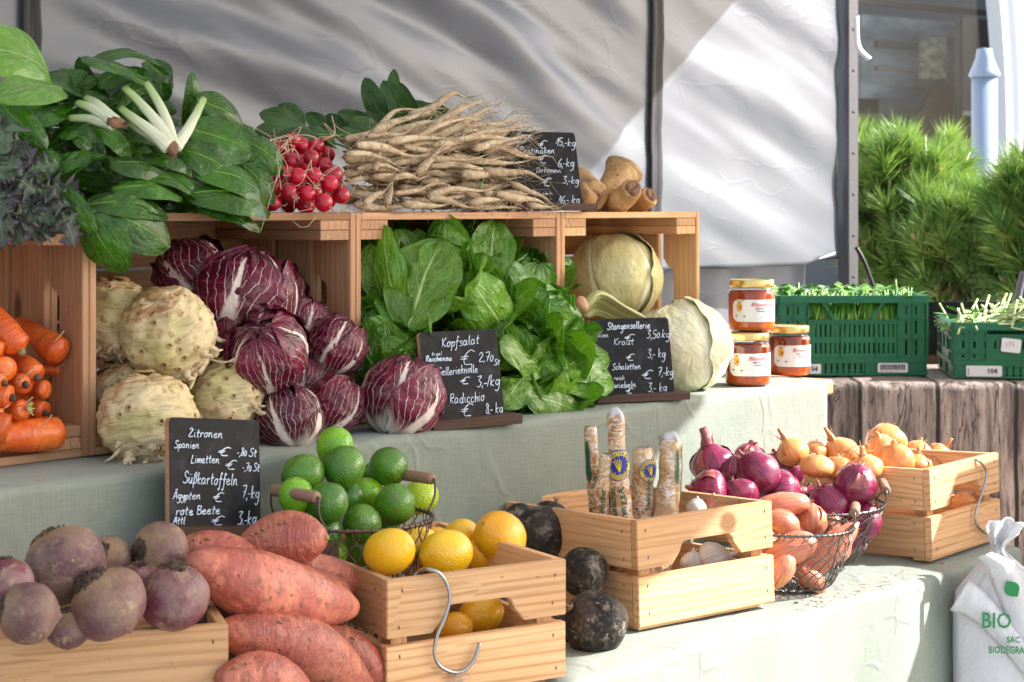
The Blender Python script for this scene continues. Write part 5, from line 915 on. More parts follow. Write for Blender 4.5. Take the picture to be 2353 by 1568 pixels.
for ci, (lb, leaves, stalks) in enumerate(CH):
    b0 = leaves[0][0]; root = PV(b0[0], b0[1], leaves[0][3]); t = thing('chard', lb, 'chard', V3((root.x, root.y, max(root.z, 1.165)) if False else root), 'chard plants heaped on the crates'); Li = Matrix.Translation(-root)
    for (b, tp, wd, vb, vt, lt, nr) in leaves:
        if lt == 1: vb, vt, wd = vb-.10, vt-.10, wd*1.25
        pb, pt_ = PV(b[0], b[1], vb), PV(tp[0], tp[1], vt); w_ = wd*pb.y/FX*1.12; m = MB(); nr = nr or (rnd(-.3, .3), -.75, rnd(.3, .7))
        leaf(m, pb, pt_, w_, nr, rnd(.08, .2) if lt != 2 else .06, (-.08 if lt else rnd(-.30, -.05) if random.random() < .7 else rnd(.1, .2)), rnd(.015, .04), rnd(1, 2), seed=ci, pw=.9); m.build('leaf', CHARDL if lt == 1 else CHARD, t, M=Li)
    for st in stalks:
        v0 = -.035 if ci == 1 else -.02; pts = [PV(q[0], q[1], v0+.02*k) for k, q in enumerate(st)]; m = MB(); r = 17*pts[0].y/FX; bent_stalk(m, pts, r, r*.5, .55 if ci else .6, ref=V3((.3, -1, .2))); m.build('stalk', STALK, t, M=Li)
    if stalks:
        q = PV(*stalks[0][0], v0); e = PV(*((283, 284) if ci == 0 else (398, 356)), v0-.01); m = MB(); m.tube([q+(q-e)*.6, q, e], [.006, .008, .005], 12, amp=.3, nsc=120); tuft(m, e, (e-q), 16, .008, .0006, 1.2); m.build('root_stub', HEND, t, M=Li)
# fill: small inner leaves, belonging to two deeper plants
for lbl, boxx, n, dep in (('dark chard plant behind the thick white stalks at the top of the heap', (150, 175, 400, 310), 26, .12), ('dark chard plant behind the broad leaf at the upper right of the heap', (440, 270, 600, 380), 14, .10), ('dark chard plant buried at the left of the heap', (-10, 225, 215, 440), 44, .09), ('dark chard plant buried under the centre of the heap', (190, 270, 430, 480), 60, .08), ('dark chard plant buried at the right of the heap, before the radishes', (400, 330, 600, 510), 44, .07)):
    c = PV((boxx[0]+boxx[2])/2, (boxx[1]+boxx[3])/2, dep); t = thing('chard', lbl, 'chard', c, 'chard plants heaped on the crates'); Li = Matrix.Translation(-c)
    for k in range(n):
        x, y = rnd(boxx[0], boxx[2]), rnd(boxx[1], boxx[3]); a = rnd(-.5, .9)+(2.6 if x < 160 else 0); L = rnd(70, 120); v = dep+rnd(-.05, .07); top = 200+.00*x if x < 400 else 300+(x-400)*.6
        pb = PV(x-L/2*math.cos(a), y-L/2*math.sin(a), v+.02); pt_ = PV(x+L/2*math.cos(a), y+L/2*math.sin(a), v-.01); m = MB(); leaf(m, pb, pt_, rnd(44, 64)*pb.y/FX, (rnd(-.4, .4), -.7, rnd(.2, .9)), rnd(.08, .22), rnd(-.3, .2), rnd(.02, .045), rnd(1, 2), seed=k, nu=12, nv=8, pw=.9); m.build('leaf', CHARD, t, M=Li)
# kale
random.seed(31)
for k, (bx, lb, n) in enumerate((((-20, 300, 95, 420), 'purple tinged kale with jagged leaves at the left edge, upper bunch', 14), ((-20, 400, 145, 520), 'grey-green frilly kale hanging over the carrot crate', 34))):
    c = PV((bx[0]+bx[2])/2, (bx[1]+bx[3])/2, .0); t = thing('kale', lb, 'kale', c, 'kale bunches'); Li = Matrix.Translation(-c)
    for j in range(n):
        x, y = rnd(bx[0], bx[2]), rnd(bx[1], bx[3]); 
        if y < 400 and x > 25+(y-300)*.6: x = rnd(-20, 30)
        a = rnd(-.6, 1.9); L = rnd(60, 112); v = rnd(-.055, -.005)
        pb = PV(x-L*.3*math.cos(a), y-L*.3*math.sin(a), v+.02); pt_ = PV(x+L*.7*math.cos(a), y+L*.7*math.sin(a), v); m = MB(); leaf(m, pb, pt_, rnd(52, 84)*pb.y/FX, (rnd(-.6, .6), -.7, rnd(-.1, .8)), rnd(-.1, .2), rnd(-.3, .3), .22, rnd(3, 5), seed=j, nu=40, nv=14, lob=.36, lf=rnd(2, 3.4), pw=.8); m.build('leaf', KALE, t, M=Li)
# radish and parsley greens behind the roots
def greens(lb, items, name='root_greens', cat='leaves', group=None):
    c = PV(items[0][0], items[0][1], items[0][5]); t = thing(name, lb, cat, c, group); Li = Matrix.Translation(-c)
    for k, (x0, y0, x1, y1, wd, v) in enumerate(items):
        pb, pt_ = PV(x0, y0, v), PV(x1, y1, v+.02); m = MB(); leaf(m, pb, pt_, wd*pb.y/FX, (rnd(-.3, .3), -.8, rnd(.1, .6)), rnd(.04, .14), rnd(-.15, .15), .05, rnd(1.5, 3), seed=k, lob=.03, lf=2.5, pw=.95); m.build('leaf', GREENS, t, M=Li)
        st = pb+(pb-pt_)*.7; m = MB(); m.tube(spline([st-ZA*.01, (st+pb)/2, pb], 6), .0018, 6); m.build('stem', STEM, t, M=Li)
random.seed(9)
greens('dull green radish leaves lying behind the red radishes', [(700, 300, 595, 262, 60, .16), (690, 300, 640, 240, 62, .18), (720, 310, 585, 300, 56, .13), (740, 320, 610, 345, 70, .11), (760, 300, 700, 262, 40, .18), (790, 300, 745, 268, 44, .18), (600, 330, 560, 310, 40, .16), (770, 330, 690, 300, 46, .15)])
greens('upright dark green leaves sticking up behind the parsley roots', [(885, 290, 838, 178, 52, .20), (905, 285, 905, 158, 36, .23), (930, 290, 880, 185, 62, .19), (960, 290, 915, 188, 34, .21), (985, 300, 940, 232, 66, .20), (1005, 300, 965, 235, 50, .22), (860, 320, 775, 258, 60, .18), (880, 320, 800, 280, 66, .16), (900, 330, 845, 250, 60, .18), (1010, 320, 930, 290, 60, .17), (850, 340, 770, 305, 60, .15), (940, 330, 870, 300, 60, .15), (1080, 320, 1010, 262, 50, .23), (1050, 300, 960, 245, 56, .22)])
greens('single dull green leaf between the parsley roots and the Kren board', [(1105, 385, 1152, 312, 42, .05), (1100, 350, 1155, 330, 40, .08), (1120, 400, 1150, 360, 34, .04)])
# ---------------------------------------------------------------- carrots
def carrot(i, pts, r, v, lb, end='stub'):
    random.seed(500+i); P = [PV(x, y, vv) for (x, y), vv in zip(pts, v if isinstance(v, (list, tuple)) else [v]*len(pts))]; R = rad_of(P[-1], r); c = P[-1]; t = thing('carrot', lb, 'carrot', c, 'carrots in the leftmost crate')
    Q = [p-c for p in spline(P, 18)]; n = len(Q); rr = []
    for k in range(n):
        s = k/(n-1); rr.append(R*(.45+.55*min(1, s*1.35))*(1 if s < .93 else math.sqrt(max(.08, 1-((s-.93)/.078)**2))))
    m = MB(); m.tube(Q, rr, 24, amp=.07, nsc=30, seed=i); m.build('root_body', CARR, t); m = MB(); d = (Q[-1]-Q[-3]).normalized()
    if end == 'stub': m.tube([Q[-1]-d*.002, Q[-1]+d*.003, Q[-1]+d*.006], [R*.36, R*.32, R*.2], 12, amp=.4, nsc=200); m.build('crown', BCROWN if i % 3 else GARN, t)
    elif end == 'tuft':
        tuft(m, Q[-1]+d*.001, d, 16, .013, .0014, 1.0); m.build('leaf_tuft', STEML, t)
    if i % 2: m = MB(); q = Q[-4]; m.tube(spline([q+V3((0, -R*.9, R*.4)), q+V3((.01, -R*1.2, R*.8)), q+V3((.018, -R*1.1, R*1.3))], 6), .0006, 5); m.build('rootlet', RTAIL, t)
GARN = skin('carrot_crown', (.20, .22, .06), (.30, .26, .12), (.08, .06, .03), 60, .8, 0, 0)
for i, a in enumerate([([(-60, 660), (-20, 720), (48, 806)], 33, (.10, .04, .0), 'big carrot pointing down at upper left with a green stub'), ([(40, 740), (90, 775), (142, 816)], 34, (.10, .06, .02), 'fat carrot at the upper right of the pile, rounded end', None), ([(10, 800), (50, 835), (85, 866)], 27, (.08, .03, .0), 'carrot below the two big ones, dark green stub'), ([(60, 835), (100, 848), (143, 850)], 14, (.10, .07, .05), 'thin carrot tip poking out at the right', None), ([(-30, 838), (-10, 842), (16, 848)], 28, (.05, .02, -.01), 'short carrot end at the left edge, upper', None), ([(10, 870), (30, 876), (58, 884)], 26, (.08, .03, .0), 'carrot in the middle with a dark crown, left of the round one'), ([(50, 898), (80, 896), (108, 895)], 21, (.07, .04, .02), 'small round ended carrot at the right middle', None), ([(-40, 870), (-20, 872), (8, 880)], 22, (.05, .0, -.02), 'carrot end with brown ring at the left edge, second'), ([(-40, 900), (-10, 908), (26, 914)], 28, (.05, .0, -.02), 'carrot with a ringed dark crown facing the viewer at left'), ([(0, 955), (30, 948), (58, 938)], 24, (.06, .0, -.02), 'carrot with a pale green leaf tuft', 'tuft'), ([(40, 938), (75, 938), (102, 948)], 24, (.07, .04, .02), 'carrot beside the tufted one, small dark crown'), ([(-120, 1010), (0, 1006), (146, 994)], 38, (.04, .0, -.01), 'long fat carrot lying across the bottom with fine root hairs', None), ([(-60, 965), (-30, 975), (20, 990)], 36, (.02, -.02, -.04), 'stubby carrot end at the lower left edge', None), ([(-60, 940), (-30, 945), (2, 958)], 18, (.02, .0, -.02), 'little carrot end with crown at the left edge, lower'), ([(-80, 770), (-40, 790), (2, 815)], 26, (.05, .02, .0), 'carrot cut off by the left edge below the big one', None), ([(30, 915), (70, 925), (80, 960)], 26, (.15, .12, .10), 'shaded carrot deep behind the tufted one'), ([(20, 800), (70, 900), (90, 985)], 30, (.2, .18, .16), 'shaded carrot standing deep at the back', None)]):
    carrot(i, *a)
# ---------------------------------------------------------------- sweet potatoes
def spud(i, pts, r, v, lb, endr=.3, br=.35):
    random.seed(600+i); P = [PV(x, y, vv) for (x, y), vv in zip(pts, v)]; R = rad_of(P[1], r); c = P[1]; Q = [p-c for p in spline(P, 26)]; n = len(Q); rr = []
    for k in range(n):
        s = k/(n-1); e = (math.sin(PI*(.04+.92*s)))**.62; e2 = br if s < .5 else endr; rr.append(R*max(e2*min(1, 8*min(s, 1-s)+.15), e))
    m = MB(); m.tube(Q, rr, 32, amp=.13, nsc=13, seed=i*5); t = thing('sweet_potato', lb, 'sweet potato', c, 'sweet potatoes heaped between beets and lemons'); m.build('root_body', SWEET, t)
    d = (Q[-1]-Q[-3]).normalized(); m = MB(); m.tube([Q[-1]-d*.003, Q[-1]+d*.002, Q[-1]+d*.004], [R*endr*.55, R*endr*.5, R*endr*.25], 12, amp=.4, nsc=150); m.build('cut_tip', HEND2, t)
    m = MB()
    for k in range(5):
        j = random.randint(4, n-5); a = rnd(-2.2, -.6); dd_ = V3((rnd(-.3, .3), -.7, .7)).normalized(); q = Q[j]+dd_*rr[j]*.96; m.tube([q, q+V3((.003, -.001, .001)), q+V3((.0055, 0, -.0015))], [.0011, .0014, .0006], 5)
    m.build('eyes', HEND2, t)
HEND2 = skin('sweet_potato_tip', (.42, .26, .13), (.3, .17, .09), (.15, .08, .04), 60, .8, 0, 0)
for i, a in enumerate([([(545, 1262), (655, 1240), (748, 1236)], 66, (-.33, -.36, -.40), 'plump sweet potato on top with its blunt end pointing right', .25), ([(405, 1262), (500, 1275), (622, 1318)], 58, (-.30, -.33, -.36), 'sweet potato at upper left, next to the price board', .3), ([(440, 1290), (600, 1352), (812, 1398)], 82, (-.42, -.43, -.44), 'longest sweet potato across the middle, tapering to the right', .26), ([(600, 1300), (740, 1368), (806, 1392)], 54, (-.38, -.385, -.39), 'sweet potato behind the longest one, brown cut tip', .38), ([(640, 1275), (760, 1320), (846, 1358)], 38, (-.34, -.355, -.37), 'slender sweet potato pointing at the lemon crate', .45), ([(500, 1450), (680, 1480), (850, 1590)], 72, (-.44, -.46, -.47), 'curved sweet potato below the longest one, bruised at left', .3), ([(500, 1560), (610, 1560), (720, 1620)], 60, (-.49, -.50, -.50), 'sweet potato at the bottom edge beside the beet crate', .3), ([(740, 1450), (820, 1510), (905, 1600)], 50, (-.40, -.42, -.43), 'sweet potato leaning on the lemon crate at the bottom', .3), ([(560, 1400), (680, 1430), (800, 1470)], 50, (-.35, -.36, -.38), 'shaded sweet potato deep in the pile', .3)]):
    spud(i, *a)
# ---------------------------------------------------------------- parsley roots
random.seed(55)
def proot(i, x0, y0, x1, y1, r, v0, v1, lb='pale thin tapering parsley root in the heap on the crates', curve=0):
    P0, P1 = PV(x0, y0, v0), PV(x1, y1, v1); R = rad_of(P0, r); d = P1-P0; L = d.length; up = V3((0, -.3, 1)); side = d.cross(up).normalized(); upn = side.cross(d).normalized()
    if P0.z-R < 1.162: P0.z = 1.162+R
    pts = [P0, P0+d*.3+upn*L*rnd(-.03, .05), P0+d*.62+upn*L*(rnd(-.05, .05)+curve)+side*L*rnd(-.04, .04), P0+d*.86+upn*L*(rnd(-.07, .07)+curve*.6), P1+upn*L*rnd(-.04, .04)]
    for q in pts[1:]:
        if q.z < 1.165 and q.y > 0: q.z = 1.165+rnd(0, .004)
    c = P0; Q = [p-c for p in spline(pts, 18)]; n = len(Q); R *= .60; rr = [R*lerpl([(0, .5), (.04, .88), (.12, 1), (.28, .82), (.45, .5), (.58, .26), (.75, .13), (1, .05)], k/(n-1))*rnd(.92, 1.08) for k in range(n)]
    t = thing('parsley_root', lb, 'parsley root', c, 'parsley roots heaped on the crates'); m = MB(); m.tube(Q, rr, 14, amp=.16, nsc=45, seed=i)
    for k in range(9):
        j = random.randint(3, n-3); a = rnd(0, 6.28); e = V3((math.cos(a), math.sin(a)*.6-.4, rnd(-1, .6))).normalized()*rnd(.008, .045)
        m.tube([Q[j], Q[j]+e*.5+V3((.003, 0, -.002)), Q[j]+e+V3((rnd(0, .012), 0, rnd(-.006, .004)))], [.0006, .0005, .0002], 4)
    m.build('root_body', PARS, t); m = MB(); dd_ = (Q[0]-Q[2]).normalized(); m.tube([Q[0]-dd_*.002, Q[0]+dd_*.003, Q[0]+dd_*.005], [R*.42, R*.36, R*.2], 8, amp=.5, nsc=200); m.build('crown', HEND, t)
HAND = [(792, 322, 985, 262, 20, .07, .08, .05), (940, 268, 1088, 218, 22, .10, .10, .12), (995, 292, 1108, 238, 20, .09, .08, .10), (1040, 305, 1140, 258, 17, .10, .09, .08), (792, 362, 935, 362, 21, .03, .03, 0), (830, 345, 1010, 312, 20, .05, .06, 0), (900, 335, 1070, 290, 17, .06, .06, 0), (970, 330, 1110, 300, 18, .07, .07, 0), (1060, 330, 1215, 352, 18, .05, .04, 0), (1030, 362, 1235, 368, 19, .03, .02, 0), (1110, 392, 1268, 412, 19, .02, .01, 0), (960, 400, 1042, 318, 19, .00, .02, 0), (860, 392, 885, 300, 14, .0, .03, 0), (900, 412, 1005, 402, 14, .0, .0, 0), (985, 450, 1160, 425, 15, -.01, -.01, 0), (925, 470, 1050, 476, 17, -.01, -.02, 0), (985, 455, 1105, 470, 16, -.01, -.01, 0), (1080, 470, 1180, 458, 17, -.01, -.01, 0), (1140, 445, 1288, 480, 18, -.005, -.01, 0), (1175, 420, 1292, 484, 14, .0, -.01, 0), (888, 478, 905, 420, 15, -.02, -.015, 0), (838, 470, 910, 418, 16, -.01, -.01, 0), (1060, 400, 1200, 395, 20, .02, .02, 0), (1120, 350, 1232, 352, 16, .05, .04, 0), (790, 400, 870, 390, 15, .04, .03, 0), (1215, 470, 1285, 482, 12, -.01, -.02, 0)]
for i, (x0, y0, x1, y1, r, v0, v1, cv) in enumerate(HAND): proot(i, x0, y0, x1, y1, r, v0, v1, curve=cv)
for i in range(210):
    v = .18-.17*(i/210)+rnd(-.01, .01); x = 790+rnd(0, 1)**1.0*330; top = 300-(.36*(x-790) if x < 950 else 58)+(max(0, x-1010)*.45); y = rnd(max(300, top+26), 476); L = rnd(130, 215)*(.85 if x > 1060 else 1)
    a = lerpl([(250, -.35), (330, -.18), (420, .0), (480, .04)], y)+rnd(-.36, .36)+(.12 if x > 1050 else 0); x1 = min(x+L*math.cos(a), 1285); y1 = min(y+L*math.sin(a), 482)
    if x1 < 1000 and y1 < 300: y1 = 300
    proot(100+i, x, y, x1, y1, rnd(10, 18), v, v+rnd(-.02, .02))
# ---------------------------------------------------------------- radishes
random.seed(66); RDZ = [(180, 600, 6), (60, 735, 5), (305, 720, 2), (215, 850, 1), (320, 845, 1), (430, 898, 0), (460, 838, 3), (62, 925, 3), (155, 958, 1), (280, 968, 0), (392, 1030, -1), (512, 978, 0), (40, 1032, 2), (110, 660, 7), (340, 640, 6), (395, 780, 5), (235, 640, 7), (120, 832, 4), (170, 745, 4), (270, 1050, 2), (190, 1010, 3), (8, 860, 5), (410, 700, 8), (150, 1040, 4), (-10, 690, 7), (330, 960, 4), (-25, 780, 8), (240, 760, 5), (450, 960, 4), (-20, 1000, 6), (350, 760, 7), (90, 780, 7), (190, 900, 5), (300, 900, 6), (400, 850, 6), (130, 900, 6), (250, 1000, 5), (420, 1010, 5), (60, 980, 6), (20, 920, 7), (140, 700, 8), (280, 680, 9), (460, 900, 6)]
for i, (zx, zy, k) in enumerate(RDZ):
    x, y = 613+zx/3, 122.5+zy/3; v = -.005+.014*k; p = PV(x, y, v); R = rad_of(p, rnd(18, 22.5)); ax = V3((rnd(-.7, .9), rnd(-.9, -.3), rnd(-.5, .9))).normalized(); M = axis_frame(ax, p); lb = {0: 'red radish topmost in the bunch, long tail curling up', 10: 'brightest red radish at the bottom right of the bunch, above the crate rim'}.get(i, 'small round red radish with thin pale tail in the bunch')
    t = thing('radish', lb, 'radish', M, 'red radishes in the bunch'); m = MB(); m.lathe(ell(R, R*.97, 14), 20, amp=R*.06, nsc=60, seed=i); m.build('bulb', RAD, t)
    m = MB(); L = rnd(.025, .065) if i % 2 == 0 else rnd(.015, .04); q0 = V3((0, 0, R*.92)); P = [q0, q0+V3((rnd(-.3, .3), rnd(-.3, .3), .4))*L, q0+V3((rnd(-.6, .6), rnd(-.6, .6), .6))*L, q0+V3((rnd(-1, 1), rnd(-1, 1), rnd(.2, .9)))*L, q0+V3((rnd(-1.4, 1.4), rnd(-1.4, 1.4), rnd(0, .9)))*L]
    Q = spline(P, 14); m.tube(Q, [.0022*math.exp(-k_/2.2)+.00045 for k_ in range(15)], 6); m.build('tail', RTAIL, t)
# ---------------------------------------------------------------- horseradish on top right
def hors(i, pts, rs, v, lb, cut=True):
    P = [PV(x, y, vv) for (x, y), vv in zip(pts, v)]; c = P[0]; Q = [p-c for p in spline(P, 16)]; n = len(Q); R1 = P[0].y/FX; t = thing('horseradish_root', lb, 'horseradish', c, 'horseradish roots on the rightmost crate')
    m = MB(); m.tube(Q, [lerpl(rs, k/(n-1))*R1 for k in range(n)], 26, amp=.16, nsc=22, seed=i*3); m.build('root_body', HORS, t)
    if cut:
        d = (Q[-1]-Q[-2]).normalized(); r = rs[-1][1]*R1; m = MB(); m.tube([Q[-1]-d*.001, Q[-1]+d*.003, Q[-1]+d*.0015], [r*1.0, r*.9, r*.5], 20, amp=.15, nsc=120); m.build('cut_end', HEND, t)
random.seed(71)
hors(0, [(1395, 470), (1402, 435), (1428, 398), (1436, 385)], [(0, 14), (.12, 22), (.4, 30), (.75, 46), (.93, 40), (1, 12)], (.05, .06, .08, .08), 'tall curved horseradish root standing upright with a fat top', False)
hors(1, [(1400, 478), (1420, 464), (1442, 446), (1455, 432)], [(0, 20), (.4, 27), (.9, 26), (1, 19)], (.06, .03, .01, -.01), 'horseradish stub with a brown cut end, in front of the upright root')
hors(2, [(1455, 480), (1470, 466), (1486, 455), (1496, 448)], [(0, 20), (.5, 25), (.9, 24), (1, 17)], (.07, .05, .03, .02), 'rightmost horseradish stub with a brown cut end')
hors(3, [(1310, 400), (1345, 440), (1362, 455)], [(0, 30), (.5, 42), (.9, 38), (1, 20)], (.14, .07, .04), 'thick knobbly horseradish root beside the Kren board, forked end')
hors(4, [(1385, 440), (1380, 470), (1400, 482)], [(0, 18), (.5, 22), (1, 16)], (.12, .10, .08), 'small shaded horseradish root between the two big ones', False)
m = MB(); q = PV(1352, 462, .03); m.tube([q+V3((-.012, .02, .02)), q, q+V3((.004, -.008, -.002))], [.016, .017, .010], 16, amp=.3, nsc=70)
m.tube([q+V3((-.03, .02, .0)), q+V3((-.014, -.004, .004)), q+V3((-.012, -.010, .004))], [.010, .011, .006], 12, amp=.3, nsc=70); tag(m.build('horseradish_root', HORS), 'forked knob at the end of the thick horseradish beside the Kren board', 'horseradish', 'horseradish roots on the rightmost crate')
# ---------------------------------------------------------------- celery bunch between cabbages
ct_ = PV(1345, 705, .0); t = thing('celery', 'pale green celery bunch with pinkish root end, under the yellow cabbage', 'celery', ct_); Li = Matrix.Translation(-ct_)
CEL = NT('celery_stalk'); _n = CEL.ns(CEL.map(CEL.co('UV'), (1, 20, 1)), 1, 3); CEL.set(Base_Color=CEL.mix(CEL.mr(_n, .35, .7), (.50, .52, .16), (.66, .64, .34)), Roughness=.4); CEL.bump(_n, .6, .003)
for k in range(7): m = MB(); a = k-3; m.tube(spline([PV(1338, 716+a*2, .0+.004*k), PV(1375, 694+a*7, -.01+.006*k), PV(1432, 722+a*6, -.02+.008*k), PV(1480, 745+a*5, -.02+.01*k)], 12), [.006]+[.010]*6+[.008]*6, 12, flat=.45, amp=.1, nsc=40); m.build('stalk', CEL.m, t, M=Li)
m = MB(); q = PV(1336, 700, -.01); m.lathe(ell(.012, .014, 12), 16, M=Matrix.Translation(q), amp=.004, nsc=80); m.build('root_end', plain('celery_root_end', (.60, .33, .2), .6), t, M=Li)
# ---------------------------------------------------------------- onions
def flake(m, R, Hh, a0, mi=1, big=1):
    P = []; w_ = rnd(.25, .5)*big; z0 = rnd(-.2, .5)
    for i in range(7):
        row = []
        for j in range(7):
            s, t = i/6, -1+j/3; a = a0+w_*t*(1-.6*s); z = z0+(.9-z0)*s+.06*nz((s*5, t*3, a0)); rr = math.sqrt(max(.03, 1-z*z))*R*(1.03+.14*(abs(t)**2)*s+.10*s*s)
            row.append(V3((rr*math.cos(a), rr*math.sin(a), z*Hh*1.03)))
        P.append(row)
    m.grid(P, False, mi)
def bulb(name, i, x, y, rx, ry, v, ax, mt, pm, lb, cat, grp, neck=.25, nl=.5, hair=1, fl=1, p0=None):
    random.seed(700+i); p = p0 or PV(x, y, v); R = rad_of(p, rx); Hh = rad_of(p, ry); M = axis_frame(ax, p) @ Matrix.Rotation(rnd(0, 6), 4, 'Z'); t = thing(name, lb, cat, M, grp); prof = []
    for k in range(21):
        a = PI*k/20; r = R*math.sin(a)**.9; z = -math.cos(a)*Hh; prof.append([r, z])
    for k in (17, 18, 19, 20): prof[k][0] = max(prof[k][0], R*neck*(1.0-.15*(k-17))); prof[k][1] = Hh*(.90+.07*(k-16))
    prof[20][0] = R*neck*.4; prof.append([0, Hh*1.2]); m = MB(); m.lathe(prof, 30, amp=R*.07, nsc=1.8/R, seed=i)
    for k in range(fl): flake(m, R, Hh, rnd(0, 6.28))
    m.build('bulb', [mt, pm], t)
    m = MB(); e = V3((rnd(-1, 1)*.4, rnd(-1, 1)*.4, 1)); q = V3((0, 0, Hh*1.02)); m.tube(spline([q, q+V3((0, 0, R*nl*.35)), q+V3((0, 0, R*nl*.5))+e*R*nl*.15, q+V3((0, 0, R*nl*.6))+e*R*nl*.35], 8), [R*neck*(1-.06*k) for k in range(9)], 10, amp=.4, nsc=2.2/R, seed=i, flat=.7); 
    for k in range(3): a = rnd(0, 6.28); m.tube([q+V3((math.cos(a), math.sin(a), 0))*R*neck*.6, q+V3((math.cos(a)*R*.3, math.sin(a)*R*.3, R*nl*.4)), q+V3((math.cos(a)*R*.5, math.sin(a)*R*.5, R*nl*.8))], [R*.08, R*.05, R*.01], 5, flat=.3)
    m.build('neck', pm, t)
    if hair: m = MB(); tuft(m, V3((0, 0, -Hh*.97)), (0, 0, -1), 18, R*.32, R*.014, 1.2); m.build('rootlets', RHAIR, t)
    return t
gR = 'red onions in the wire basket'
for i, a in enumerate([(1640, 1070, 52, 44, -.24, (-.25, .2, 1), 'red onion at the top left with a big dry papery crown', .45, .9, 0, 5), (1626, 1134, 56, 38, -.30, (-.9, -.2, .3), 'dark oval red onion at the left side by the left grip', .2, .3, 1, 1), (1742, 1090, 52, 50, -.32, (-.6, .3, .7), 'large shiny red onion at the top centre with loose peeling skin', .2, .4, 1, 3), (1722, 1048, 36, 26, -.27, (.2, .1, 1), 'bright magenta peeled skin onion at the very top', .3, .3, 0, 4), (1806, 1080, 46, 42, -.27, (-.5, .1, .8), 'red onion at the top right with a bright highlight', .2, .3, 1, 1), (1795, 1132, 54, 42, -.34, (.75, -.1, .1), 'streaked red onion lying on its side above the long shallot', .2, .3, 1, 2),
    (1880, 1112, 38, 30, -.26, (-.9, .1, .2), 'small red onion between the top heap and the right ones', .2, .3, 1, 0), (1905, 1160, 51, 45, -.39, (-.45, -.2, .85), 'glossy magenta onion in front at the right, loose skin tip', .12, .4, 1, 2), (1966, 1118, 51, 48, -.42, (.15, -.25, 1), 'largest round red onion at the right rim, stripes and cracked skin', .15, .12, 0, 2), (1700, 1140, 46, 36, -.33, (.3, -.6, -.6), 'dark red onion in the centre with a pale root tuft', .15, .2, 1, 2), (1860, 1150, 32, 30, -.31, (0, 0, 1), 'small shaded red onion behind the glossy one', .2, .3, 0, 0), (1985, 1200, 42, 40, -.44, (.3, 0, 1), 'red onion seen through the wire at the right', .2, .2, 1, 1), (1950, 1235, 38, 36, -.42, (.1, 0, 1), 'red onion low in the basket behind the shallots', .2, .2, 1, 1), (1690, 1085, 40, 34, -.28, (.2, .3, 1), 'red onion wedged between the top left and centre ones', .2, .3, 0, 2), (1600, 1160, 32, 26, -.30, (-.5, 0, 1), 'dark red onion peeping out above the garlic crate', .2, .2, 0, 0)]):
    bulb('red_onion', i, *a[:6], ONR, PAPER, a[6], 'red onion', gR, *a[7:])
gY = 'yellow onions in the far right crate'
for i, a in enumerate([(1822, 1040, 33, 28, -.30, (-.55, .1, .9), 'yellow onion with a curved pointed neck at the far left of its crate', .24, .9, 0, 1), (1872, 1042, 27, 24, -.27, (.2, .2, 1), 'small yellow onion second from the left, smooth top', .15, .2, 0, 0), (1934, 1046, 38, 34, -.30, (-.55, -.2, .9), 'yellow onion with a long dry neck leaning left', .27, 1.0, 0, 1), (2036, 1018, 44, 36, -.26, (.1, .3, 1), 'big yellow onion on top at the back', .12, .1, 0, 0), (2026, 1042, 40, 36, -.33, (-.3, -.3, 1), 'bright yellow onion in front of the big top one', .3, .3, 0, 2), (2060, 1060, 38, 32, -.37, (-.2, -.2, 1), 'copper onion at the front rim, lit from the right', .2, .4, 0, 2), (2108, 1044, 30, 26, -.30, (.3, .2, 1), 'reddish onion right of the top ones', .2, .3, 0, 1), (2156, 1050, 30, 24, -.28, (.6, .1, .8), 'onion at the right back corner with an orange tipped neck', .27, .8, 0, 1), (1876, 1072, 36, 22, -.35, (.1, -.2, 1), 'yellow onion just above the crate side at left', .15, .2, 0, 0), (1962, 1062, 38, 28, -.33, (.6, -.1, .8), 'yellow onion lying in the middle behind the front rim', .2, .5, 0, 2), (1988, 1076, 38, 24, -.38, (-.2, -.1, 1), 'yellow onion at the rim with loose pale skin', .3, .6, 1, 2), (2105, 1070, 32, 22, -.37, (.2, 0, 1), 'flat onion at the front rim beside the copper one', .3, .5, 0, 3), (2140, 1072, 30, 20, -.35, (0, 0, 1), 'pale onion half sunk at the right of the heap', .2, .2, 0, 1), (2215, 1157, 24, 24, -.44, (.3, -.6, .7), 'golden onion seen through the handle hole', .2, .2, 0, 2), (1925, 1078, 34, 24, -.33, (0, 0, 1), 'yellow onion low behind the left part of the rim', .2, .2, 0, 0)]):
    bulb('yellow_onion', 30+i, a[0], a[1], a[2]*1.12, a[3]*1.12, a[4], a[5], ONY, PAPY, a[6], 'yellow onion', gY, *a[7:])
gS = 'shallots in the front wire basket'
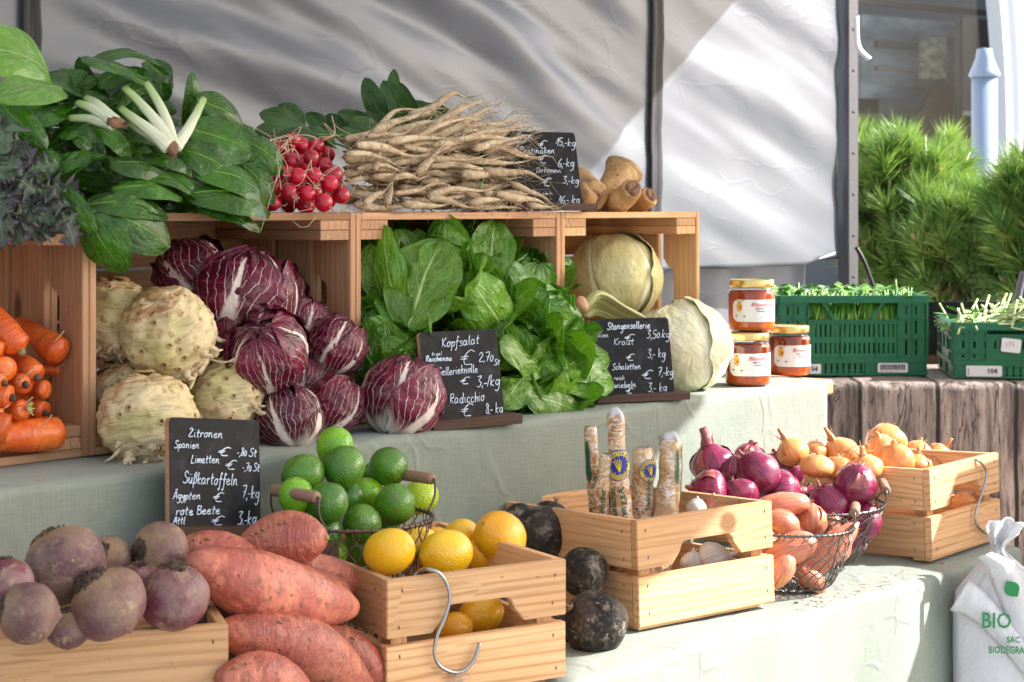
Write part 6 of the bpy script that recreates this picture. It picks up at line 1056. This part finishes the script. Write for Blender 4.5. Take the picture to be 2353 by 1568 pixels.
for i, a in enumerate([(1795, 1162, 30, 68, -.40, (-.97, -.05, -.12), 'long shallot lying across the top, root end at the right', .3, .6, 1, 0), (1797, 1205, 34, 42, -.42, (-.8, -.1, .3), 'shallot with a bushy root tuft, under the long top one', .2, .4, 1, 1), (1866, 1200, 36, 36, -.43, (.1, .3, 1), 'round shallot in the middle of the basket, small curled neck', .15, .2, 0, 1), (1818, 1262, 36, 62, -.47, (-.9, -.1, -.35), 'pink shallot lying diagonally behind the front wire', .2, .4, 1, 0), (1898, 1272, 34, 88, -.47, (.75, .15, .65), 'longest coppery shallot slanting up to the right grip', .2, .4, 1, 0), (1905, 1215, 26, 30, -.42, (.5, 0, .8), 'small shallot below the right grip', .2, .3, 1, 1), (1795, 1310, 30, 44, -.47, (-.5, 0, -.8), 'shallot at the bottom left of the basket', .2, .3, 1, 1), (1860, 1330, 28, 40, -.46, (.6, 0, -.5), 'shallot at the bottom of the basket behind the wire', .2, .3, 1, 1), (1760, 1260, 30, 40, -.43, (0, 0, 1), 'shallot tucked against the garlic crate', .2, .3, 1, 1), (1640, 1166, 22, 26, -.36, (0, 0, 1), 'pale shallot top just above the garlic crate rim', .2, .3, 1, 0), (1930, 1262, 26, 34, -.44, (.3, 0, .8), 'pinkish shallot at the right wire wall', .2, .3, 1, 1)]):
    bulb('shallot', 60+i, *a[:6], ONS, PAPY, a[6], 'shallot', gS, *a[7:])
for i, a in enumerate([(1640, 1288, 44, 34, -.40, (.85, -.2, .35), 'white garlic bulb seen through the handle hole', .2, .6, 1, 1), (1590, 1300, 28, 30, -.38, (.1, 0, 1), 'garlic bulb behind the left of the handle hole', .2, .4, 0, 0), (1600, 1168, 24, 20, -.36, (.1, 0, 1), 'garlic bulb top at the crate rim beside the wrapped sticks', .2, .3, 0, 0), (1700, 1290, 30, 30, -.36, (.1, 0, 1), 'garlic bulb behind the right of the handle hole', .2, .3, 0, 0)]):
    bulb('garlic', 80+i, *a[:6], GARL, GARL, a[6], 'garlic', 'garlic bulbs in the crate', *a[7:])
# ---------------------------------------------------------------- film wrapped horseradish sticks
FILM = NT('film_wrapped_root'); _c = FILM.roff(FILM.co(), 5); _a = FILM.ns(FILM.map(_c, (1, 1, .7)), 26, 5, .65, .8); _b = FILM.ns(FILM.map(_c, (1, 1, 1.6)), 30, 3, .6, 1.6)
_col = FILM.ramp(_a, [(.34, (.24, .10, .035)), (.46, (.50, .27, .11)), (.58, (.62, .42, .22)), (.70, (.74, .62, .46))]); _w = FILM.m_('ABSOLUTE', FILM.m_('SUBTRACT', _b, .5)); _col = FILM.mix(FILM.mr(_w, .0, .045, .85, 0), _col, (.80, .76, .74))
FILM.set(Base_Color=_col, Roughness=.22, Specular_IOR_Level=.6, Coat_Weight=.7, Coat_Roughness=.12); FILM.bump(FILM.m_('ADD', _a, FILM.m_('MULTIPLY', _b, 1.2)), .9, .004); FILM = FILM.m
CLEARF = plain('white_film', (.75, .75, .78), .25, 0, Coat_Weight=.5)
def stick(i, bx, by, tx, ty, rs, v0, v1, lb, seal=None, txt=None, green=0, knob=0):
    random.seed(800+i); B, T = PV(bx, by, v0), PV(tx, ty, v1); ax = (T-B).normalized(); B = B-ax*((B.z-ZL-.012)/ax.z); L = (T-B).length; M = axis_frame(ax, B, V3((0, 1, 0))); 
    # local frame whose -y faces the viewer
    z = ax; y = (V3((0, 1, 0))-z*z.y).normalized(); x = y.cross(z); M = frame(x, y, z, B); t = thing('wrapped_horseradish', lb, 'wrapped horseradish', M, 'film wrapped horseradish sticks'); R = rs[0]*.92*T.y/FX; R1 = rs[1]*.95*T.y/FX; n = 40; Q = []; rr = []
    for k in range(n+1):
        s = k/n; Q.append(V3((.004*math.sin(s*5+i), 0, L*s))); r = lerpl([(0, R), (.55, R*1.02), (.78, (R+R1)/2), (.80, R1), (.985, R1*.97), (1, R1*.80)], s); rr.append(r*(1+.04*math.sin(s*40)*rnd(.3, 1)))
    m = MB(); m.tube(Q, rr, 28, amp=.10, nsc=45, seed=i); m.build('root_body', FILM, t)
    def rad_at(z_): k = max(0, min(n, int(z_/L*n))); return rr[k]*1.05+.0012, Q[k].x
    def cyl(p, zc, a0=0, off=0):
        r, xo = rad_at(zc+p.y); an = a0+p.x/r; return V3((xo+(r+off)*math.sin(an), -(r+off)*math.cos(an), zc+p.y))
    def disc(r, mat, nm, zc, a0, off, star=0, el=1):
        m = MB(); P = []
        for q in range(4):
            row = []
            for k in range(64): a = 2*PI*k/64; rr_ = r*q/3*(1+(star*(1 if k % 2 else -1) if q == 3 else 0)); row.append(cyl(V3((rr_*math.cos(a), rr_*math.sin(a)*el, 0)), zc, a0, off))
            P.append(row)
        m.grid(P, True); return m.build(nm, mat, t)
    if seal:
        zc, a0, r = seal; s_ = disc(r, BLU, 'seal', zc, a0, .0006, .05); s_['label'] = 'round blue and yellow seal'
        disc(r*.93, YEL, 'seal_ring', zc, a0, .0011); disc(r*.64, BLU, 'seal_centre', zc, a0, .0015); m = MB()
        for k in range(5):
            a = -.5+k*.25; pts = [cyl(V3((r*(.02+.05*k)*.2-.04*r+r*.45*s*math.sin(a)-r*.1*s*s, r*(-.42+.85*s*math.cos(a)), 0)), zc, a0, .0022) for s in (0, .25, .5, .75, 1)]; m.tube(pts, r*.035, 4)
        for k in range(12): a = 2*PI*k/12; c = cyl(V3((r*.55*math.cos(a), r*.55*math.sin(a), 0)), zc, a0, .0020); m.tube([c-V3((0, .0003, 0)), c+V3((0, .0003, 0))], r*.04, 5)
        m.build('seal_emblem', YEL, t)
        for arc, s in ((1, 'GEOGRAPHISCHE ANGABE'), (-1, 'GESCHÜTZTE')):
            for k, ch in enumerate(s):
                f = (k-(len(s)-1)/2)*(.155 if arc > 0 else .2); a = PI/2-f if arc > 0 else -PI/2+f; rt = r*.785; c0 = V3((rt*math.cos(a), rt*math.sin(a), 0)); rot = Matrix.Rotation(a-PI/2 if arc > 0 else a+PI/2, 4, 'Z')
                if ch == ' ': continue
                me = text_mesh(ch, r*.26, 'CENTER')
                for vt in me.vertices: q = rot @ V3((vt.co.x, vt.co.y-r*.09, 0)); vt.co = cyl(V3((c0.x+q.x, c0.y+q.y, 0)), zc, a0, .0019)
                me.materials.clear(); me.materials.append(BLU); o = bpy.data.objects.new('seal_letter', me); C.objects.link(o); o.parent = s_
    for (s, zc, a0, size) in (txt or []):
        add_text(s, size, DGREEN, t, Matrix.Identity(4), fn=lambda p, zc=zc, a0=a0: cyl(V3((-p.y, p.x, 0)), zc, a0, .0012), font_w=.0003)
    for (z0, z1, a0, w_) in (green or []):
        m = MB(); P = []
        for k in range(9): s = k/8; ww = w_*math.sin(PI*(.08+.86*s))*(1+.3*math.sin(s*9)); P.append([cyl(V3((ww*(q-1), z0+(z1-z0)*s, 0)), 0, a0, .0010) for q in range(3)])
        m.grid(P); m.build('green_print', DGREEN, t)
    if i in (0, 1, 3, 5): return
    m = MB(); m.tube([V3((0, 0, L*.985)), V3((.001, -.001, L+.003)), V3((.005, -.004, L+.005)), V3((.009, -.008, L+.001)), V3((.010, -.012, L-.010))], [R1*.8, R1*.62, R1*.40, R1*.26, R1*.1], 14, amp=.9, nsc=160, flat=.7); m.build('film_knot', CLEARF, t)
DGREEN = plain('dark_green_print', (.01, .09, .05), .45)
stick(0, 1372, 1200, 1363, 980, (22, 17), -.285, -.285, 'slim film wrapped horseradish stick at the far left, dark top', None, [('steirischer', .13, .3, .0115)], [(.17, .23, -.6, .004), (.13, .18, 1.1, .006)])
stick(1, 1382, 1200, 1398, 1045, (21, 18), -.315, -.33, 'short slanted wrapped horseradish stick in front at left, two yellow seals', (.085, -.75, .0135), [('irischer', .135, .35, .0115)], [])
stick(2, 1437, 1205, 1410, 952, (29, 22), -.335, -.335, 'tallest wrapped horseradish stick with a round blue and yellow seal', (.205, .10, .0215), [('teirischer', .128, -.35, .0118), ('ren g.g.A.', .128, .32, .0122)], [])
stick(3, 1478, 1205, 1470, 1030, (29, 27), -.325, -.325, 'wrapped horseradish stick between the tallest and the right one, seal at its right side', (.185, .55, .0165), [('Steirischer', .128, .60, .0105)], [])
stick(4, 1527, 1205, 1538, 1010, (31, 28), -.355, -.35, 'rightmost wrapped horseradish stick with whitish crumpled film', None, None, [(.165, .215, .45, .0030), (.14, .225, .85, .0015)])
stick(5, 1412, 1210, 1414, 1130, (16, 14), -.29, -.29, 'short wrapped horseradish stick mostly hidden behind the slanted one', None, [('scher', .13, .1, .0115)], [])
# ---------------------------------------------------------------- honey jars
def jar(px, zb, v, r_, yaw, label, HN=None):
    p = PV(px, 800, v); Hh = .0895; M = Matrix.Translation((p.x, p.y, zb)) @ Matrix.Rotation(yaw, 4, 'Z'); t = thing('honey_jar', label, 'honey jar', M, 'honey jars on the shelf'); R = r_
    m = MB(); m.lathe([(0, 0), (R*.93, 0), (R*.985, .003), (R, .008), (R, .0655), (R*.985, .069), (R*.94, .0725), (0, .0725)], 48); m.build('honey', HN or HONEY, t)
    m = MB(); m.lathe([(R*.986, .0690), (R*.95, .0735), (R*.87, .0775), (R*.86, .088), (R*.83, .088), (R*.84, .077), (R*.93, .0726)], 48); m.build('glass', GLASS, t)
    rl = R*.955; m = MB(); m.lathe([(rl*.93, .0785), (rl*.985, .0785), (rl, .081), (rl, .0895), (rl*.985, .0915), (rl*.93, .092), (rl*.90, .0905), (0, .0905)], 56); 
    m.build('lid', GOLD, t)
    rl2 = R+.0006
    def cyl(p, off=0): an = p.x/rl2; return V3(((rl2+off)*math.sin(an), -(rl2+off)*math.cos(an), p.y))
    m = MB(); x0, x1, z0, z1 = -.042, .052, .0165, .0565; P = []
    for i in range(41):
        x = x0+(x1-x0)*i/40; zz0, zz1 = z0, z1
        if i < 5: f = (1-i/5)**2*.008; zz0 += f; zz1 -= f
        P.append([cyl(V3((x, zz0+(zz1-zz0)*k/6, 0))) for k in range(7)])
    m.grid(P); lb = m.build('label', LABELM, t)
    f = lambda off: (lambda p: cyl(p, off))
    def tx(s, size, x, z, mt, sh=0, al='LEFT', fw=0): add_text(s, size, mt, lb, Matrix.Identity(4), 'lettering', al, sh, fn=lambda q: cyl(V3((q.x+x, q.y+z, 0)), .0006), font_w=fw)
    tx('Blütenhonig', .0100, -.006, .0445, PRED, .35, fw=.0001); tx('100% Natur im Glas', .0042, .019, .0392, PRINT, 0, 'CENTER', .0001); tx('Chiemgau-Honig', .0042, .019, .0345, PRINT, 0, 'CENTER', .0001)
    for k, s in enumerate(('Imkerei', 'Dorfstrasse 12', '83377 Vachendorf', 'chiemgau-honig', 'Tel. 0861')): tx(s, .0030, .021, .0290-.0035*k-.0, plain('grey_print', (.2, .2, .22)) if k == 0 and False else PRINT, 0, 'CENTER')
    m = MB()
    for k, (ww, z) in enumerate([(.0042, .0365), (.0058, .0395), (.0066, .0425), (.0064, .0455), (.0054, .0485), (.0036, .0512)]):
        P = []
        for i in range(7): s = -1+i/3; P.append([cyl(V3((-.027+s*ww, z-.0016*math.sqrt(max(0, 1-s*s*.9)), 0)), .0005), cyl(V3((-.027+s*ww, z+.0016*math.sqrt(max(0, 1-s*s*.9)), 0)), .0005)])
        m.grid(P, False, k % 2)
    m.build('beehive_print', [plain('hive_yellow', (.75, .42, .06), .5), plain('hive_orange', (.68, .30, .03), .5)], lb)
    m = MB(); c = [cyl(V3((-.0248+.0017*math.cos(a), .0425+.0017*math.sin(a), 0)), .0009) for a in [2*PI*k/10 for k in range(10)]]; m.poly(c)
    for bx, bz in ((-.033, .0275), (-.017, .0265)):
        for k in range(3): m.poly([cyl(V3((bx+.0014*(k-1)+.0007*math.cos(a), bz+.0013*math.sin(a), 0)), .0008) for a in [2*PI*q/8 for q in range(8)]])
    m.tube([cyl(V3((-.034, .0545, 0)), .0006), cyl(V3((-.026, .0535, 0)), .0006), cyl(V3((-.017, .0555, 0)), .0006)], .0005, 4); m.build('bee_print', PRINT, lb); return t
zt_ = ZU+.002
jar(1718, zt_, -.085, .0400, R_(2), 'honey jar at the lower left of the three, beside the cabbage', HONEYD); jar(1813, zt_, -.035, .0400, R_(8), 'honey jar at the lower right, in front of the green crate', HONEYD); jar(1727, zt_+.093, -.060, .0425, R_(-2), 'amber honey jar standing on top of the other two')
# ---------------------------------------------------------------- steel hooks and the bag
def hook(pts, M, off, label, r=.0022):
    n = M.to_3x3() @ V3((0, -1, 0)); p0 = M @ V3((0, 0, 0)); P = []
    for k, (x, y) in enumerate(pts): P.append(ray_plane(x, y, p0+n*(off[k] if isinstance(off, list) else off), n))
    Q = spline(P, 60); m = MB(); m.tube(Q, [r]*60+[r*1.25], 10); return tag(m.build('s_hook', CHROME), label, 'hook', 'steel hooks on the crates')
hook([(952, 1326), (964, 1312), (985, 1308), (1010, 1318), (1028, 1345), (1033, 1378), (1022, 1420), (1004, 1462), (998, 1500), (1010, 1530), (1040, 1545), (1068, 1540), (1090, 1515), (1102, 1478)], ML, [-.016, -.012, .002, .006]+[.006]*10, 'big shiny S shaped steel hook hanging on the lemon crate front')
hook([(2222, 1068), (2230, 1060), (2243, 1057), (2258, 1068), (2267, 1090), (2258, 1130), (2244, 1170), (2242, 1200), (2254, 1218), (2276, 1228), (2300, 1220), (2314, 1205), (2320, 1194)], MO, [-.016, -.010, .002, .007]+[.008]*9, 'steel hook on the onion crate that carries the white bag')
random.seed(12); n_ = ML.to_3x3() @ V3((0, -1, 0)); p_ = ray_plane(1045, 1548, ML @ V3((0, 0, 0))+n_*.006, n_); m = MB()
for k in range(9): m.tube(spline([p_+V3((rnd(-.01, .012), 0, 0)), p_+V3((rnd(-.022, .02), rnd(-.004, .004), rnd(-.012, .004))), p_+V3((rnd(-.03, .03), rnd(-.006, .006), rnd(-.02, -.006)))], 8), .00045, 4)
tag(m.build('string_scrap', plain('string', (.5, .42, .33), .8)), 'frayed bit of string caught in the bottom of the big hook', 'string')
PLASB = NT('white_bag_film'); _n = PLASB.ns(PLASB.map(PLASB.co(), (1, 1, .55)), 26, 5, .65, 1.2); _q = PLASB.m_('ABSOLUTE', PLASB.m_('SUBTRACT', _n, .5)); PLASB.set(Base_Color=(.72, .72, .75), Roughness=.38, Specular_IOR_Level=.5); PLASB.bump(PLASB.mr(_q, 0, .06, 0, 1), .35, .004)
_t = PLASB.n('BsdfTranslucent', {'Color': (.8, .8, .82)}); _x = PLASB.n('MixShader', {0: .2, 1: PLASB.b.outputs[0], 2: _t}); PLASB.t.links.new(_x, PLASB.out.inputs[0]); PLASB = PLASB.m
def bag():
    D = PV(2300, 1240, -.60).y; K = lambda x, y, d=0: PD(x, y, D+d)
    t = thing('plastic_bag', 'white crumpled plastic carrier bags with green print hanging from the hook at lower right', 'bag', K(2300, 1240)); Li = Matrix.Translation(-K(2300, 1240))
    rows = [(1196, 2292, 20, .004), (1210, 2296, 30, .010), (1232, 2296, 26, .010), (1255, 2292, 14, .009), (1262, 2292, 13, .010), (1285, 2296, 34, .016), (1320, 2300, 70, .026), (1360, 2302, 106, .032), (1400, 2303, 112, .034), (1470, 2304, 113, .034), (1560, 2304, 112, .034), (1680, 2304, 108, .030)]
    ys = []; P = []
    def at(f): 
        k = min(int(f), len(rows)-2); s = f-k; a, b = rows[k], rows[k+1]; return [a[q]+(b[q]-a[q])*s for q in range(4)]
    N = 96; Rr = 72
    for i in range(Rr+1):
        y, cx_, hw, dp = at(i/Rr*(len(rows)-1)); row = []
        for j in range(N):
            a = 2*PI*j/N; ca, sa = math.cos(a), math.sin(a); g_ = max(0, 1-(y-1260)/160) if y > 1260 else 1
            wr = .10*math.sin(a*9+y*.02)*g_+.06*math.sin(a*17)*g_; ex = math.copysign(abs(ca)**.75, ca)*(1+wr*.4); ey = math.copysign(abs(sa)**.8, sa)
            q = K(cx_+hw*ex, y); dz = .006*nz((q.x*14, q.z*6+(1 if sa > 0 else 0), 0), 1, 3)+.003*nz((q.x*40, q.z*22, 0), 1, 4); row.append(q+V3((0, dp*ey*(1+wr)+dz, 0)))
        P.append(row)
    m = MB(); m.grid(P, True); m.build('bag_body', PLASB, t, M=Li)
    m = MB(); pts = []     # second bag layer behind, peeping out at the left
    for i in range(30):
        y = 1340+i*11; pts.append([K(x+2*math.sin(i*.7), y, .045+.008*nz((x*.03, y*.02, 0))) for x in (2186, 2205, 2240, 2300, 2360, 2400)])
    m.grid(pts); o = m.build('rear_bag_layer', PLASB, t, M=Li); md = o.modifiers.new('t', 'SOLIDIFY'); md.thickness = .001
    # folded flap running diagonally across the front
    c_ = [(2204, 1368, 34), (2236, 1384, 30), (2270, 1412, 26), (2305, 1452, 24), (2345, 1500, 24), (2400, 1560, 26)]; P = []
    for k in range(33):
        s = k/32*(len(c_)-1); i = min(int(s), len(c_)-2); f = s-i; x, y, h = [c_[i][q]+(c_[i+1][q]-c_[i][q])*f for q in range(3)]; row = []
        for q in range(9): e = -1+q/4; row.append(K(x+h*e*.62, y-h*e*1.0, -.038-.010*(1-e*e)+.003*nz((k*.3, e*2, 0))))
        P.append(row)
    m = MB(); m.grid(P); o = m.build('folded_flap', PLASB, t, M=Li); md = o.modifiers.new('t', 'SOLIDIFY'); md.thickness = .0012
    P = []; c_ = [(2262, 1275, 16), (2300, 1300, 30), (2330, 1370, 34), (2350, 1440, 30), (2372, 1500, 26)]
    for k in range(25):
        s = k/24*(len(c_)-1); i = min(int(s), len(c_)-2); f = s-i; x, y, h = [c_[i][q]+(c_[i+1][q]-c_[i][q])*f for q in range(3)]; P.append([K(x+h*(-1+q/3), y-h*.3*(-1+q/3), -.034-.010*math.sin(PI*q/6)) for q in range(7)])
    m = MB(); m.grid(P); o = m.build('folded_flap', PLASB, t, M=Li); md = o.modifiers.new('t', 'SOLIDIFY'); md.thickness = .0012
    # crumpled knot
    P = []
    for i in range(13):
        s = i/12; row = []
        for j in range(24): a = 2*PI*j/24; r = (10+26*s)*(1+.28*math.sin(a*5+s*3)); row.append(K(2300+r*math.cos(a)*.95+22*s-6, 1256-46*s+r*.55*math.sin(a)*.9, -.012+.012*math.sin(a*3)+.010*math.sin(a)))
        P.append(row)
    m = MB(); m.grid(P, True); o = m.build('knot', PLASB, t, M=Li); md = o.modifiers.new('t', 'SOLIDIFY'); md.thickness = .001
    sx = D/FX
    def tx(s, px, py, hpx, xs): 
        q = K(px, py, -.052); add_text(s, hpx*sx*1.40, PGREEN, t, Li @ Matrix.Translation(q) @ Matrix.Rotation(R_(1), 4, 'Y') @ XZ, 'lettering', xs=xs, font_w=.0003)
    tx('BIO', 2254, 1443, 36, .84); tx('SAC', 2313, 1477, 14, .85); tx('BIODEGRADABILE', 2271, 1501, 16, .74)
    q = K(2340, 1355, -.052); m = MB(); m.lathe([(0, 0), (.020, 0)], 20); m = MB(); m.grid([[K(2312+26*s-15*math.sin(PI*s)*e, 1336+36*s+10*math.sin(PI*s)*e, -.0495) for s in [k/10 for k in range(11)]] for e in (-1, -.3, .3, 1)]); m.build('leaf_logo', PGREEN, t, M=Li)
bag()
# ---------------------------------------------------------------- crumbs and skins on the cloth
random.seed(14)
PE = plain('skin_scrap', (.50, .20, .07), .5); PE2 = plain('skin_scrap_dark', (.16, .05, .05), .6); m = MB()
for k in range(90):
    u = rnd(.86, 1.28); v = -.53+abs(random.gauss(0, .035)); c = S(u, v, ZL+.004); s = rnd(.0008, .003)*(1 if random.random() < .8 else 1.8); a = rnd(0, 6.28); P = [[c+V3((s*(i-1)*math.cos(a)-s*.6*(j-1)*math.sin(a), s*(i-1)*math.sin(a)+s*.6*(j-1)*math.cos(a), s*.35*((i-1)**2)+rnd(0, .0003))) for j in range(3)] for i in range(3)]; m.grid(P, False, k % 2)
for k in range(40):
    c = S(rnd(-.25, .1), rnd(-.14, -.05), ZU+.0015); s = rnd(.0005, .0016); m.grid([[c+V3((s*(i-1), s*(j-1), .0004)) for j in range(3)] for i in range(3)], False, 1)
tag(m.build('onion_skin_scraps', [PE, PE2]), 'dry onion skin scraps scattered on the sunlit cloth below the baskets', 'scraps', kind='stuff')
